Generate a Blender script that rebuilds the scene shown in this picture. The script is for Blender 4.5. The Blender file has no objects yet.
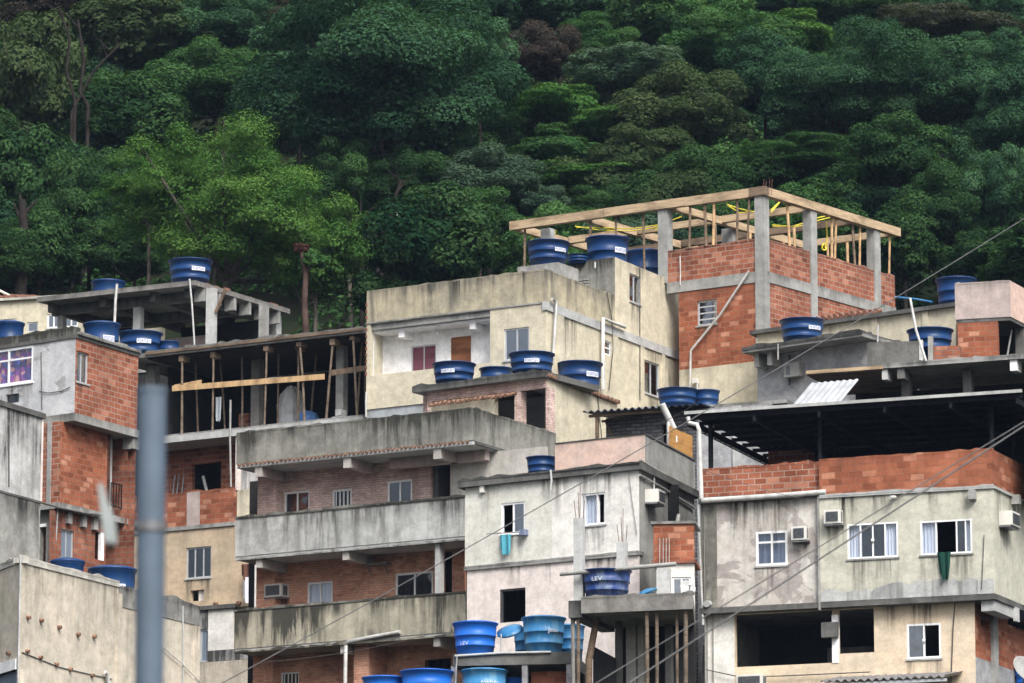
import bpy, math, random
import numpy as np
from mathutils import Vector
R_ = math.radians
sc = bpy.context.scene
COL = sc.collection
random.seed(7)

# ------------------------------------------------------------------ camera
FPX = 4693.0
PITCH = R_(11.0)
CAM = Vector((0, 0, 1.6))
CP, SP = math.cos(PITCH), math.sin(PITCH)
cd = bpy.data.cameras.new('camera')
cam = bpy.data.objects.new('camera', cd)
COL.objects.link(cam)
cam.location = CAM
cam.rotation_euler = (math.pi/2 + PITCH, 0, 0)
cd.sensor_width = 36.0
cd.lens = FPX/1024*36.0
cd.clip_start = 0.5
cd.clip_end = 3000
cd.dof.use_dof = True
cd.dof.focus_distance = 132
cd.dof.aperture_fstop = (cd.lens/1000)/0.058
sc.camera = cam

def ray(u, v):
    a, b = (u-512.0)/FPX, (341.5-v)/FPX
    return Vector((a, CP-b*SP, SP+b*CP))
def pt(u, v, Y):
    d = ray(u, v)
    return CAM + d*(Y/d.y)
def elev(v):
    return PITCH + math.atan((341.5-v)/FPX)
def th(m, v):
    """angle of a level line whose slope on the picture is m at row v"""
    return math.atan2(m, math.sin(elev(v)))
def mpp(Y):
    return Y/CP/FPX

# ------------------------------------------------------------------ ground
def ground(x, y):
    if y < 55: z = 0.0
    elif y < 108: z = (y-55)*0.2
    elif y < 152: z = 10.6+(y-108)*0.19
    elif y < 163: z = 18.96+(y-152)*1.2036
    else: z = 32.2+(y-163)*0.42
    if y > 60:
        z += 0.5*math.sin(x*0.11+y*0.07)*min(1, (y-60)/60)
    return z

# ------------------------------------------------------------------ mesh builder
class Face:
    """a vertical plane: e runs to the right along it, t runs inward, z is up"""
    def __init__(s, P, ang):
        s.P = Vector((P[0], P[1], 0)); s.ang = ang
        s.e = Vector((math.cos(ang), math.sin(ang), 0))
        s.t = Vector((-math.sin(ang), math.cos(ang), 0))
    def at(s, a, t, z):
        return s.P + s.e*a + s.t*t + Vector((0, 0, z))
    def hit(s, u, v):
        d = ray(u, v)
        k = (s.P-CAM).dot(s.t)/d.dot(s.t)
        q = CAM + d*k
        return (q-s.P).dot(s.e), q.z
    def rect(s, u0, v0, u1, v1):
        um, vm = (u0+u1)/2, (v0+v1)/2
        return s.hit(u0, vm)[0], s.hit(u1, vm)[0], s.hit(um, v1)[1], s.hit(um, v0)[1]
    def off(s, t):
        return Face(s.at(0, t, 0), s.ang)
    def S(s, u, v=400): return s.hit(u, v)[0]
    def Z(s, u, v): return s.hit(u, v)[1]

class MB:
    def __init__(s):
        s.v = []; s.f = []; s.uv = []; s.rel = []; s.sm = []
    def add(s, vs, fs, uvs, rels=None, smooth=False):
        n = len(s.v)
        s.v += [Vector(p) for p in vs]
        for i, f in enumerate(fs):
            s.f.append([n+k for k in f])
            s.uv.append(uvs[i])
            s.rel.append(rels[i] if rels else [(a, 5.0) for a, b in uvs[i]])
            s.sm.append(smooth)
    def quad(s, p, uv, rel=None):
        s.add(p, [(0, 1, 2, 3)], [uv], [rel] if rel else None)
    def box(s, F, s0, s1, z0, z1, t0, t1, ztop=None):
        if s0 > s1: s0, s1 = s1, s0
        if z0 > z1: z0, z1 = z1, z0
        if t0 > t1: t0, t1 = t1, t0
        zt = z1 if ztop is None else ztop
        P = [F.at(a, t, z) for z in (z0, z1) for t in (t0, t1) for a in (s0, s1)]
        fs = [(0, 1, 5, 4), (1, 3, 7, 5), (3, 2, 6, 7), (2, 0, 4, 6), (4, 5, 7, 6), (0, 2, 3, 1)]
        h = [((s0, 0), (s1, 0), (s1, 1), (s0, 1)), ((s1+t0, 0), (s1+t1, 0), (s1+t1, 1), (s1+t0, 1)),
             ((s1, 0), (s0, 0), (s0, 1), (s1, 1)), ((s0-t1, 0), (s0-t0, 0), (s0-t0, 1), (s0-t1, 1))]
        uvs = [[(a, z1 if b else z0) for a, b in q] for q in h]
        rel = [[(a, zt-(z1 if b else z0)) for a, b in q] for q in h]
        uvs += [[(s0, t0), (s1, t0), (s1, t1), (s0, t1)], [(s0, t0), (s0, t1), (s1, t1), (s1, t0)]]
        rel += [[(a, 0.3) for a, b in uvs[4]], [(a, 3.0) for a, b in uvs[5]]]
        s.add(P, fs, uvs, rel)
    def wall(s, F, s0, s1, z0, z1, holes=(), th_=0.16, t0=0.0, cap0=True, cap1=True, ztop=None):
        """a slab wall pierced by the holes (s0,s1,z0,z1); cap0/cap1 False = mitred corner"""
        zt = z1 if ztop is None else ztop
        H = []
        for a, b, c, d in holes:
            a, b, c, d = max(a, s0+.01), min(b, s1-.01), max(c, z0+.01), min(d, z1-.01)
            if b > a and d > c: H.append((a, b, c, d))
        S = sorted(set([s0, s1]+[x for q in H for x in q[:2]]))
        Z = sorted(set([z0, z1]+[x for q in H for x in q[2:]]))
        m0 = 0 if cap0 else th_; m1 = 0 if cap1 else th_
        def bs(a): return min(max(a, s0+m0), s1-m1)
        t1 = t0+th_
        for i in range(len(S)-1):
            for j in range(len(Z)-1):
                cx, cz = (S[i]+S[i+1])/2, (Z[j]+Z[j+1])/2
                if any(a < cx < b and c < cz < d for a, b, c, d in H): continue
                a, b, c, d = S[i], S[i+1], Z[j], Z[j+1]
                uv = [(a, c), (b, c), (b, d), (a, d)]
                s.quad([F.at(a, t0, c), F.at(b, t0, c), F.at(b, t0, d), F.at(a, t0, d)], uv, [(x, zt-y) for x, y in uv])
                a2, b2 = bs(a), bs(b)
                s.quad([F.at(b2, t1, c), F.at(a2, t1, c), F.at(a2, t1, d), F.at(b2, t1, d)], [uv[1], uv[0], uv[3], uv[2]])
        def strip(p, q, sgn):
            pass
        edges = [(s0, s1, z0, z1, 1)]+[(a, b, c, d, -1) for a, b, c, d in H]
        for a, b, c, d, o in edges:
            A, B = (bs(a), bs(b)) if o == 1 else (a, b)
            loops = []
            if o == -1 or cap0: loops.append(([F.at(a, t0, c), F.at(a, t0, d), F.at(A, t1, d), F.at(A, t1, c)], [(a, c), (a, d), (a-th_, d), (a-th_, c)]))
            if o == -1 or cap1: loops.append(([F.at(b, t0, d), F.at(b, t0, c), F.at(B, t1, c), F.at(B, t1, d)], [(b, d), (b, c), (b+th_, c), (b+th_, d)]))
            loops.append(([F.at(a, t0, d), F.at(b, t0, d), F.at(B, t1, d), F.at(A, t1, d)], [(a, d), (b, d), (b, d+th_), (a, d+th_)]))
            loops.append(([F.at(b, t0, c), F.at(a, t0, c), F.at(A, t1, c), F.at(B, t1, c)], [(b, c), (a, c), (a, c-th_), (b, c-th_)]))
            for p, uv in loops:
                if o == 1: p, uv = p[::1], uv[::1]
                else: p, uv = p[::-1], uv[::-1]
                s.quad(p, uv, [(x, max(0.0, zt-y)) for x, y in uv])
    def prism(s, poly, z0, z1):
        """poly: xy points counter-clockwise seen from above"""
        n = len(poly)
        B = [Vector((p[0], p[1], z0)) for p in poly]; T = [Vector((p[0], p[1], z1)) for p in poly]
        d = 0.0
        for i in range(n):
            j = (i+1) % n
            L = (B[j]-B[i]).length
            uv = [(d, z0), (d+L, z0), (d+L, z1), (d, z1)]
            s.quad([B[i], B[j], T[j], T[i]], uv, [(a, z1-b) for a, b in uv]); d += L
        s.add(T, [tuple(range(n))], [[(p.x, p.y) for p in T]], [[(p.x, 0.3) for p in T]])
        s.add(B, [tuple(range(n))[::-1]], [[(p.x, p.y) for p in B][::-1]])
    def tube(s, pts, r, n=8, r1=None, cap=True):
        pts = [Vector(p) for p in pts]; m = len(pts)
        vs = []
        up0 = None
        for i, p in enumerate(pts):
            d = (pts[min(i+1, m-1)]-pts[max(i-1, 0)]).normalized()
            a = up0 if up0 is not None and abs(up0.dot(d)) < .95 else (Vector((0, 0, 1)) if abs(d.z) < .9 else Vector((1, 0, 0)))
            x = (a - d*a.dot(d)).normalized(); y = d.cross(x); up0 = x
            rr = r if r1 is None else r+(r1-r)*i/(m-1)
            vs += [p + x*rr*math.cos(2*math.pi*k/n) + y*rr*math.sin(2*math.pi*k/n) for k in range(n)]
        fs = []; uv = []
        L = 0.0
        for i in range(m-1):
            l2 = L+(pts[i+1]-pts[i]).length
            for k in range(n):
                k2 = (k+1) % n
                fs.append((i*n+k, i*n+k2, (i+1)*n+k2, (i+1)*n+k))
                a, b = 2*math.pi*r*k/n, 2*math.pi*r*(k+1)/n
                uv.append([(a, L), (b, L), (b, l2), (a, l2)])
            L = l2
        s.add(vs, fs, uv, smooth=True)
        if cap:
            for e in (0, m-1):
                ring = [vs[e*n+k] for k in range(n)]
                if e == 0: ring = ring[::-1]
                s.add(ring, [tuple(range(n))], [[(0, 0)]*n])
    def lathe(s, prof, c=(0, 0, 0), n=28):
        c = Vector(c); vs = []
        for r, z in prof:
            vs += [c+Vector((r*math.cos(2*math.pi*k/n), r*math.sin(2*math.pi*k/n), z)) for k in range(n)]
        fs = []; uv = []
        for i in range(len(prof)-1):
            for k in range(n):
                k2 = (k+1) % n
                fs.append((i*n+k, i*n+k2, (i+1)*n+k2, (i+1)*n+k))
                uv.append([(k/n, prof[i][1]), ((k+1)/n, prof[i][1]), ((k+1)/n, prof[i+1][1]), (k/n, prof[i+1][1])])
        s.add(vs, fs, uv, smooth=True)
    def corr(s, A, B, D, pitch=0.18, amp=0.03, thick=0.012):
        """corrugated sheet: ridges run from edge A-B toward D (offset vector)"""
        A = Vector(A); B = Vector(B); D = Vector(D)
        L = (B-A).length; n = max(8, int(L/pitch*6))
        nrm = (B-A).cross(D).normalized()
        if nrm.z < 0: nrm = -nrm
        vs = []
        for j in range(2):
            for lay in range(2):
                for i in range(n+1):
                    p = A+(B-A)*(i/n)+D*j
                    vs.append(p+nrm*(amp*math.sin(2*math.pi*i*L/n/pitch)-lay*thick))
        m = n+1; fs = []
        for i in range(n):
            fs.append((i, i+1, 2*m+i+1, 2*m+i)); fs.append((m+i+1, m+i, 3*m+i, 3*m+i+1))
            fs.append((i+1, i, m+i, m+i+1)); fs.append((2*m+i, 2*m+i+1, 3*m+i+1, 3*m+i))
        s.add(vs, fs, [[(f[0] % m*L/n, 0), (f[1] % m*L/n, 0), (f[1] % m*L/n, 1), (f[0] % m*L/n, 1)] for f in fs])
    def build(s, name, mat, parent=None, label=None, loc=None):
        root = Vector((0, 0, 0))
        if parent is not None: root = ROOT[parent.name]
        elif loc is not None: root = Vector(loc)
        me = bpy.data.meshes.new(name)
        me.from_pydata([p-root for p in s.v], [], s.f)
        for nm, src in (('uv', s.uv), ('rel', s.rel)):
            lay = me.uv_layers.new(name=nm)
            lay.data.foreach_set('uv', [c for q in src for p in q for c in p])
        me.polygons.foreach_set('use_smooth', s.sm)
        if mat is not None: me.materials.append(mat)
        me.update()
        o = bpy.data.objects.new(name, me); COL.objects.link(o)
        if parent is not None: o.parent = parent
        else: o.location = root
        ROOT[o.name] = root
        if label: o['label'] = label
        return o
ROOT = {}
def tag(o, label=None, cat=None, group=None, kind=None):
    if label: o['label'] = label
    if cat: o['category'] = cat
    if group: o['group'] = group
    if kind: o['kind'] = kind
    return o
def thing(name, label, cat, loc, group=None):
    o = bpy.data.objects.new(name, None); COL.objects.link(o)
    o.location = loc; o.empty_display_size = .3
    ROOT[o.name] = Vector(loc)
    return tag(o, label, cat, group)

# ------------------------------------------------------------------ materials
def nt(name):
    m = bpy.data.materials.new(name); m.use_nodes = True
    t = m.node_tree; b = t.nodes['Principled BSDF']
    return m, t, b
def mk(t, kind, **kw):
    n = t.nodes.new(kind)
    for k, v in kw.items():
        if k.startswith('i_'):
            n.inputs[k[2:].replace('_', ' ')].default_value = v
        else: setattr(n, k, v)
    return n
def uvn(t, layer='uv'):
    return mk(t, 'ShaderNodeUVMap', uv_map=layer).outputs[0]
def mapping(t, src, scale=(1, 1, 1), loc=(0, 0, 0)):
    n = mk(t, 'ShaderNodeMapping'); t.links.new(src, n.inputs[0])
    n.inputs['Scale'].default_value = scale; n.inputs['Location'].default_value = loc
    return n.outputs[0]
def noise(t, src, scale, detail=5, rough=.55, dist=0):
    n = mk(t, 'ShaderNodeTexNoise'); t.links.new(src, n.inputs['Vector'])
    n.inputs['Scale'].default_value = scale; n.inputs['Detail'].default_value = detail
    n.inputs['Roughness'].default_value = rough; n.inputs['Distortion'].default_value = dist
    return n.outputs[0]
def rng(t, src, a, b, c=0.0, d=1.0):
    n = mk(t, 'ShaderNodeMapRange'); t.links.new(src, n.inputs[0])
    for i, x in enumerate((a, b, c, d)): n.inputs[1+i].default_value = x
    n.interpolation_type = 'SMOOTHSTEP'
    return n.outputs[0]
def mth(t, op, a, b=None):
    n = mk(t, 'ShaderNodeMath', operation=op)
    for i, x in enumerate((a, b)):
        if x is None: continue
        if isinstance(x, (int, float)): n.inputs[i].default_value = x
        else: t.links.new(x, n.inputs[i])
    return n.outputs[0]
def mixc(t, fac, a, b, mode='MIX'):
    n = mk(t, 'ShaderNodeMix', data_type='RGBA', blend_type=mode)
    for i, x in ((0, fac), (6, a), (7, b)):
        if isinstance(x, (int, float)): n.inputs[i].default_value = x
        elif isinstance(x, tuple): n.inputs[i].default_value = (x+(1,))[:4]
        else: t.links.new(x, n.inputs[i])
    return n.outputs[2]
def bump(t, b, h, strength=.3, dist=.02):
    n = mk(t, 'ShaderNodeBump'); n.inputs['Strength'].default_value = strength; n.inputs['Distance'].default_value = dist
    t.links.new(h, n.inputs['Height']); t.links.new(n.outputs[0], b.inputs['Normal'])
_seed = [0.0]
def grime_nodes(t, c, streak, top, toplen, grime):
    rel = uvn(t, 'rel')
    sep = mk(t, 'ShaderNodeSeparateXYZ'); t.links.new(rel, sep.inputs[0])
    _seed[0] += 3.7
    o = (_seed[0], _seed[0]*1.3, 0)
    n1 = rng(t, noise(t, mapping(t, rel, (2.8, .26, 1), o), 1.0, 8, .68, .4), .42, .66)
    n2 = rng(t, noise(t, mapping(t, rel, (3.5, 1.2, 1), o), 1.0, 6, .65), .35, .7)
    n3 = rng(t, noise(t, mapping(t, rel, (.55, .35, 1), o), 1.0, 3), .32, .66)
    fall = rng(t, sep.outputs[1], 0, toplen, 1, 0)
    fs = mth(t, 'MULTIPLY', mth(t, 'ADD', mth(t, 'MULTIPLY', n1, .92), .08), mth(t, 'MULTIPLY', mth(t, 'ADD', mth(t, 'MULTIPLY', n3, .85), .15), mth(t, 'ADD', mth(t, 'MULTIPLY', fall, .6), .4)))
    fs = mth(t, 'MULTIPLY', fs, streak)
    ft = mth(t, 'MULTIPLY', mth(t, 'MULTIPLY', rng(t, sep.outputs[1], 0, toplen*.35, 1, 0), mth(t, 'ADD', mth(t, 'MULTIPLY', n2, .45), mth(t, 'MULTIPLY', n3, .45))), top)
    f = mth(t, 'MINIMUM', mth(t, 'ADD', fs, ft), .93)
    return mixc(t, f, c, grime)
def plaster(name, base, base2, blotch=.6, streak=.6, top=.5, toplen=1.2, grime=(.045, .045, .04), peel=None, peelamt=.0, bs=.25, rough=.92, bsc=.7):
    m, t, b = nt(name)
    _seed[0] += 2.1
    uv = mapping(t, uvn(t), (1, 1, 1), (_seed[0], _seed[0]*.7, 0))
    n1 = rng(t, noise(t, uv, bsc, 10, .74, .12), .42, .60)
    c = mixc(t, mth(t, 'MULTIPLY', n1, blotch), base, base2)
    if peel:
        n4 = rng(t, noise(t, uv, 1.1, 8, .65, .6), .62-peelamt*.3, .66-peelamt*.3)
        c = mixc(t, n4, c, peel)
    fine = noise(t, uv, 22, 4, .7)
    mot = rng(t, noise(t, uv, 2.6, 11, .80, .05), .30, .70)
    c = mixc(t, 1.0, c, mixc(t, mot, (.74, .74, .73), (1.16, 1.16, 1.15)), 'MULTIPLY')
    vr = mk(t, 'ShaderNodeTexVoronoi', feature='DISTANCE_TO_EDGE'); t.links.new(mapping(t, uv, (.9, .55, 1)), vr.inputs['Vector']); vr.inputs['Scale'].default_value = .8
    crk = mth(t, 'MULTIPLY', rng(t, vr.outputs[0], .0, .007, 1, 0), rng(t, noise(t, uv, 1.3, 3), .5, .65))
    c = mixc(t, mth(t, 'MULTIPLY', crk, .18), c, grime)
    c = mixc(t, 1.0, c, mixc(t, fine, (.80, .80, .80), (1.16, 1.16, 1.16)), 'MULTIPLY')
    c = grime_nodes(t, c, streak, top, toplen, grime)
    t.links.new(c, b.inputs['Base Color'])
    b.inputs['Roughness'].default_value = rough; b.inputs['Specular IOR Level'].default_value = .2
    bump(t, b, noise(t, uv, 14, 8, .75), bs*.8, .02)
    return m
def brick(name, c1, c2, mortar, w=.32, h=.155, ms=.016, pale=(.55, .3, .2), paleamt=.15, streak=.3, top=.3, smear=.25, off=.5):
    m, t, b = nt(name)
    _seed[0] += 2.1
    base = uvn(t)
    wob = mk(t, 'ShaderNodeVectorMath', operation='SCALE'); 
    nn = mk(t, 'ShaderNodeTexNoise'); t.links.new(base, nn.inputs['Vector']); nn.inputs['Scale'].default_value = 3
    t.links.new(nn.outputs['Color'], wob.inputs[0]); wob.inputs['Scale'].default_value = .03
    ad = mk(t, 'ShaderNodeVectorMath', operation='ADD'); t.links.new(base, ad.inputs[0]); t.links.new(wob.outputs[0], ad.inputs[1])
    uv = mapping(t, ad.outputs[0], (1, 1, 1), (_seed[0], _seed[0]*.7, 0))
    def bt(a, b_, mo):
        n = mk(t, 'ShaderNodeTexBrick', offset=off)
        t.links.new(uv, n.inputs['Vector'])
        for k, x in (('Color1', a), ('Color2', b_), ('Mortar', mo)): n.inputs[k].default_value = x+(1,)
        n.inputs['Scale'].default_value = 1; n.inputs['Mortar Size'].default_value = ms
        n.inputs['Mortar Smooth'].default_value = .15; n.inputs['Bias'].default_value = 0
        n.inputs['Brick Width'].default_value = w; n.inputs['Row Height'].default_value = h
        return n
    a = bt(c1, c2, mortar)
    k = bt((0, 0, 0), (1, 1, 1), (0, 0, 0))
    c = mixc(t, mth(t, 'MULTIPLY', rng(t, k.outputs[0], .8, .95), paleamt*2), a.outputs[0], pale)
    c = mixc(t, mth(t, 'MULTIPLY', rng(t, k.outputs[0], .22, .08), .35), c, tuple(x*.45 for x in c1))
    big = noise(t, uv, .9, 8, .7, .6)
    c = mixc(t, 1.0, c, mixc(t, rng(t, big, .2, .8), (.55, .53, .53), (1.42, 1.45, 1.48)), 'MULTIPLY')
    c = mixc(t, mth(t, 'MULTIPLY', rng(t, noise(t, uv, 1.6, 8, .7, .5), .58, .72), smear), c, tuple((x*1.1) for x in mortar))
    fine = noise(t, uv, 26, 3, .7)
    c = mixc(t, 1.0, c, mixc(t, fine, (.75, .75, .75), (1.22, 1.22, 1.22)), 'MULTIPLY')
    c = grime_nodes(t, c, streak, top, 1.0, (.05, .035, .03))
    t.links.new(c, b.inputs['Base Color']); b.inputs['Roughness'].default_value = .9
    b.inputs['Specular IOR Level'].default_value = .2
    bump(t, b, mth(t, 'ADD', mth(t, 'MULTIPLY', a.outputs['Fac'], -1.0), mth(t, 'MULTIPLY', fine, .4)), .9, .03)
    return m
def simple(name, col, rough=.6, var=.25, scale=6, metal=0, coord='Object', bs=.0, spec=.4, col2=None):
    m, t, b = nt(name)
    tc = mk(t, 'ShaderNodeTexCoord').outputs[coord]
    n = noise(t, tc, scale, 5, .6)
    c2 = col2 if col2 else tuple(x*(1-var) for x in col)
    c1 = col if col2 else tuple(min(1, x*(1+var)) for x in col)
    c = mixc(t, rng(t, n, .3, .7), c2, c1)
    t.links.new(c, b.inputs['Base Color'])
    b.inputs['Roughness'].default_value = rough; b.inputs['Metallic'].default_value = metal
    b.inputs['Specular IOR Level'].default_value = spec
    if bs: bump(t, b, noise(t, tc, scale*4, 4), bs, .01)
    return m
def wood(name, col, dark, scale=1.0):
    m, t, b = nt(name)
    uv = uvn(t)
    n = noise(t, mapping(t, uv, (2*scale, 30*scale, 1)), 1, 5, .6, .5)
    n2 = noise(t, mapping(t, uv, (.9, 2.5, 1)), 1, 4)
    c = mixc(t, rng(t, n, .35, .7), col, dark)
    c = mixc(t, mth(t, 'MULTIPLY', rng(t, n2, .45, .68), .8), c, tuple(x*.5 for x in dark))
    t.links.new(c, b.inputs['Base Color']); b.inputs['Roughness'].default_value = .8
    b.inputs['Specular IOR Level'].default_value = .2
    return m
def glass(name, tint=(.35, .4, .45), refl=.45):
    m, t, b = nt(name)
    t.nodes.remove(b)
    out = t.nodes['Material Output']
    tr = mk(t, 'ShaderNodeBsdfTransparent'); tr.inputs[0].default_value = tint+(1,)
    gl = mk(t, 'ShaderNodeBsdfGlossy'); gl.inputs[0].default_value = (.75, .8, .88, 1); gl.inputs['Roughness'].default_value = .06
    n = mk(t, 'ShaderNodeTexNoise'); n.inputs['Scale'].default_value = 1.5
    tc = mk(t, 'ShaderNodeTexCoord'); t.links.new(tc.outputs['Object'], n.inputs['Vector'])
    bm = mk(t, 'ShaderNodeBump'); bm.inputs['Strength'].default_value = .15; bm.inputs['Distance'].default_value = .1
    t.links.new(n.outputs[0], bm.inputs['Height']); t.links.new(bm.outputs[0], gl.inputs['Normal'])
    mx = mk(t, 'ShaderNodeMixShader'); mx.inputs[0].default_value = refl
    t.links.new(tr.outputs[0], mx.inputs[1]); t.links.new(gl.outputs[0], mx.inputs[2]); t.links.new(mx.outputs[0], out.inputs[0])
    return m
def cloth(name, col, col2, sx=14):
    m, t, b = nt(name)
    uv = uvn(t)
    n = noise(t, mapping(t, uv, (sx, .5, 1)), 1, 3)
    t.links.new(mixc(t, rng(t, n, .35, .65), col, col2), b.inputs['Base Color']); b.inputs['Roughness'].default_value = .9
    b.inputs['Specular IOR Level'].default_value = .1
    return m
def leafmat(name, a, bcol, trans=.25):
    m, t, b = nt(name); t.nodes.remove(b); out = t.nodes['Material Output']
    at = mk(t, 'ShaderNodeAttribute', attribute_name='tint')
    oi = mk(t, 'ShaderNodeObjectInfo')
    sep = mk(t, 'ShaderNodeSeparateColor'); t.links.new(at.outputs['Color'], sep.inputs[0])
    c = mixc(t, sep.outputs[0], a, bcol)
    c = mixc(t, 1.0, c, mixc(t, oi.outputs['Random'], (.85, .88, .9), (1.15, 1.12, 1.1)), 'MULTIPLY')
    d = mk(t, 'ShaderNodeBsdfDiffuse'); t.links.new(c, d.inputs[0])
    tl = mk(t, 'ShaderNodeBsdfTranslucent'); t.links.new(mixc(t, 1.0, c, (1.2, 1.3, .5), 'MULTIPLY'), tl.inputs[0])
    mx = mk(t, 'ShaderNodeMixShader'); mx.inputs[0].default_value = trans
    t.links.new(d.outputs[0], mx.inputs[1]); t.links.new(tl.outputs[0], mx.inputs[2]); t.links.new(mx.outputs[0], out.inputs[0])
    return m
M = {}
M['cream'] = plaster('cream_plaster', (.61, .56, .435), (.51, .47, .37), .6, .4, .35, 1.0, (.12, .11, .09))
M['cream_par'] = plaster('weathered_cream_parapet', (.47, .42, .30), (.30, .28, .22), .9, 1.1, .8, 1.4, (.11, .105, .09))
M['white'] = plaster('white_plaster', (.90, .90, .91), (.88, .88, .89), .3, .0, .0)
M['beige'] = plaster('beige_plaster', (.61, .545, .455), (.52, .48, .405), .8, .7, .5, 1.4, (.12, .11, .09), (.50, .46, .37), .15)
M['lip'] = plaster('pale_coping', (.62, .60, .55), (.40, .38, .34), .8, .4, .3)
M['darkband'] = plaster('dark_block_band', (.20, .20, .19), (.32, .31, .29), .8, .9, .7, .5, (.03, .03, .03))
M['greystain'] = plaster('stained_grey_plaster', (.56, .56, .56), (.38, .38, .37), .9, 1.5, .7, 4.5, (.03, .03, .03))
M['greystain2'] = plaster('heavily_stained_plaster', (.36, .36, .34), (.22, .22, .20), .9, 1.1, .8, 2.4, (.02, .02, .02))
M['greylight'] = plaster('pale_grey_plaster', (.58, .59, .61), (.46, .47, .49), .7, .4, .3, 1.2, (.15, .15, .15), (.36, .36, .37), .25)
M['conc'] = plaster('grey_concrete', (.36, .36, .35), (.25, .25, .24), .8, .6, .5, .6, (.06, .06, .055))
M['conclight'] = plaster('pale_concrete', (.48, .49, .49), (.37, .38, .38), .7, .5, .2, .6, (.16, .16, .15))
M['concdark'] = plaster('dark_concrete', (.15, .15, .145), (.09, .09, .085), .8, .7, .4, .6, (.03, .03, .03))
M['roofconc'] = plaster('weathered_roof_concrete', (.26, .25, .235), (.16, .155, .15), .9, .8, .5, .4, (.06, .06, .055))
M['parapet1'] = plaster('streaked_concrete_parapet', (.29, .29, .26), (.18, .18, .165), .9, 1.3, .9, 1.5, (.035, .035, .03), bs=.3)
M['parapet2'] = plaster('pale_streaked_parapet', (.50, .51, .50), (.36, .37, .36), .9, 1.0, .45, 1.8, (.045, .045, .04))
M['parapet3'] = plaster('cream_streaked_parapet', (.48, .45, .36), (.38, .36, .29), .8, 2.0, 1.0, 1.9, (.03, .03, .025))
M['greenwhite'] = plaster('greenish_white_plaster', (.66, .655, .60), (.58, .575, .53), .6, .35, .3, .8, (.16, .17, .15))
M['offwhite'] = plaster('off_white_plaster', (.76, .745, .71), (.66, .645, .62), .6, .3, .35, .7, (.16, .16, .14))
M['pinkwhite'] = plaster('pinkish_white_plaster', (.74, .67, .64), (.65, .58, .55), .6, .3, .2, 1, (.2, .18, .17))
M['greyrough'] = plaster('rough_grey_render', (.36, .36, .345), (.27, .27, .26), .9, .6, .4, 1.2, (.08, .08, .075), bs=.5)
M['pink'] = plaster('pale_pink_plaster', (.66, .48, .41), (.58, .46, .41), .8, .3, .4, .5, (.22, .18, .16))
M['pinkgrey'] = plaster('dull_pink_plaster', (.46, .38, .36), (.38, .32, .31), .8, .7, .5, .8, (.16, .14, .13))
M['rawcement'] = plaster('raw_cement_render', (.38, .385, .40), (.27, .275, .29), .9, .3, .3, .8, (.12, .12, .12), bs=.9, bsc=2.2)
M['peeling'] = plaster('peeling_pale_render', (.58, .56, .53), (.50, .46, .42), .9, .8, .5, 1.2, (.10, .10, .09), (.37, .34, .325), .38)
M['mould'] = plaster('mouldy_edge_render', (.34, .33, .29), (.16, .16, .14), .9, 1.2, .9, 5.0, (.03, .03, .028))
M['greygreen'] = plaster('grey_green_plaster', (.53, .52, .445), (.46, .455, .39), .7, .45, .35, .9, (.14, .14, .12))
M['apricot'] = plaster('apricot_plaster', (.66, .54, .40), (.62, .53, .42), .8, .3, .2, 1, (.25, .2, .16))
M['sand'] = plaster('sandy_beige_plaster', (.56, .44, .31), (.48, .39, .29), .7, .6, .35, 1.4, (.2, .16, .12))
M['baseblue'] = plaster('bluish_grey_base', (.40, .43, .46), (.32, .34, .36), .7, .4, .3)
M['brick'] = brick('red_hollow_brick', (.245, .076, .041), (.325, .115, .066), (.46, .33, .26))
M['brick2'] = brick('orange_hollow_brick', (.255, .077, .038), (.325, .110, .058), (.38, .19, .12), paleamt=.25, smear=.25)
M['brickdark'] = brick('old_red_brick', (.26, .085, .05), (.34, .125, .07), (.30, .22, .18), smear=.3, streak=.6)
M['brickpar'] = brick('new_orange_brick', (.265, .084, .043), (.335, .120, .065), (.36, .17, .105), w=.36, h=.165, ms=.009, paleamt=.2, smear=.2)
M['veneer'] = brick('pink_brick_veneer', (.60, .41, .36), (.73, .55, .49), (.56, .46, .41), w=.21, h=.07, ms=.012, pale=(.6, .45, .4), smear=.1, top=.2)
M['veneer2'] = brick('orange_brick_veneer', (.58, .285, .185), (.68, .37, .25), (.50, .33, .25), w=.21, h=.07, ms=.008, pale=(.55, .35, .25), smear=.05, top=.2)
M['brickgrey'] = brick('grey_rough_blockwork', (.13, .13, .14), (.20, .20, .21), (.10, .10, .10), w=.3, h=.1, ms=.02, pale=(.28, .28, .29), smear=.2)
M['redroof'] = simple('terracotta_tile', (.20, .10, .07), .85, .4, 5, bs=.3, spec=.2)
M['tileold'] = simple('weathered_clay_tile', (.22, .13, .09), .9, .5, 9, bs=.3, spec=.2)
M['timber'] = wood('raw_timber', (.52, .395, .26), (.33, .24, .15))
M['timberold'] = wood('weathered_timber', (.22, .16, .11), (.12, .085, .06))
M['prop'] = wood('round_prop_wood', (.20, .155, .115), (.11, .085, .065))
M['plank'] = wood('fresh_plank', (.58, .40, .22), (.42, .27, .14))
M['ply'] = wood('plywood_board', (.50, .27, .09), (.38, .19, .06))
M['doorwood'] = wood('brown_door', (.34, .15, .07), (.25, .10, .05))
M['doorpurple'] = wood('purple_shutter', (.20, .075, .10), (.15, .055, .075))
M['framewhite'] = simple('white_frame', (.78, .79, .80), .5, .06, 3)
M['framealu'] = simple('aluminium_frame', (.50, .52, .54), .4, .1, 3, metal=.3)
M['framedark'] = simple('dark_frame', (.06, .06, .065), .5, .2, 3)
M['pvc'] = simple('white_plastic_pipe', (.48, .48, .465), .5, .2, 4)
M['steel'] = simple('dull_steel', (.22, .22, .23), .5, .3, 6, metal=.5)
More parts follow.
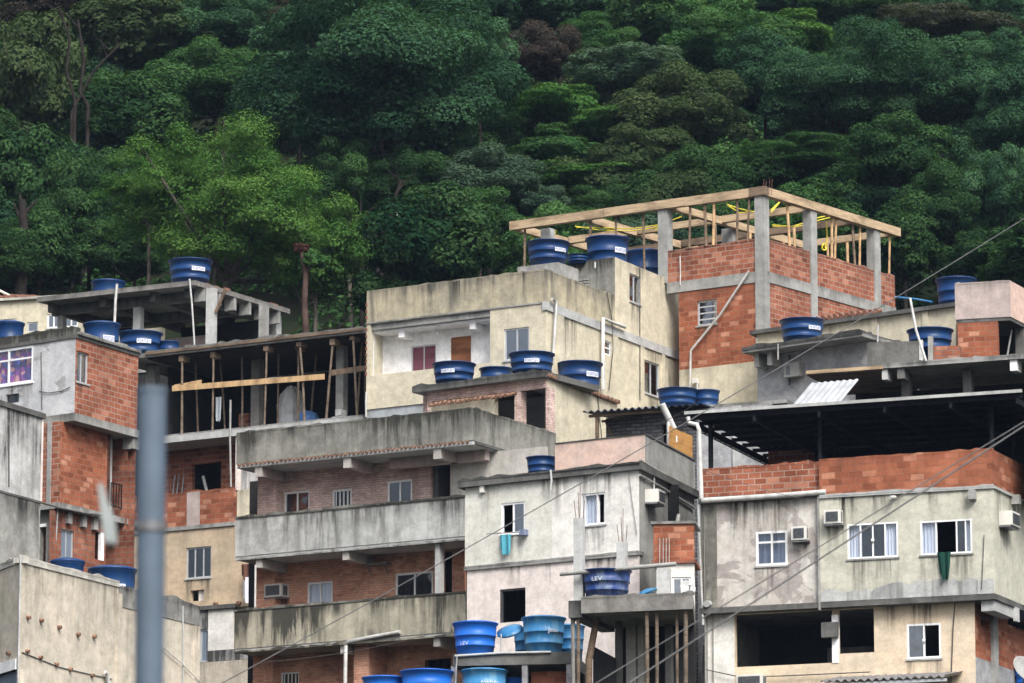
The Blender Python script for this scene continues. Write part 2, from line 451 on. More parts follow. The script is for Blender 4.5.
M['black'] = simple('black_metal', (.010, .012, .016), .7, .3, 4, spec=.15)
M['blackroof'] = simple('black_roof_sheet', (.007, .008, .011), .8, .3, 4, spec=.1)
M['roofsheet'] = simple('white_roof_sheet', (.33, .345, .36), .5, .15, 3)
M['rust'] = simple('rusty_rod', (.14, .07, .05), .8, .4, 20)
M['glass'] = glass('window_glass', (.25, .29, .36), .16)
M['glassclear'] = glass('clear_window_glass', (.92, .94, .97), .10)
M['glassgrey'] = glass('frosted_grey_glass', (.06, .075, .10), .42)
M['curtain'] = cloth('white_curtain', (.86, .87, .90), (.64, .67, .74))
M['curtain_reflect_blue'] = cloth('grey_blue_curtain_and_reflection', (.22, .26, .36), (.12, .15, .23))  # also imitates sky reflected in a middle balcony window
M['curtaingrey'] = cloth('light_grey_curtain', (.48, .52, .56), (.36, .40, .44))
M['brownboard'] = cloth('brown_curtain', (.14, .07, .05), (.09, .045, .035))
M['blind_reflect_blue'] = cloth('blue_grey_shutter_and_reflection', (.20, .24, .30), (.14, .17, .22), 30)  # also imitates sky reflected in an upper balcony window
M['towel'] = cloth('turquoise_towel', (.10, .36, .44), (.07, .28, .36), 10)
M['sheet'] = cloth('white_laundry', (.72, .73, .78), (.56, .58, .65), 10)
M['greencloth'] = cloth('dark_green_cloth', (.015, .06, .045), (.008, .035, .028), 12)
M['tarp'] = simple('white_tarpaulin', (.62, .63, .64), .7, .2, 3)
M['bluetarp'] = simple('blue_tarpaulin', (.04, .10, .24), .6, .3, 3)
M['acwhite'] = simple('off_white_casing', (.62, .61, .57), .5, .1, 3)
M['acdark'] = simple('dark_grille', (.10, .11, .12), .6, .4, 30)
M['yellow'] = simple('yellow_hose', (.70, .58, .05), .5, .15, 4)
M['cable'] = simple('grey_cable', (.085, .085, .085), .6, .2, 3)
M['cabledark'] = simple('dark_cable', (.05, .05, .05), .6, .2, 3)
M['polegrey'] = simple('galvanised_pole', (.085, .118, .16), .6, .15, 2.0)
M['strip'] = simple('pale_worn_strip', (.27, .30, .30), .8, .2, 2)
M['innershade'] = plaster('shade_painted_wall', (.026, .026, .027), (.016, .016, .018), .8, .3, .2)  # near black: the shade of the rooms is put into this colour
M['innershadebrick'] = brick('shade_painted_brick', (.055, .020, .014), (.075, .029, .018), (.10, .07, .055))  # darkened copy of the brick, recess shade painted in
M['inwhite'] = plaster('pale_inner_wall', (.5, .48, .45), (.42, .40, .38), .5, .2, .2)
def stainmat():
    m, t, b = nt('rain_stain'); t.nodes.remove(b); out = t.nodes['Material Output']
    uv = uvn(t); rel = uvn(t, 'rel'); sp = mk(t, 'ShaderNodeSeparateXYZ'); t.links.new(rel, sp.inputs[0])
    n = rng(t, noise(t, mapping(t, uv, (7, .35, 1)), 1, 6, .65, .3), .40, .68)
    ed = mth(t, 'MULTIPLY', rng(t, sp.outputs[0], 0, .18), rng(t, sp.outputs[0], 1, .82))
    a = mth(t, 'MULTIPLY', mth(t, 'MULTIPLY', n, mth(t, 'POWER', sp.outputs[1], 1.4)), mth(t, 'MULTIPLY', ed, .62))
    d = mk(t, 'ShaderNodeBsdfDiffuse'); d.inputs[0].default_value = (.07, .066, .058, 1)
    tr = mk(t, 'ShaderNodeBsdfTransparent'); mx = mk(t, 'ShaderNodeMixShader')
    t.links.new(a, mx.inputs[0]); t.links.new(tr.outputs[0], mx.inputs[1]); t.links.new(d.outputs[0], mx.inputs[2]); t.links.new(mx.outputs[0], out.inputs[0])
    return m
M['stain'] = stainmat()
def flowers():
    m, t, b = nt('flowered_curtain'); uv = uvn(t)
    v = mk(t, 'ShaderNodeTexVoronoi'); t.links.new(uv, v.inputs['Vector']); v.inputs['Scale'].default_value = 7
    h = mk(t, 'ShaderNodeSeparateColor'); t.links.new(v.outputs['Color'], h.inputs[0])
    c = mixc(t, rng(t, h.outputs[0], .3, .5), (.10, .06, .25), (.30, .06, .28))
    c = mixc(t, rng(t, h.outputs[1], .6, .75), c, (.62, .30, .30))
    c = mixc(t, rng(t, h.outputs[2], .75, .85), c, (.10, .16, .50))
    t.links.new(c, b.inputs['Base Color']); b.inputs['Roughness'].default_value = .9
    return m
M['flowers'] = flowers()
def tankmat(name, col, dirt, amt, band=.0):
    m, t, b = nt(name)
    tc = mk(t, 'ShaderNodeTexCoord').outputs['Object']
    oi = mk(t, 'ShaderNodeObjectInfo')
    n = noise(t, mapping(t, tc, (4, 4, .8)), 1.5, 5, .6, .3)
    c = mixc(t, mth(t, 'MULTIPLY', rng(t, n, .42, .7), amt), col, dirt)
    c = mixc(t, 1.0, c, mixc(t, oi.outputs['Random'], (.8, .85, .9), (1.2, 1.15, 1.1)), 'MULTIPLY')
    t.links.new(c, b.inputs['Base Color']); b.inputs['Roughness'].default_value = .4
    b.inputs['Specular IOR Level'].default_value = .28
    return m
M['tank'] = tankmat('navy_blue_plastic', (.005, .034, .125), (.014, .045, .11), .7)
M['tanklid'] = tankmat('blue_plastic_lid', (.010, .040, .135), (.035, .07, .14), .7)
M['tankbright'] = tankmat('bright_blue_plastic', (.010, .11, .48), (.02, .10, .36), .5)
M['tankfaded'] = tankmat('faded_blue_plastic', (.030, .165, .36), (.13, .28, .42), .8)
M['tankworn'] = tankmat('worn_navy_plastic', (.012, .04, .17), (.16, .20, .28), .8)
M['lettering'] = simple('blue_lettering', (.02, .06, .25), .6, .1, 3)
M['labelwhite'] = simple('white_label', (.62, .64, .69), .6, .06, 3)
M['soil'] = simple('hillside_soil', (.020, .020, .012), .95, .4, .4, spec=.05, col2=(.010, .018, .008))
M['street'] = simple('street_ground', (.06, .058, .055), .95, .3, .5, spec=.1)
M['bark'] = simple('grey_bark', (.085, .075, .065), .9, .4, 3, bs=.4, spec=.1)
M['barkdark'] = simple('dark_bark', (.024, .020, .018), .9, .4, 3, bs=.4, spec=.1)
M['barkred'] = simple('reddish_bark', (.065, .042, .036), .9, .4, 3, bs=.4, spec=.1)
M['l_dark'] = leafmat('dark_blue_green_leaves', (.015, .044, .024), (.062, .134, .064))
M['l_deep'] = leafmat('deep_green_leaves', (.014, .038, .016), (.055, .116, .040))
M['l_mid'] = leafmat('mid_green_leaves', (.026, .074, .023), (.076, .156, .052))
M['l_bright'] = leafmat('fresh_green_leaves', (.040, .104, .024), (.100, .192, .048))
M['l_lime'] = leafmat('layered_green_leaves', (.032, .092, .022), (.085, .180, .044))
M['l_olive'] = leafmat('olive_leaves', (.030, .052, .022), (.066, .098, .042))
M['l_grey'] = leafmat('grey_green_leaves', (.034, .068, .044), (.076, .126, .080))
M['l_brown'] = leafmat('reddish_brown_leaves', (.034, .030, .026), (.062, .052, .045))
M['l_tan'] = leafmat('dry_tan_leaves', (.050, .056, .040), (.090, .096, .068))
M['l_mango'] = leafmat('glossy_mango_leaves', (.009, .034, .016), (.056, .108, .038))
M['l_red'] = leafmat('red_blossom', (.06, .032, .026), (.11, .055, .045))
# ------------------------------------------------------------------ components
def stain(h, F, s0, s1, ztop, length, t=-.006):
    """a film of dirt run down the wall below a sill, spout or ledge"""
    m = MB(); n = 4
    for i in range(n):
        a, b = s0+(s1-s0)*i/n, s0+(s1-s0)*(i+1)/n
        m.quad([F.at(a, t, ztop-length), F.at(b, t, ztop-length), F.at(b, t, ztop), F.at(a, t, ztop)], [(a, ztop-length), (b, ztop-length), (b, ztop), (a, ztop)],
               [(i/n, 0), ((i+1)/n, 0), ((i+1)/n, 1), (i/n, 1)])
    return m.build('rain_stain', M['stain'], h)
def base(P): return ground(P[0], P[1])-0.4
def corner(u, v, Y, mL, mR, vL=None, vR=None):
    C = pt(u, v, Y)
    return C, Face(C, th(mL, vL or v)), Face(C, th(mR, vR or v))
def house(name, label, cat, C, group=None):
    return thing(name, label, cat, (C[0], C[1], ground(C[0], C[1])), group)
def poly(L, R, sL, sR, o=0.0, oe=None):
    oe = o if oe is None else oe
    A = L.at(sL-oe, -o, 0)
    C = L.P - L.t*o - R.t*o
    B = R.at(sR+oe, -o, 0)
    return [A, C, B, A+B-C]
def slab(h, name, mat, L, R, sL, sR, z0, z1, o=0.0, oe=None, label=None):
    m = MB(); m.prism(poly(L, R, sL, sR, o, oe), z0, z1)
    return m.build(name, mat, h, label)
def closure(h, L, R, sL, sR, z0, z1, mat, inset=.02):
    A, C, B, D = poly(L, R, sL, sR, -inset)
    m = MB()
    for P, Q in ((B, D), (D, A)):
        F = Face(P, math.atan2(Q.y-P.y, Q.x-P.x))
        m.wall(F, 0, (Q-P).length, z0, z1, cap0=False, cap1=False)
    return m.build('rear_wall', mat, h)
def wallp(h, mat, F, s0, s1, z0, z1, holes=(), name='wall', label=None, **k):
    m = MB(); m.wall(F, min(s0, s1), max(s0, s1), min(z0, z1), max(z0, z1), holes, **k)
    return m.build(name, mat, h, label)
def boxp(h, name, mat, F, s0, s1, z0, z1, t0, t1, label=None, **k):
    m = MB(); m.box(F, s0, s1, z0, z1, t0, t1, **k)
    return m.build(name, mat, h, label)
def win(h, F, px, holes, panels='gg', frame='framewhite', gl='glass', transom=None, bars=0, sill=None, fw=.05,
        cur='curtain', rec=.03, name='window', label=None, widths=None, hbars=0, knob=False):
    s0, s1, z0, z1 = F.rect(*px)
    if holes is not None: holes.append((s0, s1, z0, z1))
    m = MB(); t0, t1 = rec, rec+.06
    m.box(F, s0, s0+fw, z0, z1, t0, t1); m.box(F, s1-fw, s1, z0, z1, t0, t1)
    m.box(F, s0+fw, s1-fw, z0, z0+fw, t0, t1); m.box(F, s0+fw, s1-fw, z1-fw, z1, t0, t1)
    n = len(panels); ws = widths or [1]*n; tot = sum(ws); x = s0; gs = []; cs = []; bs = []
    for i, p in enumerate(panels):
        x1 = x+(s1-s0)*ws[i]/tot
        if i: m.box(F, x-fw*.4, x+fw*.4, z0+fw, z1-fw, t0+.004, t1-.004)
        if p in 'gcG':
            g = MB(); g.box(F, x+.01, x1-.01, z0+.02, z1-.02, t0+.028, t0+.034); gs.append(g)
        if p == 'c':
            k = 9; c = MB(); cs.append(c)
            for j in range(k):
                a0, a1 = x+(x1-x)*j/k, x+(x1-x)*(j+1)/k
                d0, d1 = .05*(j % 2), .05*((j+1) % 2)
                P = [F.at(a0, t1+.03+d0, z0), F.at(a1, t1+.03+d1, z0), F.at(a1, t1+.03+d1, z1), F.at(a0, t1+.03+d0, z1)]
                c.quad(P, [(a0, z0), (a1, z0), (a1, z1), (a0, z1)])
        if p == 'b':
            b = MB(); b.box(F, x+.01, x1-.01, z0+.02, z1-.02, t0+.015, t0+.04); bs.append(b)
        x = x1
    if transom:
        zt = z0+(z1-z0)*transom; m.box(F, s0+fw, s1-fw, zt-fw*.4, zt+fw*.4, t0+.003, t1-.003)
    for i in range(hbars):
        zz = z0+(z1-z0)*(i+1)/(hbars+1); m.box(F, s0+fw, s1-fw, zz-.02, zz+.02, t0+.005, t1+.02)
    o = m.build(name, M[frame], h, label)
    for g in gs: g.build('pane', M[gl], o)
    for c in cs: c.build('curtain', M[cur], o)
    for b in bs: b.build('shutter', M[cur], o)
    if bars:
        k = MB()
        for i in range(bars):
            xx = s0+(s1-s0)*(i+1)/(bars+1); k.box(F, xx-.016, xx+.016, z0+fw, z1-fw, t0-.02, t0+.004)
        k.build('bars', M[frame], o)
    if knob:
        k = MB(); xx = (s0+s1)/2; zz = (z0+z1)/2
        k.lathe([(0, -.04), (.04, -.04), (.04, .04), (0, .04)], F.at(xx, t0-.01, zz), 10); k.build('latch', M['framewhite'], o)
    if sill:
        k = MB(); k.box(F, s0-.04, s1+.04, z0-.045, z0-.002, -.035, .05); k.build('sill', M[sill], o)
        stain(o, F, s0-.12, s1+.12, z0-.046, min(1.3, .9*(s1-s0)+.35))
    return o
def door(h, F, px, holes, mat='doorwood', rec=.06, frame='doorwood'):
    s0, s1, z0, z1 = F.rect(*px)
    if holes is not None: holes.append((s0, s1, z0, z1))
    m = MB(); m.box(F, s0+.05, s1-.05, z0, z1-.05, rec, rec+.05)
    o = m.build('door', M[mat], h)
    k = MB(); k.box(F, s0, s0+.05, z0, z1, rec-.02, rec+.07); k.box(F, s1-.05, s1, z0, z1, rec-.02, rec+.07); k.box(F, s0+.05, s1-.05, z1-.05, z1, rec-.02, rec+.07)
    k.build('door_frame', M[frame], o)
    k = MB(); k.box(F, s1-.14, s1-.09, z0+(z1-z0)*.45, z0+(z1-z0)*.5, rec-.04, rec+.01); k.build('handle', M['steel'], o)
    return o
def pxtube(pts, r, F=None, t=0.0, Y=None, n=8):
    """polyline through picture points lying on plane F pushed in by t"""
    G = F.off(t); out = []
    for u, v in pts:
        s, z = G.hit(u, v); out.append(G.at(s, 0, z))
    m = MB(); m.tube(out, r, n); return m
def aircon(F, px, label, t=0.0, deep=.24, group='air conditioners set in the house walls'):
    s0, s1, z0, z1 = F.rect(*px)
    P = F.at((s0+s1)/2, t, z0)
    o = thing('air_conditioner', label, 'air conditioner', P, group)
    m = MB(); m.box(F, s0, s1, z0, z1, t-deep, t-.002); m.build('casing', M['acwhite'], o)
    m = MB(); m.box(F, s0+.06, s1-.06, z0+.05, z1-.05, t-deep-.015, t-deep-.002); g = m.build('grille', M['acdark'], o)
    m = MB()
    for i in range(6):
        zz = z0+.05+(z1-z0-.1)*(i+.5)/6; m.box(F, s0+.06, s1-.06, zz-.008, zz+.008, t-deep-.03, t-deep-.016)
    m.build('slats', M['acdark'], g)
    m = MB(); m.box(F, s1+.002, s1+.012, z0+.05, z1-.05, t-deep+.08, t-.1); m.build('side_vent', M['acdark'], o)
    m = MB(); m.box(F, s0-.03, s1+.03, z0-.05, z0-.002, t-deep*.9, t-.003); m.build('bracket', M['steel'], o)
    stain(o, F, s0-.05, s1+.05, z0-.051, .8, t-.006)
    return o
def text_mesh(body):
    c = bpy.data.curves.new('lettering', 'FONT'); c.body = body; c.size = 1; c.resolution_u = 3
    o = bpy.data.objects.new('lettering', c); COL.objects.link(o)
    dg = bpy.context.evaluated_depsgraph_get(); dg.update()
    me = bpy.data.meshes.new_from_object(o.evaluated_get(dg))
    vs = [tuple(v.co) for v in me.vertices]; fs = [tuple(p.vertices) for p in me.polygons]
    bpy.data.objects.remove(o); bpy.data.curves.remove(c); bpy.data.meshes.remove(me)
    x0, x1 = min(v[0] for v in vs), max(v[0] for v in vs); y0, y1 = min(v[1] for v in vs), max(v[1] for v in vs)
    return [((v[0]-x0)/(x1-x0), (v[1]-y0)/(y1-y0)) for v in vs], fs
TXT = {k: text_mesh(k) for k in ('FORTLEV', 'Jesu', 'LEV')}
def tank_proto(body, lid, text=None, patch=True, tw=.29, tz=(.53, .62), tmat='lettering'):
    """unit water tank, rim diameter 1, height 1, at the origin, as mesh data"""
    out = []
    m = MB(); m.lathe([(0, 0), (.395, 0), (.405, .02), (.425, .27), (.445, .275), (.445, .30), (.437, .305), (.452, .55), (.472, .555), (.472, .58), (.463, .585), (.480, .87), (.502, .88), (.502, .91), (.47, .915)], n=36)
    out.append((None, 'body', m, body))
    m = MB(); m.lathe([(.470, .912), (.518, .905), (.518, .94), (.505, .948), (.40, .965), (.385, .975), (.17, .988), (.16, 1.0), (.0, 1.0)], n=36)
    out.append((None, 'lid', m, lid))
    if text:
        def cyl(x, z, r): 
            a = x/.47; return (r*math.sin(a), -r*math.cos(a), z)
        z0, z1 = tz
        if patch:
            m = MB(); n = 10; xs = [(-tw/2-.02)+(tw+.04)*i/n for i in range(n+1)]
            for i in range(n):
                m.quad([cyl(xs[i], z0-.025, .480), cyl(xs[i+1], z0-.025, .480), cyl(xs[i+1], z1+.025, .480), cyl(xs[i], z1+.025, .480)], [(0, 0)]*4)
            out.append((None, 'label_patch', m, M['labelwhite']))
        vs, fs = TXT[text]
        m = MB(); m.add([cyl((x-.5)*tw, z0+(z1-z0)*y, .485) for x, y in vs], fs, [[(0, 0)]*len(f) for f in fs])
        out.append(('label_patch' if patch else None, 'lettering', m, M[tmat]))
    return out
PROTO = {}
def proto_objs(kind):
    if kind not in PROTO:
        P = {'navy': lambda: tank_proto(M['tank'], M['tanklid'], 'FORTLEV'),
             'plain': lambda: tank_proto(M['tank'], M['tanklid']),
             'bright': lambda: tank_proto(M['tankbright'], M['tankbright'], 'LEV', False, .2, (.28, .38), 'labelwhite'),
             'brightplain': lambda: tank_proto(M['tankbright'], M['tankbright']),
             'faded': lambda: tank_proto(M['tankfaded'], M['tankfaded'], 'Jesu', False, .24, (.50, .66), 'labelwhite'),
             'fadedlogo': lambda: tank_proto(M['tankfaded'], M['tankfaded'], 'FORTLEV', False, .36, (.45, .62), 'labelwhite'),
             'fadedplain': lambda: tank_proto(M['tankfaded'], M['tankfaded']),
             'worn': lambda: tank_proto(M['tankworn'], M['tanklid'], 'LEV', False, .22, (.55, .68), 'labelwhite')}[kind]()
        meshes = []
        for par, nm, m, mat in P:
            me = bpy.data.meshes.new(nm); me.from_pydata(m.v, [], m.f)
            me.polygons.foreach_set('use_smooth', m.sm); me.materials.append(mat); me.update()
            meshes.append((par, nm, me))
        PROTO[kind] = meshes
    return PROTO[kind]
def tank(u0, u1, v0, v1, Y, label, kind='navy', zb=None, turn=0, group='blue water tanks on the roofs'):
    uc = (u0+u1)/2; W = (u1-u0)*mpp(Y)/1.03
    P = pt(uc, v0, Y); z1 = P.z
    if zb is None: zb = pt(uc, v1, Y-W*.4).z
    o = thing('water_tank', label, 'water tank', (P.x, P.y, zb), group)
    o.scale = (W, W, z1-zb); o.rotation_euler.z = R_(turn)
    made = {}
    for par, nm, me in proto_objs(kind):
        c = bpy.data.objects.new(nm, me); COL.objects.link(c); c.parent = made[par] if par else o
        made[nm] = c
    return o
def cable(pts, r, label, mat='cable', sag=0.0, n=24, group=None):
    A, B = [pt(*p) for p in pts]
    ps = []
    for i in range(n+1):
        f = i/n; q = A.lerp(B, f); q.z -= sag*4*f*(1-f); ps.append(q)
    m = MB(); m.tube(ps, r, 6)
    return tag(m.build('power_cable', M[mat], None, loc=ps[0]), label, 'cable', group)
def dish(P, rad, yaw, tilt, label, mat='acwhite'):
    o = thing('satellite_dish', label, 'satellite dish', P)
    m = MB(); n = 8
    prof = [(rad*i/n, rad*.28*(i/n)**2) for i in range(n+1)]+[(rad*1.01, rad*.27), (rad*.5, rad*.28*.25-.02), (0, -.02)]
    m.lathe(prof, n=24)
    rot = lambda p: (Vector(p))
    from mathutils import Matrix
    MT = Matrix.Rotation(R_(yaw), 3, 'Z') @ Matrix.Rotation(R_(tilt), 3, 'X')
    c = Vector(P)+Vector((0, 0, rad*1.2))
    m.v = [MT @ v + c for v in m.v]
    m.build('reflector', M[mat], o)
    m = MB(); m.tube([c+MT @ Vector((0, -rad, .03)), c+MT @ Vector((0, -.1*rad, rad*.9))], .012, 6); a = m.build('feed_arm', M['steel'], o)
    m = MB(); m.tube([c+MT @ Vector((0, -.12*rad, rad*.82)), c+MT @ Vector((0, -.05*rad, rad*1.05))], .035, 8); m.build('receiver', M['acwhite'], a)
    m = MB(); m.tube([Vector(P)-Vector((0, 0, .05)), c+MT @ Vector((0, 0, -.03))], .022, 8); m.build('mast', M['steel'], o)
    return o
def hang(F, px, t, mat, label, name, cat, thick=.02, n=10, taper=0.0):
    """a cloth hanging in front of plane F (t negative = outside)"""
    s0, s1, z0, z1 = F.off(t).rect(*px)
    m = MB(); G = F.off(t); vs = []; rows = 6
    for lay in (0, 1):
        for j in range(rows+1):
            for i in range(n+1):
                f = i/n; g = j/rows
                a = s0+(s1-s0)*(f+(.5-f)*taper*(1-g))
                vs.append(G.at(a, .045*math.sin(f*11+1+g)*(1-g*.5)+lay*thick*.5, z0+(z1-z0)*g+(1-g)*(.09*math.sin(f*4+2)+.04*math.sin(f*13))))
    k = n+1; b = k*(rows+1); fs = []; uv = []
    for j in range(rows):
        for i in range(n):
            q = (j*k+i, j*k+i+1, (j+1)*k+i+1, (j+1)*k+i)
            fs.append(q); fs.append(tuple(x+b for x in q[::-1]))
            uv.append([((x % k)/n*(s1-s0), (x//k)/rows) for x in q]); uv.append([((x % k)/n*(s1-s0), (x//k)/rows) for x in q[::-1]])
    rim = [j*k for j in range(rows+1)]+[rows*k+i for i in range(1, k)]+[j*k+n for j in range(rows-1, -1, -1)]+[i for i in range(n-1, 0, -1)]
    for a, c in zip(rim, rim[1:]+rim[:1]):
        fs.append((a, a+b, c+b, c)); uv.append([(0, 0)]*4)
    m.add(vs, fs, uv)
    return tag(m.build(name, M[mat], None, loc=G.at((s0+s1)/2, 0, z1)), label, cat)
def tiles(h, A, B, D, pitch=.2, r=.085, rows=3, mat='tileold', name='roof_tiles'):
    """rows of half-round clay tiles from the edge A-B up along D"""
    A = Vector(A); B = Vector(B); D = Vector(D); m = MB()
    n = max(2, int((B-A).length/pitch)); e = (B-A)/n
    for j in range(rows):
        for i in range(n):
            jz = random.uniform(-.012, .012)
            p = A+e*(i+.5)+D*(j/rows)*1.0; q = A+e*(i+.5)+D*((j+1)/rows)*1.06
            m.tube([p+Vector((0, 0, r*.3+jz+.012*j)), q+Vector((0, 0, r*.3+jz+.012*j-.015))], r, 8, r*.85)
    return m.build(name, M[mat], h)

def qp(F, u, v, t):
    """the point seen at picture column u on the plane t metres inside F"""
    G = F.off(t); s, z = G.hit(u, v); return G.at(s, 0, z)

_cr = random.Random(21)
def crumbs(h, mat, F, s0, s1, z, t0, t1, amp=.05, name='worn_edge'):
    """an uneven strip of broken mortar along the top of a wall, one connected mesh"""
    s0, s1 = min(s0, s1), max(s0, s1); m = MB(); x = s0+.01; hts = [(x, .012)]
    while x < s1-.02:
        x = min(s1-.01, x+_cr.uniform(.06, .42)); q = _cr.random(); hts.append((x, .010+amp*(q*q if q < .8 else 1.3*q)))
    vs = []
    for x, y in hts:
        a, b = t0-.004+_cr.uniform(-.008, .002), t1+.004
        vs += [F.at(x, a, z-.03), F.at(x, a, z+y), F.at(x, b, z+y*.8), F.at(x, b, z-.03)]
    fs = []; uv = []; rel = []
    for i in range(len(hts)-1):
        o = 4*i; xa, xb = hts[i][0], hts[i+1][0]
        for k in (0, 1, 2):
            fs.append((o+k, o+4+k, o+5+k, o+1+k)); uv.append([(xa, z+.1*k), (xb, z+.1*k), (xb, z+.1*k+.1), (xa, z+.1*k+.1)]); rel.append([(xa, .02), (xb, .02), (xb, 0), (xa, 0)])
    e = 4*(len(hts)-1); fs += [(0, 1, 2, 3), (e+3, e+2, e+1, e)]; uv += [[(0, z), (0, z+.1), (.1, z+.1), (.1, z)]]*2; rel += [[(0, 0)]*4]*2
    m.add(vs, fs, uv, rel)
    return m.build(name, M[mat], h)
# ================================================================== HOUSES
def frame_at(F, u, v, Y): pass
# ---------------------------------------------------------------- bottom-left beige house
def beige_house():
    C, L, R = corner(21, 557, 112, -.29, .297, 560, 580)
    h = house('house', 'blotchy beige house at the bottom left with clay pipe stubs and a dark band', 'house', C)
    zb = base(C); zt = C.z; sR = R.S(199, 620); sM = R.S(118, 620); sL = -3.2
    hl = []
    z_op = L.Z(8, 672)
    hl.append((L.S(-60, 690), L.S(18, 680), L.Z(8, 720), z_op))
    wallp(h, M['beige'], L, sL, 0, zb, zt-.14, hl, cap1=False, ztop=zt)
    boxp(h, 'lintel', M['white'], L, L.S(-60, 665), L.S(17, 665), z_op, z_op+.26, -.05, .1)
    boxp(h, 'shutter', M['blind_reflect_blue'], L, L.S(-60, 665), L.S(17, 665), L.Z(8, 720), z_op-.02, .06, .1)
    wallp(h, M['beige'], R, 0, sM, zb, zt-.14, cap0=False, cap1=False, ztop=zt)
    wallp(h, M['beige'], R, sM+.004, sR, zb, zt-.62, cap0=False, ztop=zt-.62)
    wallp(h, M['darkband'], R, sM+.004, sR, zt-.62, zt-.12, name='block_band', t0=-.02, th_=.2)
    boxp(h, 'pilaster', M['beige'], R, sM-.1, sM+.12, zb, zt-.3, -.05, .02)
    boxp(h, 'pilaster', M['beige'], R, sR-.25, sR+.02, zb, zt-.64, -.03, .02)
    m = MB(); m.box(R, -.02, sM, zt-.14, zt, -.03, .2); m.box(L, sL, -.0, zt-.14, zt, -.03, .2)
    m.build('coping', M['lip'], h)
    m = MB(); m.box(R, sM, sM+1.1, zt-.62, zt-.05, .21, .4); m.build('coping_block', M['conc'], h)
    m = MB(); m.box(L, -.03, .03, zb, zt, -.035, .0); m.build('corner_strip', M['conclight'], h)
    slab(h, 'roof', M['conc'], L, R, sL, sR, zt-1.0, zt-.85, -.1)
    crumbs(h, 'lip', R, 0, sM, zt, -.03, .2, .05); crumbs(h, 'darkband', R, sM, sR, zt-.12, -.02, .18, .09); crumbs(h, 'lip', L, sL, 0, zt, -.03, .2, .04)
    closure(h, L, R, sL, sR, zb, zt-.3, M['beige'])
    for u, v in ((27, 617), (40, 620), (58, 627), (77, 634), (93, 636), (26, 651), (39, 657), (55, 664), (69, 669), (91, 675), (10, 653)):
        F = L if u < 21 else R
        s, z = F.hit(u, v); m = MB()
        m.tube([F.at(s, .02, z), F.at(s+.01, -.09, z-.02)], .05, 8); m.build('pipe_stub', M['tileold'], h)
    m = pxtube([(22, 652), (60, 667), (112, 679)], .016, R, -.015); m.build('ledge_pipe', M['conc'], h)
    m = pxtube([(105, 672), (107, 674), (109, 690)], .055, R, -.1); m.build('elbow_pipe', M['pvc'], h)
    m = pxtube([(183, 606), (183, 683)], .02, R, -.03); m.build('conduit', M['conclight'], h)
    m = pxtube([(160, 645), (180, 662), (200, 682)], .012, R, -.06); m.build('wire', M['conclight'], h)
    Q = qp(R, 68, 600, 1.3)
    tank(50, 85, 558, 0, Q.y, 'smaller blue water tank half hidden behind the beige parapet at the bottom left', 'plain', zt-.84)
    Q = qp(R, 112, 600, 1.0)
    tank(88, 137, 566, 0, Q.y, 'wide dark blue water tank behind the beige parapet, partly hidden by the grey pole', 'navy', zt-.84, 20)
beige_house()

# ---------------------------------------------------------------- stained grey house, left edge
def stained_house():
    P = pt(43, 420, 124); F = Face(P, th(.36, 420))
    s0 = F.S(-50, 430); C = F.at(s0, 0, 0)
    R = Face(C, F.ang); L = Face(C, F.ang-math.pi/2)
    h = house('house', 'tall grey house with black rain streaks at the left edge', 'house', C)
    sR = -s0; zt = R.Z(43, 415); zm = R.Z(40, 501); zb = base(C)
    wallp(h, M['greystain'], R, 0, sR, zm, zt-.1, cap0=False, ztop=zt)
    wallp(h, M['greystain'], L, -3, 0, zm, zt-.1, cap1=False, ztop=zt)
    wallp(h, M['greystain2'], R, 0, sR-.1, zb, zm-.06, cap0=False, ztop=zm)
    wallp(h, M['greystain2'], L, -3, 0, zb, zm-.06, cap1=False, ztop=zm)
    slab(h, 'roof', M['concdark'], L, R, -3, sR, zt-.1, zt+.04, .06)
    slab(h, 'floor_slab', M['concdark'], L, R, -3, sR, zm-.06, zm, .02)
    closure(h, L, R, -3, sR, zb, zt-.1, M['greystain'])
    boxp(h, 'corner_strip', M['pinkwhite'], R, sR-.06, sR+.012, zm, zt-.1, -.015, .0)
    m = pxtube([(9, 425), (9, 487)], .015, R, -.03); m.build('conduit', M['cabledark'], h)
stained_house()

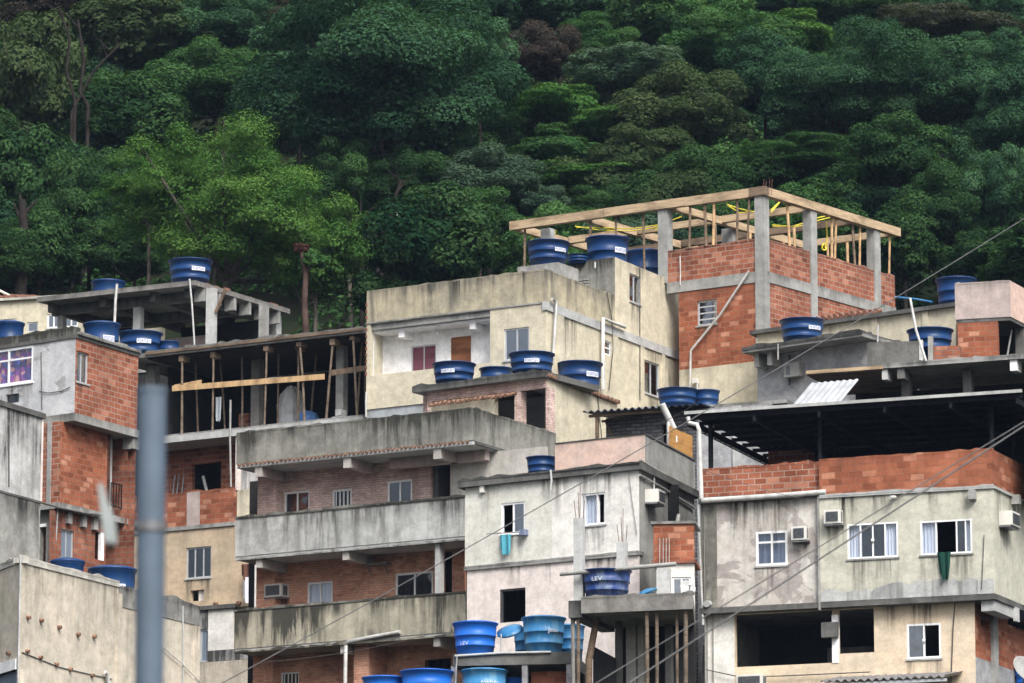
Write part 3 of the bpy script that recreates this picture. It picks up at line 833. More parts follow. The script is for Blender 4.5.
# ---------------------------------------------------------------- grey front / brick side house
def corner_house():
    C, L, R = corner(76, 328, 128, -.14, .35, 330, 345)
    h = house('house', 'two storey house with grey front, flowered curtains and bare red brick side at upper left', 'house', C)
    zt = C.z; zs = R.Z(76, 338); zf = R.Z(75, 413); zf0 = R.Z(75, 421); zb = base(C)
    sR = R.S(138, 380); sL = L.S(-60, 350)
    hl = []; hr = []
    win(h, L, (-16, 349, 33, 385), hl, 'cc', transom=.68, cur='flowers', gl='glassclear', rec=.0, fw=.06, sill='framewhite')
    win(h, L, (6, 394, 19, 403), hl, 'g', 'framedark', rec=.06, fw=.03)
    wallp(h, M['greylight'], L, sL, 0, zf, zs, hl, cap1=False)
    win(h, R, (76.8, 352, 89, 383), hr, 'gg', 'framealu', gl='glassgrey', sill='conclight', rec=.06, fw=.04)
    wallp(h, M['brick'], R, 0, sR, zf, zs, hr, cap0=False, ztop=zs+.3)
    boxp(h, 'inner_backing_wall', M['innershade'], R, .4, sR-.1, zf, zs-.01, .9, 1.0)  # near-black backing added to darken the side window
    slab(h, 'roof', M['concdark'], L, R, sL, sR, zs, zs+.1, .04)
    m = MB(); m.box(L, sL, .04, zs+.1, zt+.02, -.02, .15); m.build('parapet', M['parapet1'], h)
    m = MB(); m.box(R, .0, sR, zs+.1, zs+.16, -.1, .1); m.build('roof_edge', M['conc'], h)
    crumbs(h, 'parapet1', L, sL, 0, zt+.02, -.02, .15, .05); crumbs(h, 'conc', R, 0, sR, zs+.16, -.1, .1, .04)
    slab(h, 'floor_slab', M['conc'], L, R, sL, sR, zf0, zf, .05)
    m = MB(); m.box(R, sR-.2, sR+.1, zf-.55, zf0-.003, .0, .35); m.build('bracket', M['conc'], h)
    closure(h, L, R, sL, sR, zb, zs, M['brickdark'])
    # lower storey, set back
    F0 = R.off(.36); s60 = F0.S(60, 470)
    C2 = F0.at(s60, 0, 0); R2 = Face(C2, R.ang); L2 = Face(C2, L.ang)
    zl = R2.Z(60, 503)
    sD = R2.S(107, 470); sE = R2.S(140, 480)
    wallp(h, M['brick2'], R2, 0, sD, zl, zf0, cap0=False, ztop=zf0+.5)
    sL2 = L2.S(30, 470)
    wallp(h, M['brick'], L2, sL2, 0, zl, zf0, cap1=False, ztop=zf0+.5)
    boxp(h, 'column', M['conc'], L2, L2.S(47.5, 460), L2.S(51.5, 460), zl, zf0, -.03, .05)
    m = MB(); m.box(R2, sD, sD+.16, zl, zf0, -.0, 1.3); m.build('wall', M['innershadebrick'], h)
    B = R2.off(1.15); hb = []
    hb.append((B.S(104, 480), B.S(113, 480), zl, B.Z(110, 447)))
    wallp(h, M['brick'], B, sD+.2, sE+1, zl, zf0, hb)
    boxp(h, 'column', M['conclight'], R2, R2.S(113, 470), R2.S(119.5, 470), zl, zf0, .25, .5)
    boxp(h, 'inner_backing_wall', M['innershade'], R2, sD, sE+1, zl, zf0, 2.2, 2.3)
    # balcony railing
    k = MB(); zr = R2.Z(120, 484); zr0 = R2.Z(120, 508)
    a, b = R2.S(112, 495), sE+.2
    k.box(R2, a, b, zr-.03, zr, .02, .05); k.box(R2, a, b, zr0, zr0+.03, .02, .05)
    n = 12
    for i in range(n+1):
        x = a+(b-a)*i/n; k.box(R2, x-.012, x+.012, zr0+.03, zr-.03, .025, .045)
    k.build('railing', M['black'], h)
    # slab and lowest storey
    m = MB(); m.box(R2, -.02, sE+.3, zl-.16, zl, -.1, 3.0); m.box(L2, sL2, .05, zl-.158, zl-.002, -.1, 1.0); m.build('floor_slab', M['conc'], h)
    R3 = R2.off(.12); h3 = []
    win(h, R3, (61, 530, 74, 562), h3, 'bb', 'framealu', cur='blind_reflect_blue', rec=.05)
    h3.append((R3.S(95, 545), R3.S(103, 545), R3.Z(99, 560), R3.Z(99, 532)))
    boxp(h, 'opening_frame', M['white'], R3, R3.S(100.5, 545), R3.S(103.5, 545), R3.Z(99, 560), R3.Z(99, 532), -.02, .08)
    wallp(h, M['brickdark'], R3, R3.S(54, 540), R3.S(106, 540), zb, zl-.16, h3)
    boxp(h, 'inner_backing_wall', M['innershadebrick'], R3, R3.S(90, 540), sE+.3, zb, zl-.17, 1.2, 1.3)
    for u in (65, 79.5, 91):
        boxp(h, 'bracket', M['conc'], R3, R3.S(u, 520), R3.S(u+4, 520), zl-.5, zl-.163, -.12, .02)
    L3 = L2.off(.1)
    hq = [(L3.S(40, 535), L3.S(46, 535), L3.Z(43, 562), L3.Z(43, 526))]
    wallp(h, M['greystain2'], L3, L3.S(30, 540), L3.S(56, 540), zb, zl-.16, hq)
    boxp(h, 'lintel', M['white'], L3, L3.S(40, 535), L3.S(46, 535), L3.Z(43, 527), L3.Z(43, 524), -.03, .05)
    m = pxtube([(42, 503), (60, 508), (75, 511), (90, 514), (105, 515)], .025, R2, -.14); m.build('cable_run', M['cable'], h)
    m = pxtube([(58, 508), (56, 540), (54, 565)], .02, L3, -.05); m.build('conduit', M['conclight'], h)
    m = pxtube([(39, 391), (48, 393), (62, 391), (70, 387)], .012, L, -.03); m.build('wire', M['cabledark'], h)
    m = pxtube([(41, 352), (42, 410)], .012, L, -.03); m.build('wire', M['cable'], h)
    zt2 = zs+.1
    for a in ((-6, 25, 321, 'blue water tank at the left edge behind the grey parapet', 'plain', 3, 0), (83, 121, 322, 'dark blue tank behind the brick sided corner house, farther left of the pair', 'navy', 3.0, 30)):
        u0, u1, v, lb, kd, t, tr = a
        if u0 < 0: Q = qp(L, 12, 330, 2.2)
        else: Q = qp(R, (u0+u1)/2, 345, t*.7)
        tank(u0, u1, v, 0, Q.y, lb, kd, zt2, tr)
    Q = qp(R, 166, 345, 1.2)
corner_house()

# ---------------------------------------------------------------- open concrete roof on columns, upper left
def open_roof():
    C, L, R = corner(195, 280, 147, -.104, .335, 285, 295)
    h = house('unfinished_house', 'open concrete roof slab on bare columns at upper left with a blue tank on top', 'house', C)
    zt = C.z; z0 = zt-.16; sL = L.S(37, 294); sR = R.S(290, 312)
    zb = base(C); zfl = zt-2.6
    slab(h, 'roof', M['roofconc'], L, R, sL, sR, z0, zt, 0)
    m = MB()
    for s in (sL+.3, sL*.62, sL*.3, -.5):
        m.box(L, s-.1, s+.1, z0-.3, z0-.003, .35, 5.4)
    m.build('roof_beams', M['concdark'], h)
    m = MB(); m.box(L, sL+.1, -.1, z0-.34, z0-.004, .75, .95); m.box(L, sL+.1, -.2, z0-.34, z0-.004, 3.4, 3.6); m.build('cross_beam', M['concdark'], h)
    def col(u, w, t, mat='conclight'):
        F = L.off(t); s = F.S(u, 320); boxp(h, 'column', M[mat], F, s-w/2, s+w/2, zb, z0-.005, 0, .24)
    col(60, .2, .8, 'conc'); col(136.5, .27, .78); col(209.5, .28, .62); 
    col(262, .25, 3.4, 'conc')
    F = R.off(.35); s = F.S(279, 315); boxp(h, 'column', M['conclight'], F, s-.15, s+.15, zb, z0-.005, 0, .3)
    m = MB(); A = L.off(.62); s = A.S(216, 300)
    m.tube([A.at(A.S(214, 305), .1, A.Z(214, 312)), A.at(A.S(224, 290), .1, A.Z(224, 289))], .06, 6); m.build('brace', M['timberold'], h)
    for i in range(6):
        s = sR*(i+.7)/6.4; m = MB(); m.box(R, s-.07, s+.07, z0-.42, z0-.006, .02, .4); m.build('bracket', M['conc'], h)
    wl = MB(); wl.box(L, sL*.55, sL*.02, zfl, z0-.3, 4.6, 4.75); wl.build('inner_backing_wall', M['innershade'], h)
    wl = MB(); wl.box(L, sL*.5, sL*.2, zfl, zfl+1.5, 3.2, 3.35); wl.build('inner_backing_wall', M['pinkgrey'], h)
    slab(h, 'floor_slab', M['conc'], L, R, sL*.6, sR, zfl-.2, zfl, -.2)
    wallp(h, M['innershade'], L, sL*.6, 0, zb, zfl-.2, t0=.25)
    m = pxtube([(117, 284), (115.5, 300), (114.5, 326)], .045, L, -.05); m.build('drain_pipe', M['pvc'], h)
    m = pxtube([(189.5, 279), (192, 305), (194.5, 345)], .03, L, -.04); m.build('hanging_pipe', M['conclight'], h)
    m = MB()
    random.seed(3)
    for i in range(26):
        s = random.uniform(.3, sR-.2); m.box(R, s, s+random.uniform(.1, .35), zt, zt+random.uniform(.03, .08), random.uniform(.02, .4), .6)
    m.build('broken_tiles', M['redroof'], h)
    Q = qp(L, 190, 280, 1.1)
    tank(168, 213, 260, 0, Q.y, 'blue water tank standing alone on the front corner of the open concrete roof', 'navy', zt, 28)
    Q = qp(L, 108, 285, 4.0)
    tank(91, 126, 280, 0, Q.y, 'flat blue water tank far back on the open concrete roof', 'plain', zt-.0)
    Q = qp(L, 170, 345, -2.2)
open_roof()

# ---------------------------------------------------------------- yellow house behind
def yellow_house():
    C = pt(100, 312, 154.5); L = Face(C, th(-.06, 305)); R = Face(C, th(.5, 305))
    h = house('house', 'pale yellow house with red tiled roof behind the open concrete roof', 'house', C)
    zt = L.Z(40, 299); zb = base(C); sL = L.S(-60, 310); hl = []
    win(h, L, (47, 314, 60, 328), hl, 'gg', 'framewhite', gl='glassgrey', sill='conclight')
    win(h, L, (64, 313, 78, 327), hl, 'gg', 'framewhite', gl='glassgrey', sill='conclight')
    win(h, L, (-2, 319, 17, 330), hl, 'gg', 'framewhite', gl='glassgrey')
    win(h, L, (27, 322, 38, 332), hl, 'g', 'framealu', gl='glassgrey')
    wallp(h, M['cream'], L, sL, 0, zb, zt, hl, cap1=False)
    wallp(h, M['cream'], R, 0, 5, zb, zt, cap0=False)
    closure(h, L, R, sL, 5, zb, zt, M['cream'])
    slab(h, 'roof_slab', M['lip'], L, R, sL, 5, zt, zt+.08, .12)
    s1 = L.S(16, 298)
    tiles(h, L.at(sL, -.1, zt+.1), L.at(s1, -.1, zt+.1), L.t*2.2+Vector((0, 0, .36)), .22, .09, 5, 'redroof')
    m = MB(); P = [L.at(sL, -.05, zt+.085), L.at(s1, -.05, zt+.085), L.at(s1, 2.15, zt+.40), L.at(sL, 2.15, zt+.40)]
    m.quad(P, [(0, 0), (1, 0), (1, 1), (0, 1)]); m.quad([p-Vector((0, 0, .04)) for p in P[::-1]], [(0, 0), (1, 0), (1, 1), (0, 1)]); m.build('roof_deck', M['redroof'], h)
    m = pxtube([(-20, 285), (0, 291), (14, 298)], .05, L, .8); m.build('ridge_pipe', M['lip'], h)
yellow_house()

# ---------------------------------------------------------------- storey on wooden props, brick room and sandy wall below
def propped_house():
    C, L, R = corner(363, 328, 138.2, -.1116, .33, 335, 335)
    h = house('unfinished_house', 'half built storey with wooden props and planks above a brick room and sandy wall', 'house', C)
    zt = C.z; z0 = zt-.14; zf = L.Z(300, 423); zb = base(C); sL = L.S(146, 352); sR = 4.8
    slab(h, 'roof', M['roofconc'], L, R, L.S(112, 350), sR, z0, zt, 0)
    Q = qp(L, 140.5, 345, 1.1); tank(118, 163, 332, 0, Q.y, 'blue water tank with white label between the brick side and the propped roof', 'navy', zt+.003, 15)
    Q = qp(L, 169, 345, 1.6); tank(158, 180, 341, 0, Q.y, 'low dark tank peeking over the left end of the propped roof', 'plain', zt+.003, 15)
    m = MB(); m.box(L, sL, .03, zt-.075, zt+.02, -.05, -.003); m.build('edge_board', M['timberold'], h)
    crumbs(h, 'roofconc', L, sL, .0, zt+.02, -.045, .3, .06)
    m = MB(); m.box(L, sL, .1, z0-.05, z0-.003, .1, sR-.4); m.build('formwork_boards', M['barkdark'], h)  # boards near black, ceiling shade put into their colour
    s150 = L.S(120, 440)
    m = MB(); m.box(L, s150, .06, zf-.2, zf, -.06, sR); m.build('floor_slab', M['conclight'], h)
    m = MB(); m.box(L, s150, .06, zf, zf+.05, -.05, .08); m.build('floor_edge', M['conc'], h)
    boxp(h, 'rear_wall', M['innershade'], L, s150, .05, zf, z0-.06, sR-.2, sR)
    boxp(h, 'side_wall', M['innershade'], L, sL-.2, sL, zf, z0-.06, 1.5, sR-.21)
    boxp(h, 'side_wall', M['innershadebrick'], L, .0, .1, zf, z0-.06, 1.5, sR-.21)
    for u, t, w, mt in ((255, 1.7, .30, 'roofconc'), (339.5, 1.1, .27, 'conc'), (150, .9, .34, 'roofconc')):
        F = L.off(t); s = F.S(u, 390); boxp(h, 'column', M[mt], F, s-w/2, s+w/2, zf, z0-.06, 0, .26)
    random.seed(11)
    for i, (u, t) in enumerate(((182, .15), (213, .15), (265.5, .12), (302, .15), (329.5, .15), (355, .12), (197, 1.3), (223, 1.5), (242, 1.1), (278, 1.3), (298, .5), (313, 1.8), (359.5, .9), (365, 1.5))):
        F = L.off(t); s = F.S(u, 390); dx = random.uniform(-.12, .12)
        m = MB(); m.tube([F.at(s-dx, 0, zf), F.at(s-dx*.2+random.uniform(-.02, .02), 0, (zf+z0)/2), F.at(s+dx, 0, z0-.05)], random.uniform(.032, .048) if t < .6 else .032, 7, .036)
        o = m.build('prop', M['prop'], h)
        if t < .6:
            m = MB(); m.box(F, s+dx-.09, s+dx+.08, z0-random.uniform(.16, .3), z0-.055, -.06, .3); m.build('head_block', M['timberold'], o)
    def plank(p, q, t, w, mat):
        G = L.off(t); a, za = G.hit(*p); b, z_b = G.hit(*q)
        m = MB(); vs = []
        for tt in (0, .045):
            for s, z in ((a, za), (b, z_b)):
                for dz in (-w/2, w/2): vs.append(G.at(s, tt, z+dz))
        m.add(vs, [(0, 2, 3, 1), (4, 5, 7, 6), (0, 1, 5, 4), (2, 6, 7, 3), (1, 3, 7, 5), (0, 4, 6, 2)],
              [[(0, 0), (0, b-a), (.2, b-a), (.2, 0)]]+[[(0, 0), (.2, 0), (.2, b-a), (0, b-a)]]*5)
        return m.build('plank', M[mat], h)
    plank((172, 388.5), (324, 376.5), .06, .17, 'plank'); plank((330, 373), (368, 367.5), .25, .17, 'timberold'); plank((174, 387), (201, 382), .22, .14, 'plank')
    boxp(h, 'clay_pillar', M['brick'], L, L.S(199, 405), L.S(209, 405), zf, zf+.95, 2.2, 2.5)
    # things lying on the open floor
    def lump(name, mat, u0, v0, u1, v1, t, label, cat, seed):
        G = L.off(t); s0, s1, z0_, z1_ = G.rect(u0, v0, u1, v1); z0_ = zf
        rnd = random.Random(seed); m = MB(); prof = []
        n = 14; c = (s0+s1)/2; rr = (s1-s0)/2; rows = [(1, 0), (1.02, .3), (.95, .6), (.7, .85), (.25, 1.0)]
        vs = []
        for a, g in rows:
            for k in range(n):
                an = 2*math.pi*k/n; w = a*(1+rnd.uniform(-.12, .12))
                vs.append(G.at(c+rr*w*math.cos(an), .4+.4*w*math.sin(an), z0_+(z1_-z0_)*min(1, g+rnd.uniform(-.06, .06))))
        fs = [(j*n+k, j*n+(k+1) % n, (j+1)*n+(k+1) % n, (j+1)*n+k) for j in range(len(rows)-1) for k in range(n)]
        fs.append(tuple((len(rows)-1)*n+k for k in range(n)))
        m.add(vs, fs, [[(0, 0)]*len(f) for f in fs])
        return tag(m.build(name, M[mat], None, loc=G.at(c, .4, z0_)), label, cat)
    lump('covered_pile', 'tarp', 272, 384, 296, 420, 2.2, 'white tarpaulin over a heap behind the wooden props', 'tarpaulin', 5)
    lump('folded_tarpaulin', 'bluetarp', 290, 409, 312, 421, 1.2, 'crumpled blue tarpaulin on the half built floor', 'tarpaulin', 6)
    m = MB(); G = L.off(.5); s = G.S(338, 412)
    for a, b in ((-.22, 0), (.02, 0), (-.1, .21)): m.box(G, s+a, s+a+.22, zf+b, zf+b+.19, 0, .3)
    tag(m.build('concrete_blocks', M['conclight'], None, loc=G.at(s, 0, zf)), 'stack of pale blocks at the foot of a column on the half built floor', 'blocks')
    hang(L, (215, 397, 221, 419), 1.0, 'curtaingrey', 'pale cloth hanging among the wooden props', 'hanging_cloth', 'cloth')
    # brick room and wall below
    zp = L.Z(200, 491.5); zw = L.Z(200, 528); s235 = L.S(235.5, 500)
    wallp(h, M['brick2'], L, s150, s235, zw+.1, zp, name='parapet')
    crumbs(h, 'brick2', L, s150, s235, zp, .0, .16, .05)
    boxp(h, 'cement_patch', M['pinkgrey'], L, L.S(187, 505), L.S(200, 505), zw+.1, zp+.004, -.012, -.001)
    boxp(h, 'floor_slab', M['conc'], L, s150, s235, zw-.02, zw+.1, -.05, 2.0)
    G = L.off(1.25); hb = [(G.S(192, 478), G.S(221, 478), G.Z(206, 493), G.Z(206, 463))]
    wallp(h, M['brick'], G, s150, s235+.4, zw, zf-.2, hb)
    boxp(h, 'inner_backing_wall', M['innershade'], L, s150, s235+.4, zw, zf-.2, 3.0, 3.1)
    sa, sb_ = L.S(236, 500), L.S(268, 500); zk = L.Z(247, 489)
    wallp(h, M['cream'], L, sa, sb_, zw, zk, t0=.05)
    wallp(h, M['greystain'], L, sa, sb_, zk+.003, zf-.2, t0=.25)
    boxp(h, 'column', M['pinkwhite'], L, L.S(235.5, 460), L.S(237.3, 460), zk, zf-.2, .0, .2)
    m = MB(); F = L.off(1.0)
    m.tube([F.at(F.S(203, 480), 0, F.Z(203, 476)), F.at(F.S(207, 480), 0, F.Z(207, 492))], .05, 6); m.build('leaning_board', M['conclight'], h)
    for i, u in enumerate((172, 176, 181)):
        m = MB(); m.tube([F.at(F.S(u, 480), -.2, zw+.1), F.at(F.S(u+3, 480), .0, zw+1.9)], .025, 6); m.build('rod', M['steel'], h)
    hw = []
    win(h, L, (186, 547, 211, 578), hw, 'ggg', 'framealu', gl='glass', sill='conclight', rec=.04, fw=.045)
    hw.append(L.rect(190.5, 590, 204, 601)); q = hw[-1]
    boxp(h, 'vent_box', M['pinkwhite'], L, (q[0]+q[1])/2, q[1], q[2], q[3], .08, .2)
    z6 = L.Z(200, 610)
    wallp(h, M['sand'], L, s150, L.S(262, 560), z6, zw-.02, hw, ztop=zw+.1)
    # white block and stained foot
    K = L.off(-.06); hk = []
    win(h, K, (200, 629, 214.5, 662), hk, 'bb', 'framealu', cur='blind_reflect_blue', rec=.04)
    wallp(h, M['offwhite'], K, K.S(208, 630), K.S(233, 630), K.Z(220, 650), K.Z(220, 609), name='wall', label='bright white painted panel')
    wallp(h, M['greystain'], K, s150, K.S(208, 630)-.003, K.Z(205, 662), K.Z(220, 609), [x for x in hk], name='wall')
    wallp(h, M['beige'], K, s150, K.S(266, 665), zb, K.Z(205, 662)-.01, name='wall', cap1=True)
    wallp(h, M['greystain'], K, K.S(208, 630), K.S(266, 655), K.Z(205, 662)+.0, K.Z(220, 650)-.003, name='wall')
    boxp(h, 'ledge', M['concdark'], K, s150, K.S(236, 610), K.Z(220, 609)+.003, K.Z(220, 605), -.08, .2)
    for u, v in ((217, 604), (240, 603)):
        s, z = L.hit(u, v); m = MB(); m.tube([L.at(s, .0, z), L.at(s, -.14, z-.02)], .06, 8); m.build('pipe_stub', M['tileold'], h)
    hang(L, (243, 577, 252.5, 601), -.3, 'sheet', 'white laundry hanging at the end of the middle balcony', 'laundry', 'laundry')
    hang(L, (241, 564, 252, 578), -.3, 'brownboard', 'dark clothes hanging above the white laundry', 'laundry', 'laundry')
propped_house()

# ---------------------------------------------------------------- house with three long balconies
def balcony_house():
    C, L, R = corner(473, 408, 127, -.105, .3125, 415, 420)
    h = house('apartment_house', 'three level house with long rain streaked concrete balconies and brick veneer walls', 'house', C)
    sL = L.S(235.5, 520); sR = R.S(556, 432); zb = base(C)
    zt = C.z
    zpb = L.Z(473, 440)           # bottom of first parapet
    zs1 = zpb-.02
    # top terrace
    wallp(h, M['parapet1'], L, sL, 0, zpb, zt, name='parapet', cap1=False, th_=.12)
    wallp(h, M['parapet1'], R, 0, sR, zpb, zt, name='parapet', cap0=False, th_=.12)
    crumbs(h, 'parapet1', L, sL, 0, zt, 0, .12, .04); crumbs(h, 'parapet1', R, 0.02, sR, zt, 0, .12, .04)
    slab(h, 'terrace_slab', M['conclight'], L, R, sL, sR, zpb-.12, zpb-.003, -.02)
    tiles(h, L.at(sL+.05, -.06, zpb-.05), L.at(-.1, -.06, zpb-.05), L.t*.14+Vector((0, 0, .03)), .14, .04, 1, 'tileold', 'tile_edging')
    m = MB(); m.box(R, .1, sR*.75, zpb-.1, zpb-.02, -.06, -.004); m.build('edge_moulding', M['concdark'], h)
    def level(zp0, zp1, mat, s1):
        wallp(h, M[mat], L, sL, s1, zp0, zp1, name='parapet', th_=.12)
    s465 = L.S(466, 530)
    za1, za0 = L.Z(464, 497.5), L.Z(464, 536); level(za0, za1, 'parapet2', s465)
    zc1, zc0 = L.Z(464, 593), L.Z(464, 631); level(zc0, zc1, 'parapet3', L.S(467.5, 610))
    T = 1.3
    for zz, s1 in ((za0, s465), (zc0, L.S(467.5, 610))):
        m = MB(); m.box(L, sL+.01, .3, zz-.1, zz-.003, .02, 4.0); m.build('balcony_slab', M['conclight'], h)
    m = MB(); m.box(L, sL, s465, za1, za1+.05, -.03, .15); m.box(L, sL, s465, zc1, zc1+.04, -.02, .14); m.build('coping', M['parapet1'], h)
    crumbs(h, 'parapet1', L, sL, s465, za1+.05, -.03, .15, .035); crumbs(h, 'parapet1', L, sL, s465, zc1+.04, -.02, .14, .04)
    crumbs(h, 'parapet2', L, sL, s465, za0-.09, -.02, .1, .05, 'ragged_lip'); crumbs(h, 'parapet3', L, sL, s465, zc0-.09, -.02, .1, .05, 'ragged_lip')
    G = L.off(T)
    aW = G.S(262, 490)
    # upper wall
    hu = []
    win(h, G, (284, 491, 309.5, 528), hu, 'cc', 'framewhite', gl='glass', cur='blind_reflect_blue', fw=.06)  # blue-grey curtain added to imitate sky reflected in the panes
    win(h, G, (332, 489, 351.5, 512), hu, 'g', 'framewhite', bars=4, fw=.06)
    win(h, G, (387, 480, 412, 516), hu, 'cc', 'framewhite', gl='glass', cur='curtaingrey', fw=.06)
    hu.append(G.rect(430.5, 464, 450.5, 535))
    sg = G.S(450.5, 490)
    wallp(h, M['veneer'], G, aW, sg, za0, zpb-.12, hu, cap1=False)
    wallp(h, M['inwhite'], G, sg+.002, G.S(545, 470), za0, zpb-.12, cap0=False)
    boxp(h, 'door_leaf', M['framedark'], G, G.S(431, 490), G.S(436, 490), za0, G.Z(433, 465), .12, .9)
    V = L.off(.95)
    boxp(h, 'pillar', M['veneer'], V, V.S(257.5, 500), V.S(276, 500), za0, zpb-.12, 0, T-.95-.005)
    boxp(h, 'inner_backing_wall', M['innershade'], L, aW-.9, .4, zb, zpb-.14, T+.7, T+.8)  # dark backing added so the balcony windows do not show lit walls
    # middle wall
    hm = []
    win(h, G, (307, 581.5, 332.5, 620), hm, 'cc', 'framewhite', gl='glassclear', fw=.06)
    win(h, G, (395, 572, 433, 610), hm, 'cc', 'framewhite', gl='glass', cur='curtain_reflect_blue', fw=.06)  # grey-blue curtain paints a sky reflection into this window
    hm.append((G.S(443, 565), G.S(452, 565), zc0, G.Z(447, 551)))
    wallp(h, M['veneer2'], G, aW, .3, zc0, za0-.1, hm)
    boxp(h, 'pillar', M['veneer2'], V, V.S(254.5, 590), V.S(274.5, 590), zc0, za0-.1, 0, T-.95-.005)
    boxp(h, 'column', M['conclight'], L, L.S(433, 570), L.S(437.5, 570), zc1, za0-.1, .1, .35)
    boxp(h, 'brick_return', M['brick2'], L, L.S(459, 570), L.S(468, 570), zc1, za0-.1, .3, .5)
    m = MB(); a0, a1, b0, b1 = G.rect(368, 564, 392, 575)
    m.box(G, a0, a1, b1-.05, b1, -.3, 0)
    for s in (a0+.12, a1-.12):
        m.tube([G.at(s, 0, b0), G.at(s, -.26, b1-.05)], .015, 6)
    m.build('wall_shelf', M['steel'], h)
    aircon(G, (272, 585.5, 289, 598.5), 'old air conditioner on the orange brick wall of the middle balcony', 0, .4)
    # lower wall
    hl = []
    win(h, G, (280.5, 672, 299, 700), hl, 'g', 'framewhite', bars=4, fw=.05)
    hl.append(G.rect(425, 659, 451, 676))
    q = hl[-1]
    wallp(h, M['veneer2'], G, aW, .3, zb, zc0-.1, hl)
    m = MB()
    for i in range(7):
        s = q[0]+(q[1]-q[0])*i/6; m.box(G, s-.012, s+.012, q[2], q[3], .02, .04)
    for i in range(3):
        z = q[2]+(q[3]-q[2])*i/2; m.box(G, q[0], q[1], z-.012, z+.012, .041, .055)
    m.build('window_grille', M['black'], h)
    boxp(h, 'pillar', M['veneer2'], V, V.S(253, 665), V.S(273, 665), zb, zc0-.1, 0, T-.95-.005)
    boxp(h, 'pillar', M['veneer2'], L, L.S(347, 665), L.S(362, 665), zb, zc0-.1, .35, T-.005)
    # side and rear
    rs_ = random.Random(31)
    for zz, ln, zlen in ((zt, 0, .8), (za1, s465, .9), (zc1, s465, .95)):
        for i in range(6):
            a = sL+(ln-sL)*rs_.uniform(.02, .9); stain(h, L, a, a+rs_.uniform(.3, .9), zz-.01, zlen*rs_.uniform(.7, 1.0), -.008)
    m = MB(); m.box(L, sL+.02, sL+.16, zb, zpb-.13, T+.2, 4); m.build('side_wall', M['veneer2'], h)
    boxp(h, 'rear_wall', M['inwhite'], L, sL+.2, .6, zb, zpb-.14, 4.01, 4.15)
    # beams
    def beam(F, u0, v0, u1, v1, t1, mat='conclight'):
        s0, s1, b0, b1 = F.rect(u0, v0, u1, v1); boxp(h, 'beam', M[mat], F, s0, s1, b0, b1, .03, t1)
    for u in (254, 342.5, 432.5):
        s = L.S(u, 460); boxp(h, 'beam', M['pinkgrey'], L, s, s+.22, zpb-.40, zpb-.123, .12, T-.004)
        boxp(h, 'beam_end', M['inwhite'], L, s-.01, s+.23, zpb-.41, zpb-.122, .06, .118)
    s = R.S(489, 455); boxp(h, 'beam', M['pinkgrey'], R, s, s+.25, zpb-.40, zpb-.123, .12, 3.2)
    for u in (341.5, 255):
        s = L.S(u, 550); boxp(h, 'beam', M['inwhite'], L, s, s+.2, za0-.36, za0-.103, .05, T-.004)
    for u in (339.5, 432.5):
        s = L.S(u, 645); boxp(h, 'beam', M['inwhite'], L, s, s+.2, zc0-.36, zc0-.103, .05, T-.004)
    m = pxtube([(400, 632), (372, 637), (348, 641.5), (346, 646), (345, 690)], .055, L, -.06); m.build('downpipe', M['pvc'], h)
    m = pxtube([(230.5, 400), (230, 440), (231, 487)], .03, L, -.02); m.build('conduit', M['conc'], h)
    m = pxtube([(255.5, 565), (255, 612)], .03, L, .05); m.build('downpipe', M['pvc'], h)
    Q = qp(R, 540, 465, -.5)
balcony_house()

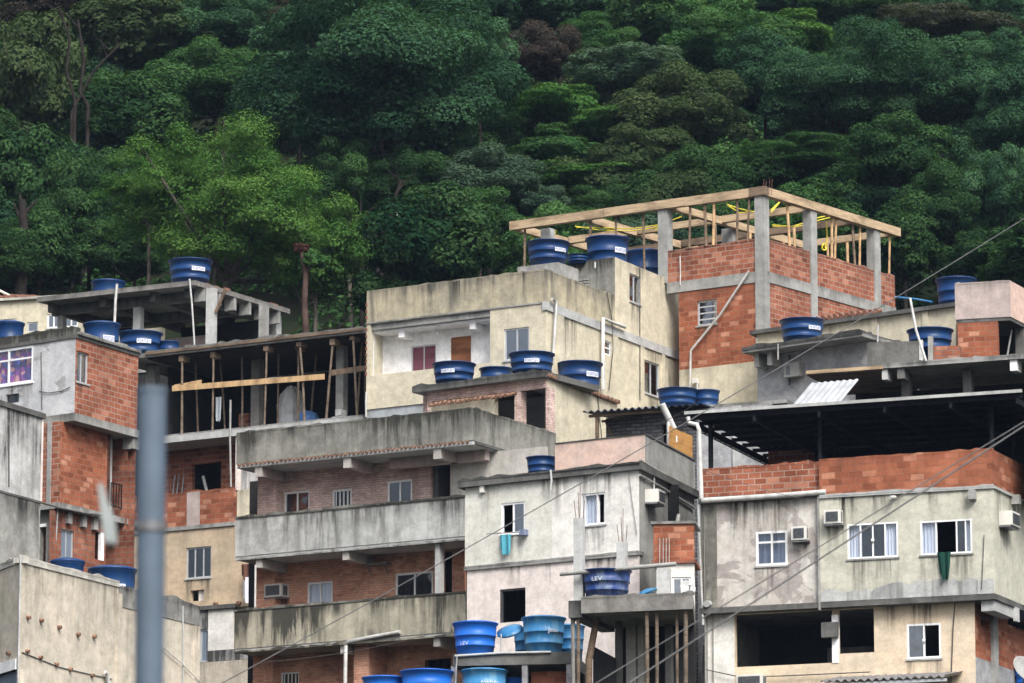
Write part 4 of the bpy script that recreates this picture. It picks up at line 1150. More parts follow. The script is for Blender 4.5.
# ---------------------------------------------------------------- tile edged house with four tanks
def tile_house():
    C, L, R = corner(547, 372, 131.2, -.125, .36, 380, 385)
    h = house('house', 'low house with clay tile eaves and open brick bays carrying four blue tanks', 'house', C)
    sL = L.S(417, 386); sR = R.S(617, 400); zt = C.z; z0 = zt-.17; zb = base(C)
    D = 2.6
    m = MB(); m.box(L, sL, .06, z0, zt, -.25, D); m.build('roof', M['concdark'], h)
    tiles(h, R.at(-.1, -.12, z0+.04), R.at(sR, -.12, z0-.0), R.t*.4+Vector((0, 0, .10)), .15, .06, 2, 'tileold')
    m = MB(); m.box(R, -.05, sR, z0-.02, z0+.06, -.02, 1.2); m.build('roof_edge', M['conc'], h)
    crumbs(h, 'concdark', L, sL, .05, zt, -.25, .2, .06)
    zo = z0-.02
    zbnd = L.Z(500, 393)
    wallp(h, M['veneer'], L, L.S(427, 392), -.02, zbnd, z0, name='lintel_band')
    def pil(u0, u1, mat='veneer', t0=.0, t1=.3):
        boxp(h, 'pillar', M[mat], L, L.S(u0, 410), L.S(u1, 410), zb, zbnd-.002, t0, t1)
    pil(514.5, 520.5); pil(545.8, 549.2); pil(427, 432)
    boxp(h, 'inner_backing_wall', M['innershadebrick'], L, sL, -1.3, zb, z0-.01, D-.2, D)
    boxp(h, 'low_wall', M['brickdark'], L, L.S(520, 420), L.S(546, 420), zb, L.Z(533, 429), .05, .2)
    # small tiled awning over a cream wall
    wallp(h, M['cream'], L, L.S(436, 410), L.S(500, 410), zb, L.Z(468, 403), t0=-.25, ztop=L.Z(468, 400))
    A = L.off(-.55); z = A.Z(466, 401)
    tiles(h, A.at(A.S(427, 402), 0, z), A.at(A.S(507, 400), 0, z), L.t*.55+Vector((0, 0, .14)), .15, .055, 2, 'tileold', 'awning_tiles')
    wallp(h, M['cream'], R, 0.02, sR, zb, z0-.03, cap0=False, label='pale side wall with rain streaks')
    m = MB(); m.box(L, sL, sL+.15, zb, z0-.005, .3, D); m.build('side_wall', M['veneer'], h)
    m = pxtube([(597, 390), (600, 420), (602, 440)], .012, R, -.03); m.build('wire', M['cabledark'], h)
    for u0, u1, v, t, lb, kd, tr in ((432, 476, 363, .35, 'blue water tank at the left end of the tile edged roof', 'navy', -18), (479, 513, 367.5, 1.6, 'smallest blue tank between two larger ones on the tile edged roof', 'plain', 0), (508.5, 555, 353, .35, 'largest labelled blue tank above the corner of the tile edged roof', 'navy', 0)):
        Q = qp(L, (u0+u1)/2, 370, t+.35); tank(u0, u1, v, 0, Q.y, lb, kd, zt+.003, tr)
    Q = qp(R, 579, 375, .75)
    tank(556, 603, 362, 0, Q.y, 'blue tank behind the red tile edge against the cream house', 'navy', z0+.08, 38)
tile_house()
# ---------------------------------------------------------------- large cream house in the middle
def cream_house():
    C, L, R = corner(546, 269.5, 134, -.122, .378, 280, 300)
    h = house('house', 'large cream house with a white recessed balcony, brown door and weathered parapet', 'house', C)
    zt = C.z; zs1 = L.Z(545, 301.5); zb = base(C)
    sL = L.S(366.5, 330); sR = R.S(680, 340); zs0 = zs1-.26
    wallp(h, M['cream_par'], L, sL, 0, zs1, zt, name='parapet', cap1=False)
    s615 = R.S(615, 280)
    wallp(h, M['cream_par'], R, 0, s615, zs1, zt, name='parapet', cap0=False)
    crumbs(h, 'cream_par', L, sL, 0, zt, 0, .16, .035); crumbs(h, 'cream_par', R, .02, s615, zt, 0, .16, .04)
    # upper block
    zk = R.Z(616, 257.5); K = Face(R.at(s615, 0, 0), L.ang); sK = K.S(574, 270)
    hb = []
    win(h, R, (629.5, 275, 640.5, 303), hb, 'go', 'framealu', gl='glassgrey', sill='conclight', fw=.04)
    wallp(h, M['cream'], R, s615, sR, zs1, zk, hb, cap0=False, label='cream wall of the raised roof block')
    zk2 = zk
    wallp(h, M['parapet1'], K, sK, 0, zs1, zk2, cap1=False, label='grey stained front of the raised roof block')
    sl = MB()
    for i in range(6):
        zz = zt+.18+i*.085; sl.box(K, K.S(571, 277), K.S(589, 277), zz, zz+.055, -.06, -.004)
    sl.build('louvre_slats', M['conc'], h)
    slab(h, 'roof', M['conc'], K, Face(K.P, R.ang), sK, sR-s615, zk-.5, zk-.35, -.17)
    slab(h, 'roof', M['conc'], L, R, sL, sR, zs0+.02, zs1-.02, -.05)
    m = MB(); m.box(R, -.05, sR, zs0, zs1-.004, -.05, .1); m.build('slab_band', M['conclight'], h)
    m = MB(); m.box(L, sL, -.05, zs1-.05, zs1-.004, -.03, .1); m.build('slab_edge', M['conc'], h)
    hl = []
    bal = L.rect(370.5, 318, 490, 369); zbal = bal[2]
    bal = (bal[0], bal[1], bal[2], zs1-.06)
    hl.append(bal)
    win(h, L, (504, 328, 529, 359.5), hl, 'gg', 'framealu', gl='glassgrey', sill='conclight', rec=.03)
    hl2 = []
    zbot = L.Z(400, 406)
    wallp(h, M['cream'], L, sL, 0, zbot, zs1-.052, hl, cap1=False, ztop=zs1)
    wallp(h, M['baseblue'], L, sL, 0, zb, zbot-.003, cap1=False, t0=.04)
    # balcony room
    T = .72; G = L.off(T); hg = []
    win(h, G, (411, 345, 436, 371), hg, 'bb', 'framealu', cur='doorpurple', fw=.045)
    door(h, G, (450.5, 336.5, 471, 392), hg)
    a, b = bal[0]-.1, bal[1]+.05
    zfl = zbal-.9
    wallp(h, M['white'], G, a, b+.6, zfl, zs0+.01, hg, name='balcony_wall')
    boxp(h, 'balcony_wall', M['white'], L, a, a+.1, zfl, zs0+.01, .165, T-.002)
    boxp(h, 'balcony_wall', M['white'], L, bal[1]+.0, bal[1]+.1, zfl, zs0+.01, .165, T-.002)
    boxp(h, 'balcony_floor', M['conclight'], L, a, b, zfl-.1, zfl, .165, T)
    boxp(h, 'balcony_ceiling', M['white'], L, a+.1, b-.06, zs0-.06, zs0+.012, .166, T-.003)
    for u in (395, 466):
        s = L.S(u, 325); boxp(h, 'beam', M['white'], L, s, s+.2, zs0-.26, zs0-.063, .2, T-.01)
    m = MB(); s = L.S(428, 323); m.tube([L.at(s, .4, zs0-.06), L.at(s, .4, zs0-.16)], .02, 6); o = m.build('lamp_holder', M['framewhite'], h)
    m = MB(); m.lathe([(0, -.08), (.05, -.06), (.06, 0), (.03, .06), (0, .07)], L.at(s, .5, zs0-.2), 12); m.build('bulb', M['white'], o)
    m = MB()
    for i in range(12):
        zz = zbal+.02+i*.19; m.box(L, sL-.03, sL+.03, zz, zz+.1, -.015, -.003)
    m.build('brick_ends', M['brickdark'], h)
    hr = []
    win(h, R, (644, 362, 659.5, 395), hr, 'gg', 'framealu', gl='glassgrey', sill='conclight', fw=.045)
    win(h, R, (604.5, 341, 611.5, 355), hr, 'g', 'framewhite', gl='glassgrey', fw=.04, hbars=1)
    boxp(h, 'inner_backing_wall', M['innershade'], R, 1.2, sR-.2, zb, zs0-.01, .9, 1.0); boxp(h, 'inner_backing_wall', M['innershade'], R, s615+.2, sR-.2, zs1, zk-.36, .7, .8); boxp(h, 'inner_backing_wall', M['innershade'], L, L.S(494, 340), -.3, zb, zs0-.01, 1.2, 1.3)  # dark backings added behind the windows in place of room shade
    wallp(h, M['cream'], R, 0, sR, zb, zs0-.002, hr, cap0=False, ztop=zs1)
    for u0, u1 in ((556, 563), (611, 617), (639.5, 643), (661, 664)):
        boxp(h, 'pilaster', M['cream'], R, R.S(u0, 340), R.S(u1, 340), zb, zs0-.004, -.045, -.001)
    m = pxtube([(552, 299), (556, 301), (555, 330), (553, 359)], .045, R, -.14); m.build('downpipe', M['pvc'], h)
    m = pxtube([(625, 327), (603, 318.5), (603, 390)], .06, R, -.14); m.build('downpipe', M['pvc'], h)
    m = pxtube([(607, 292), (612, 320), (613, 350), (609, 390)], .014, R, -.05); m.build('wire', M['cabledark'], h)
    m = pxtube([(640, 262), (640, 290), (640, 400)], .012, R, -.03); m.build('wire', M['cabledark'], h)
    m = pxtube([(366.5, 392), (366, 402), (366, 417)], .03, L, -.05); m.build('downpipe', M['pvc'], h)
    m = pxtube([(595, 268), (595, 262)], .03, R, .2); o = m.build('vent_pipe', M['pvc'], h)
    closure(h, L, R, sL, sR, zb, zs1-.03, M['cream'])
    rs_ = random.Random(17)
    for i in range(6):
        a = sL+(0-sL)*rs_.uniform(.02, .9); stain(h, L, a, a+rs_.uniform(.3, .8), zt-.01, rs_.uniform(.5, .9), -.008)
    for i in range(7):
        a = sR*rs_.uniform(.03, .9); stain(h, R, a, a+rs_.uniform(.25, .7), zs0-.005, rs_.uniform(.8, 2.2), -.008)
    for i in range(3):
        a = s615+(sR-s615)*rs_.uniform(.03, .8); stain(h, R, a, a+rs_.uniform(.3, .7), zk-.01, rs_.uniform(.8, 1.6), -.008)
    # parapets at the back
    A, Cc, B, D = poly(L, R, sL, sR, -.02)
    m = MB(); F = Face(D, math.atan2(A.y-D.y, A.x-D.x)); m.wall(F, 0, (A-D).length, zs1-.03, zt-.2, th_=.12); m.build('rear_parapet', M['cream_par'], h)
    zr = zs1-.02
    for u0, u1, v0, t, lb, kd, tr in ((526, 570, 241.5, 2.6, 'navy tank with white label under the left end of the timber frame', 'navy', 40), (585, 630, 237, 1.4, 'tallest navy tank of the row on the raised block under the timber frame', 'navy', 40), (624, 665, 250, 1.2, 'low blue tank at the right edge of the raised roof block', 'plain', 0), (566, 590, 255, 4.5, 'small navy tank glimpsed between two larger ones under the timber frame', 'plain', 0)):
        if u0 < 570: Q = qp(L, (u0+u1)/2, 280, t); z = L.off(t).Z(548, 268); sq = L.off(t).S(548, 268); boxp(h, 'tank_base', M['conc'], L.off(t), sq-.7, sq+.7, zs1, z-.003, -.6, .6)
        elif u0 == 566: Q = qp(K, 578, 258, 1.6); z = K.off(1.6).Z(578, 265); boxp(h, 'tank_base', M['parapet1'], K.off(1.6), K.S(566, 262)-.1, K.S(590, 262)+.6, zs1, z-.003, -.6, .6)
        elif u0 == 585: Q = qp(K, 607, 258, .8); z = zk-.35
        else: Q = qp(R, 644, 290, t); z = zk-.35
        tank(u0, u1, v0, 0, Q.y, lb, kd, z, tr)
cream_house()

# ---------------------------------------------------------------- brick house with timber formwork
def timber_house():
    P = pt(680, 283, 140.7); th0 = th(-.131, 283)
    L0 = Face(P, th0); s = L0.S(764.5, 275); C = L0.at(s, 0, 0)
    L = Face(C, th0); R = Face(C, th(.262, 280))
    h = house('unfinished_house', 'tall red brick house with grey concrete columns and cream lower wall at the upper right', 'house', C)
    zb = base(C)
    zt = L.Z(764, 238.5); zb1 = L.Z(760, 271); zb0 = L.Z(760, 282); zc = L.Z(757, 361); zcol = L.Z(764, 195)
    sL = L.S(667, 262); sR = R.S(895, 290); s680 = L.S(679, 330)
    hl = []
    wallp(h, M['brick'], L, sL, -.12, zb1, zt, name='parapet')
    wallp(h, M['brick'], R, .12, sR, zb1, zt, name='parapet', label='upper brick parapet with fresh mortar')
    crumbs(h, 'brick', L, sL, -.3, zt, .0, .16, .05); crumbs(h, 'brick', R, .2, sR, zt, .0, .16, .06)
    m = MB(); m.box(L, sL, -.1, zb0, zb1-.003, -.03, .2); m.box(R, .1, sR, zb0+.001, zb1-.004, -.03, .2); m.build('concrete_band', M['conc'], h)
    win(h, L, (697, 300, 717, 325), hl, 'ggg'[:1], 'framealu', gl='glassgrey', hbars=3, sill='conc', rec=.05)
    wallp(h, M['brick2'], L, s680, -.12, zc, zb0-.003, hl)
    wallp(h, M['brick'], R, .12, sR, zc, zb0-.003)
    hc = []
    win(h, L, (701, 391, 716, 402), hc, 'gg', 'framewhite', gl='glassgrey', fw=.04)
    wallp(h, M['cream'], L, s680, 0, zb, zc-.003, hc, cap1=False)
    wallp(h, M['cream'], R, 0, sR, zb, zc-.003, cap0=False)
    def col(F, u, w, t, z0, z1, mat='conclight'):
        s = F.S(u, 250); boxp(h, 'column', M[mat], F, s-w/2, s+w/2, z0, z1, t, t+.3)
    wc = .17
    m = MB(); m.box(L, -.30, .04, zc-.1, zcol, -.05, .25); m.build('column', M['conc'], h)
    for u in (813, 876.5):
        s = R.S(u, 265); boxp(h, 'column', M['conc'], R, s-.17, s+.17, zc, zcol-.02, -.05, .25)
    s = L.S(663, 240); boxp(h, 'column', M['conc'], L, s-.17, s+.17, zb1, zcol-.02, -.02, .3)
    s = L.S(540, 240); boxp(h, 'column', M['conclight'], L, s-.17, s+.17, zb1-1.2, zcol-.02, .3, .6)
    Fi = L.off(3.4); s = Fi.S(727, 235); boxp(h, 'column', M['conc'], Fi, s-.2, s+.2, zb1, zcol-.02, 0, .35)
    slab(h, 'terrace_floor', M['conc'], L, R, s680, sR, zb0+.03, zb1-.03, -.2)
    closure(h, L, R, s680, sR, zb, zb0, M['brick'])
    A, Cc, B, D = poly(L, R, s680, sR, -.0)
    m = MB(); F = Face(B, math.atan2(D.y-B.y, D.x-B.x)); m.wall(F, 0, (D-B).length*.7, zb1, zt, th_=.14); m.build('rear_parapet', M['brick'], h)
    m = pxtube([(749, 271), (720, 315), (691, 350), (690.5, 362), (690, 392)], .036, L, -.12); m.build('downpipe', M['pvc'], h)
    m = pxtube([(697, 383), (697.5, 404)], .03, L, -.1); m.build('conduit', M['pvc'], h)
    s0, s1, q0, q1 = L.rect(695.5, 379, 699.5, 384); boxp(h, 'meter_box', M['acwhite'], L, s0, s1, q0, q1, -.2, -.02)
    m = pxtube([(680, 256), (680.5, 275), (680, 285)], .02, L, -.06); m.build('conduit', M['pvc'], h)
    rods = MB()
    for u in (763, 769):
        for t in (.0, .15):
            s = L.S(u, 190); rods.tube([L.at(s, t, zcol), L.at(s+.03, t, zcol+.5)], .008, 5)
    rods.build('rebar', M['rust'], h)
    # timber formwork on top
    f = thing('timber_formwork', 'pale timber beam frame on thin props above the red brick house', 'timber frame', L.at(0, .1, zb1))
    zT = L.Z(764, 187); zB = zT-.27; sT = L.S(511, 225); sTR = R.S(898, 220)
    Lf = L.off(-.08); Rf = R.off(-.08)
    def beam(F, a, b, z0, z1, t0, t1, mat='timber'):
        j = _cr.uniform(-.02, .02); m = MB(); m.box(F, a, b, z0+j, z1+j*.6, t0+j, t1+j*.5); return m.build('beam', M[mat], f)
    cut = [sT, sT*.62, sT*.30, sT*.05]
    for a, b in zip(cut[:-1], cut[1:]): beam(L, a, b-.01, zB, zT, -.10, .10)
    beam(L, sT*.05, .10, zB-.01, zT+.0, -.12, .09, 'timberold')
    cr = [.14, sTR*.42, sTR]
    for a, b in zip(cr[:-1], cr[1:]): beam(R, a, b-.01, zB+.003, zT-.003, -.10, .12)
    depth = sTR
    d_ = R.e.dot(L.t)          # inward advance per metre along R
    for i, fr in enumerate((.36, .68, .98)):
        O = R.at(sTR*fr, 0, 0); F = Face(O, L.ang)
        beam(F, sT*.97, -.15, zB+.006, zT-.05, -.09, .09, 'timber' if i != 1 else 'timberold')
    for i, fr in enumerate((.98, .70, .36)):
        O = L.at(sT*fr, 0, 0); F = Face(O, R.ang)
        beam(F, .15, sTR*.97, zB-.05, zT-.09, -.09, .09, 'timber')
    def prop(P, z0, z1):
        q = _cr.uniform(-.07, .07); P = Vector((P[0], P[1], 0)); m = MB(); m.tube([P+L.e*q+Vector((0, 0, z0)), P-L.e*q*.3+Vector((0, 0, z1))], _cr.uniform(.038, .052), 5); m.build('prop', M[_cr.choice(['plank', 'plank', 'timberold'])], f)
    random.seed(4)
    for u in (522.5, 588, 614, 641.5, 690, 705, 714, 737.5, 749):
        s = L.S(u, 225); zlow = zt-.0 if s > sL else zb1-.3
        prop(L.at(s, .0 if s > sL else .12, 0), zlow, zB-.003)
    for u in (790, 834, 838, 855, 862, 891.5):
        s = R.S(u, 235); prop(R.at(s, .08, 0), zt, zB-.003)
    for fa in (.25, .5, .75):
        for fb in (.3, .55, .8, .95):
            O = R.at(sTR*fb, 0, 0); F = Face(O, L.ang); prop(F.at(sT*fa*.7, .0, 0), zb1, zB-.06)
    m = MB()
    random.seed(2)
    runs = [((575, 226), (600, 229), (630, 228), (655, 226), (672, 221)), ((655, 229), (668, 222), (682, 216)), ((727, 203), (740, 210), (752, 211), (765, 209)), ((771, 210), (780, 200)), ((528, 228), (532, 238), (526, 243)), ((545, 232), (552, 240), (556, 230)), ((772, 226), (790, 226), (806, 223)), ((818, 218), (832, 215)), ((843, 222), (848, 219), (852, 222))]
    o = None
    hs = thing('yellow_hose', 'yellow hose looped loosely through the timber frame', 'hose', L.at(-1, 1.2, zT-.5))
    for r_ in runs:
        F = L if r_[0][0] < 766 else R
        for k in range(2):
            q = pxtube([(u+random.uniform(-1.5, 1.5), v+random.uniform(-1.5, 1.5)+k*1.5) for u, v in r_], .017, F, .9+.2*k)
            q.build('hose_run', M['yellow'], hs)
    F = R.off(.35); s, z = F.hit(824, 247); q = MB()
    q.tube([F.at(s+.1*math.cos(a), .02*math.sin(a*2), z+.1*math.sin(a)) for a in [i*math.pi/8 for i in range(17)]], .03, 6)
    q.tube([F.at(s+.1, 0, z+.05), F.at(s+.18, 0, z+.4), F.at(s+.15, 0, z+.85)], .02, 6)
    q.build('hose_coil', M['yellow'], hs)
timber_house()

# ---------------------------------------------------------------- long cream wall with tiled edge
def long_house():
    P = pt(955, 303, 133.6); L = Face(P, th(-.15, 310)); R = Face(P, th(.45, 310))
    h = house('house', 'long low cream house with dark tiled eaves below the red brick house', 'house', P)
    sL = L.S(757, 330); zb = base(P); zt = P.z; m = MB()
    # eaves rise stepwise toward the right
    wallp(h, M['cream'], L, sL, 0, zb, zt-.12)
    wallp(h, M['cream'], R, 0, 4, zb, zt-.12, cap0=False)
    closure(h, L, R, sL, 4, zb, zt-.14, M['cream'])
    slab(h, 'roof', M['concdark'], L, R, sL, 4, zt-.117, zt, .16)
    tiles(h, L.at(L.S(800, 322), -.14, zt+.02), L.at(L.S(876, 313), -.14, zt+.02), L.t*.5+Vector((0, 0, .12)), .2, .09, 2, 'redroof')
    for u in (875, 926):
        s = L.S(u, 318); boxp(h, 'pilaster', M['cream'], L, s-.1, s+.1, zb, zt-.12, -.05, -.001)
    Q = qp(L, 940, 300, 1.0)
    tank(935, 977, 278, 0, Q.y, 'dark blue tank on the far roof beside the pink rooftop block', 'plain', zt+.003, 0)
    m = pxtube([(895, 297), (915, 299), (932, 302)], .03, L, .5); m.build('roof_pipe', M['tankfaded'], h)
long_house()

# ---------------------------------------------------------------- grey cement house with projecting slab
def cement_house():
    C, L, R = corner(862, 331.5, 130, -.15, .26, 338, 335)
    h = house('house', 'raw grey cement house under a thin projecting slab with a tank on it', 'house', C)
    sL = L.S(742, 348); sR = R.S(905, 340); zt = C.z; zb = base(C); z0 = zt-.13
    slab(h, 'roof', M['conc'], L, R, sL, sR, z0, zt)
    m = MB(); m.box(L, sL, .03, zt-.06, zt+.012, -.03, -.002); m.build('roof_edge', M['concdark'], h)
    crumbs(h, 'concdark', L, sL, 0, zt+.012, -.03, .2, .05); crumbs(h, 'concdark', R, 0.02, sR, zt, .0, .2, .05)
    T = .75; G = L.off(T); g0 = G.S(757.5, 380); g1 = G.S(872, 380)
    hg = []
    wallp(h, M['rawcement'], G, g0, g1, zb, z0-.003, hg)
    a = R.off(.3)
    for u in (764, 777):
        s = G.S(u, 355); boxp(h, 'bracket', M['conc'], G, s, s+.16, z0-.4, z0-.004, -.5, -.001)
    boxp(h, 'side_wall', M['rawcement'], G, g1-.16, g1, zb, z0-.003, .17, 4)
    m = MB(); m.box(G, g0, g1, zb, z0-.01, 4.0, 4.15); m.box(G, g0+.001, g0+.16, zb, z0-.012, .17, 4.0); m.build('rear_wall', M['rawcement'], h)
    s0, s1, q0, q1 = G.rect(790, 364, 805, 378); b = boxp(h, 'meter_box', M['conc'], G, s0, s1, q0, q1, -.3, -.002)
    m = MB(); m.box(G, s0+.08, s0+.2, q0+.08, q1-.08, -.32, -.302); m.build('dial', M['acdark'], b)
    m = pxtube([(789.5, 355), (789.5, 385)], .03, G, -.1); m.build('pipe', M['cabledark'], h)
    m = pxtube([(778, 344), (778, 360)], .025, L, -.05); m.build('pipe', M['conc'], h)
    m = pxtube([(878, 325), (877.5, 345)], .025, L, -.3); m.build('pipe', M['conclight'], h)
    Q = qp(L, 802, 340, .75)
    tank(779, 825, 319.5, 0, Q.y, 'blue tank near the edge of the thin slab of the raw cement house', 'navy', zt+.003, 35)
    # dark cistern wall to the right
    w = house('cistern', 'dark grey concrete cistern block holding a wide tank, right of the cement house', 'cistern', pt(895, 350, 130.2))
    F = Face(pt(867, 345, 129.2), th(-.03, 345)); zt2 = F.Z(895, 341.5)
    wallp(w, M['concdark'], F, 0, F.S(919, 350), zb, zt2, th_=2.0)
    boxp(w, 'pillar', M['conclight'], F, F.S(919, 350)+.002, F.S(923, 350), zb, zt2+.02, -.03, .3)
    boxp(w, 'pillar', M['conc'], F, F.S(928, 350)+.002, F.S(933, 350), zb, zt2+.12, -.03, .3)
    boxp(w, 'low_wall', M['brickdark'], F, F.S(933, 350)+.004, F.S(960, 350), zb, zt2-.15, .1, .5)
    Q = qp(F, 930, 345, 1.1)
    tank(906.5, 953.5, 329, 0, Q.y, 'wide shallow blue tank behind the dark cistern block', 'brightplain' if 0 else 'plain', zt2-.3, 0)
cement_house()

# ---------------------------------------------------------------- pink block, top right
def pink_block():
    C, L, R = corner(1010, 280.5, 131.5, -.06, .42, 285, 290)
    h = house('house', 'dull pink rooftop block over red brick at the right edge', 'house', C)
    sL = L.S(955, 300); zt = C.z; zb = base(C); zp = L.Z(985, 318); sR = 5
    wallp(h, M['pinkgrey'], L, sL, 0, zp, zt, cap1=False)
    wallp(h, M['pink'], R, 0, sR, zp, zt, cap0=False)
    crumbs(h, 'pinkgrey', L, sL, 0, zt, 0, .16, .03)
    slab(h, 'roof', M['conc'], L, R, sL, sR, zt-.3, zt-.15, -.1)
    s = L.S(998, 340)
    wallp(h, M['brick2'], L, sL+.05, s, zb, zp-.1, t0=.03, ztop=zp)
    slab(h, 'floor_slab', M['concdark'], L, R, sL, sR, zp-.1, zp-.003, -.02)
    boxp(h, 'inner_backing_wall', M['innershade'], L, sL+.1, .3, zb, zp-.11, 2.2, 2.35)
    m = MB(); m.box(R, 1.2, 1.45, zb, zp-.11, .05, .3); m.box(R, 3, sR, zb, zp-.11, .05, .2); m.build('wall', M['concdark'], h)
    closure(h, L, R, sL, sR, zb, zp-.12, M['innershade'])
    m = MB(); m.tube([R.at(.6, .4, zp-1.3), R.at(.9, .3, zp-.2)], .03, 6); m.build('brace', M['conc'], h)
pink_block()

# ---------------------------------------------------------------- long concrete slab shed
def slab_shed():
    P = pt(883, 364, 125.2); L = Face(P, th(-.073, 362)); 
    h = house('shed', 'long concrete slab roof with a wooden edged left part, above the black canopy', 'shed', P)
    s0 = L.S(806, 371); s1 = L.S(1075, 358); zt = P.z; zb = base(P); D = 3.6
    m = MB(); m.box(L, 0, s1, zt-.12, zt, 0, D); m.build('roof', M['conc'], h)
    crumbs(h, 'conc', L, .02, s1, zt, 0, .3, .035)
    m = MB(); m.box(L, s0, -.005, zt-.16, zt-.04, .05, D-.3); m.build('formwork_roof', M['timberold'], h)
    m = MB(); m.box(L, s0, -.01, zt-.13, zt-.035, 0, .045); m.build('edge_board', M['timber'], h)
    boxp(h, 'rear_wall', M['innershade'], L, s0+.4, s1, zb, zt-.17, D-.35, D-.2)
    boxp(h, 'low_wall', M['pinkgrey'], L, L.S(850, 395), L.S(940, 395), zb, L.Z(890, 395), 1.6, 1.75)
    for u, w, mt in ((884, .16, 'conclight'), (900, .2, 'concdark'), (1013, .2, 'white')):
        s = L.S(u, 365); boxp(h, 'bracket', M[mt], L, s-w/2, s+w/2, zt-.42, zt-.165 if u < 884 else zt-.125, .06, .5)
    for u in (898, 960, 1040):
        s = L.S(u, 380); boxp(h, 'column', M['concdark'], L, s-.12, s+.12, zb, zt-.165, .7, .95)
    m = pxtube([(910, 298), (916, 330), (926, 361)], .036, L, -.1); m.build('leaning_pipe', M['pvc'], h)
    # white corrugated sheet
    A, B = pt(791, 407, 124.2), pt(839, 403, 124.0); Dv = pt(811, 383, 125.2)-A
    m = MB(); m.corr(A, B, Dv, .17, .016); tag(m.build('corrugated_sheet', M['roofsheet'], None, loc=A), 'bright white corrugated sheet leaning under the wooden edged slab', 'roof sheet')
slab_shed()

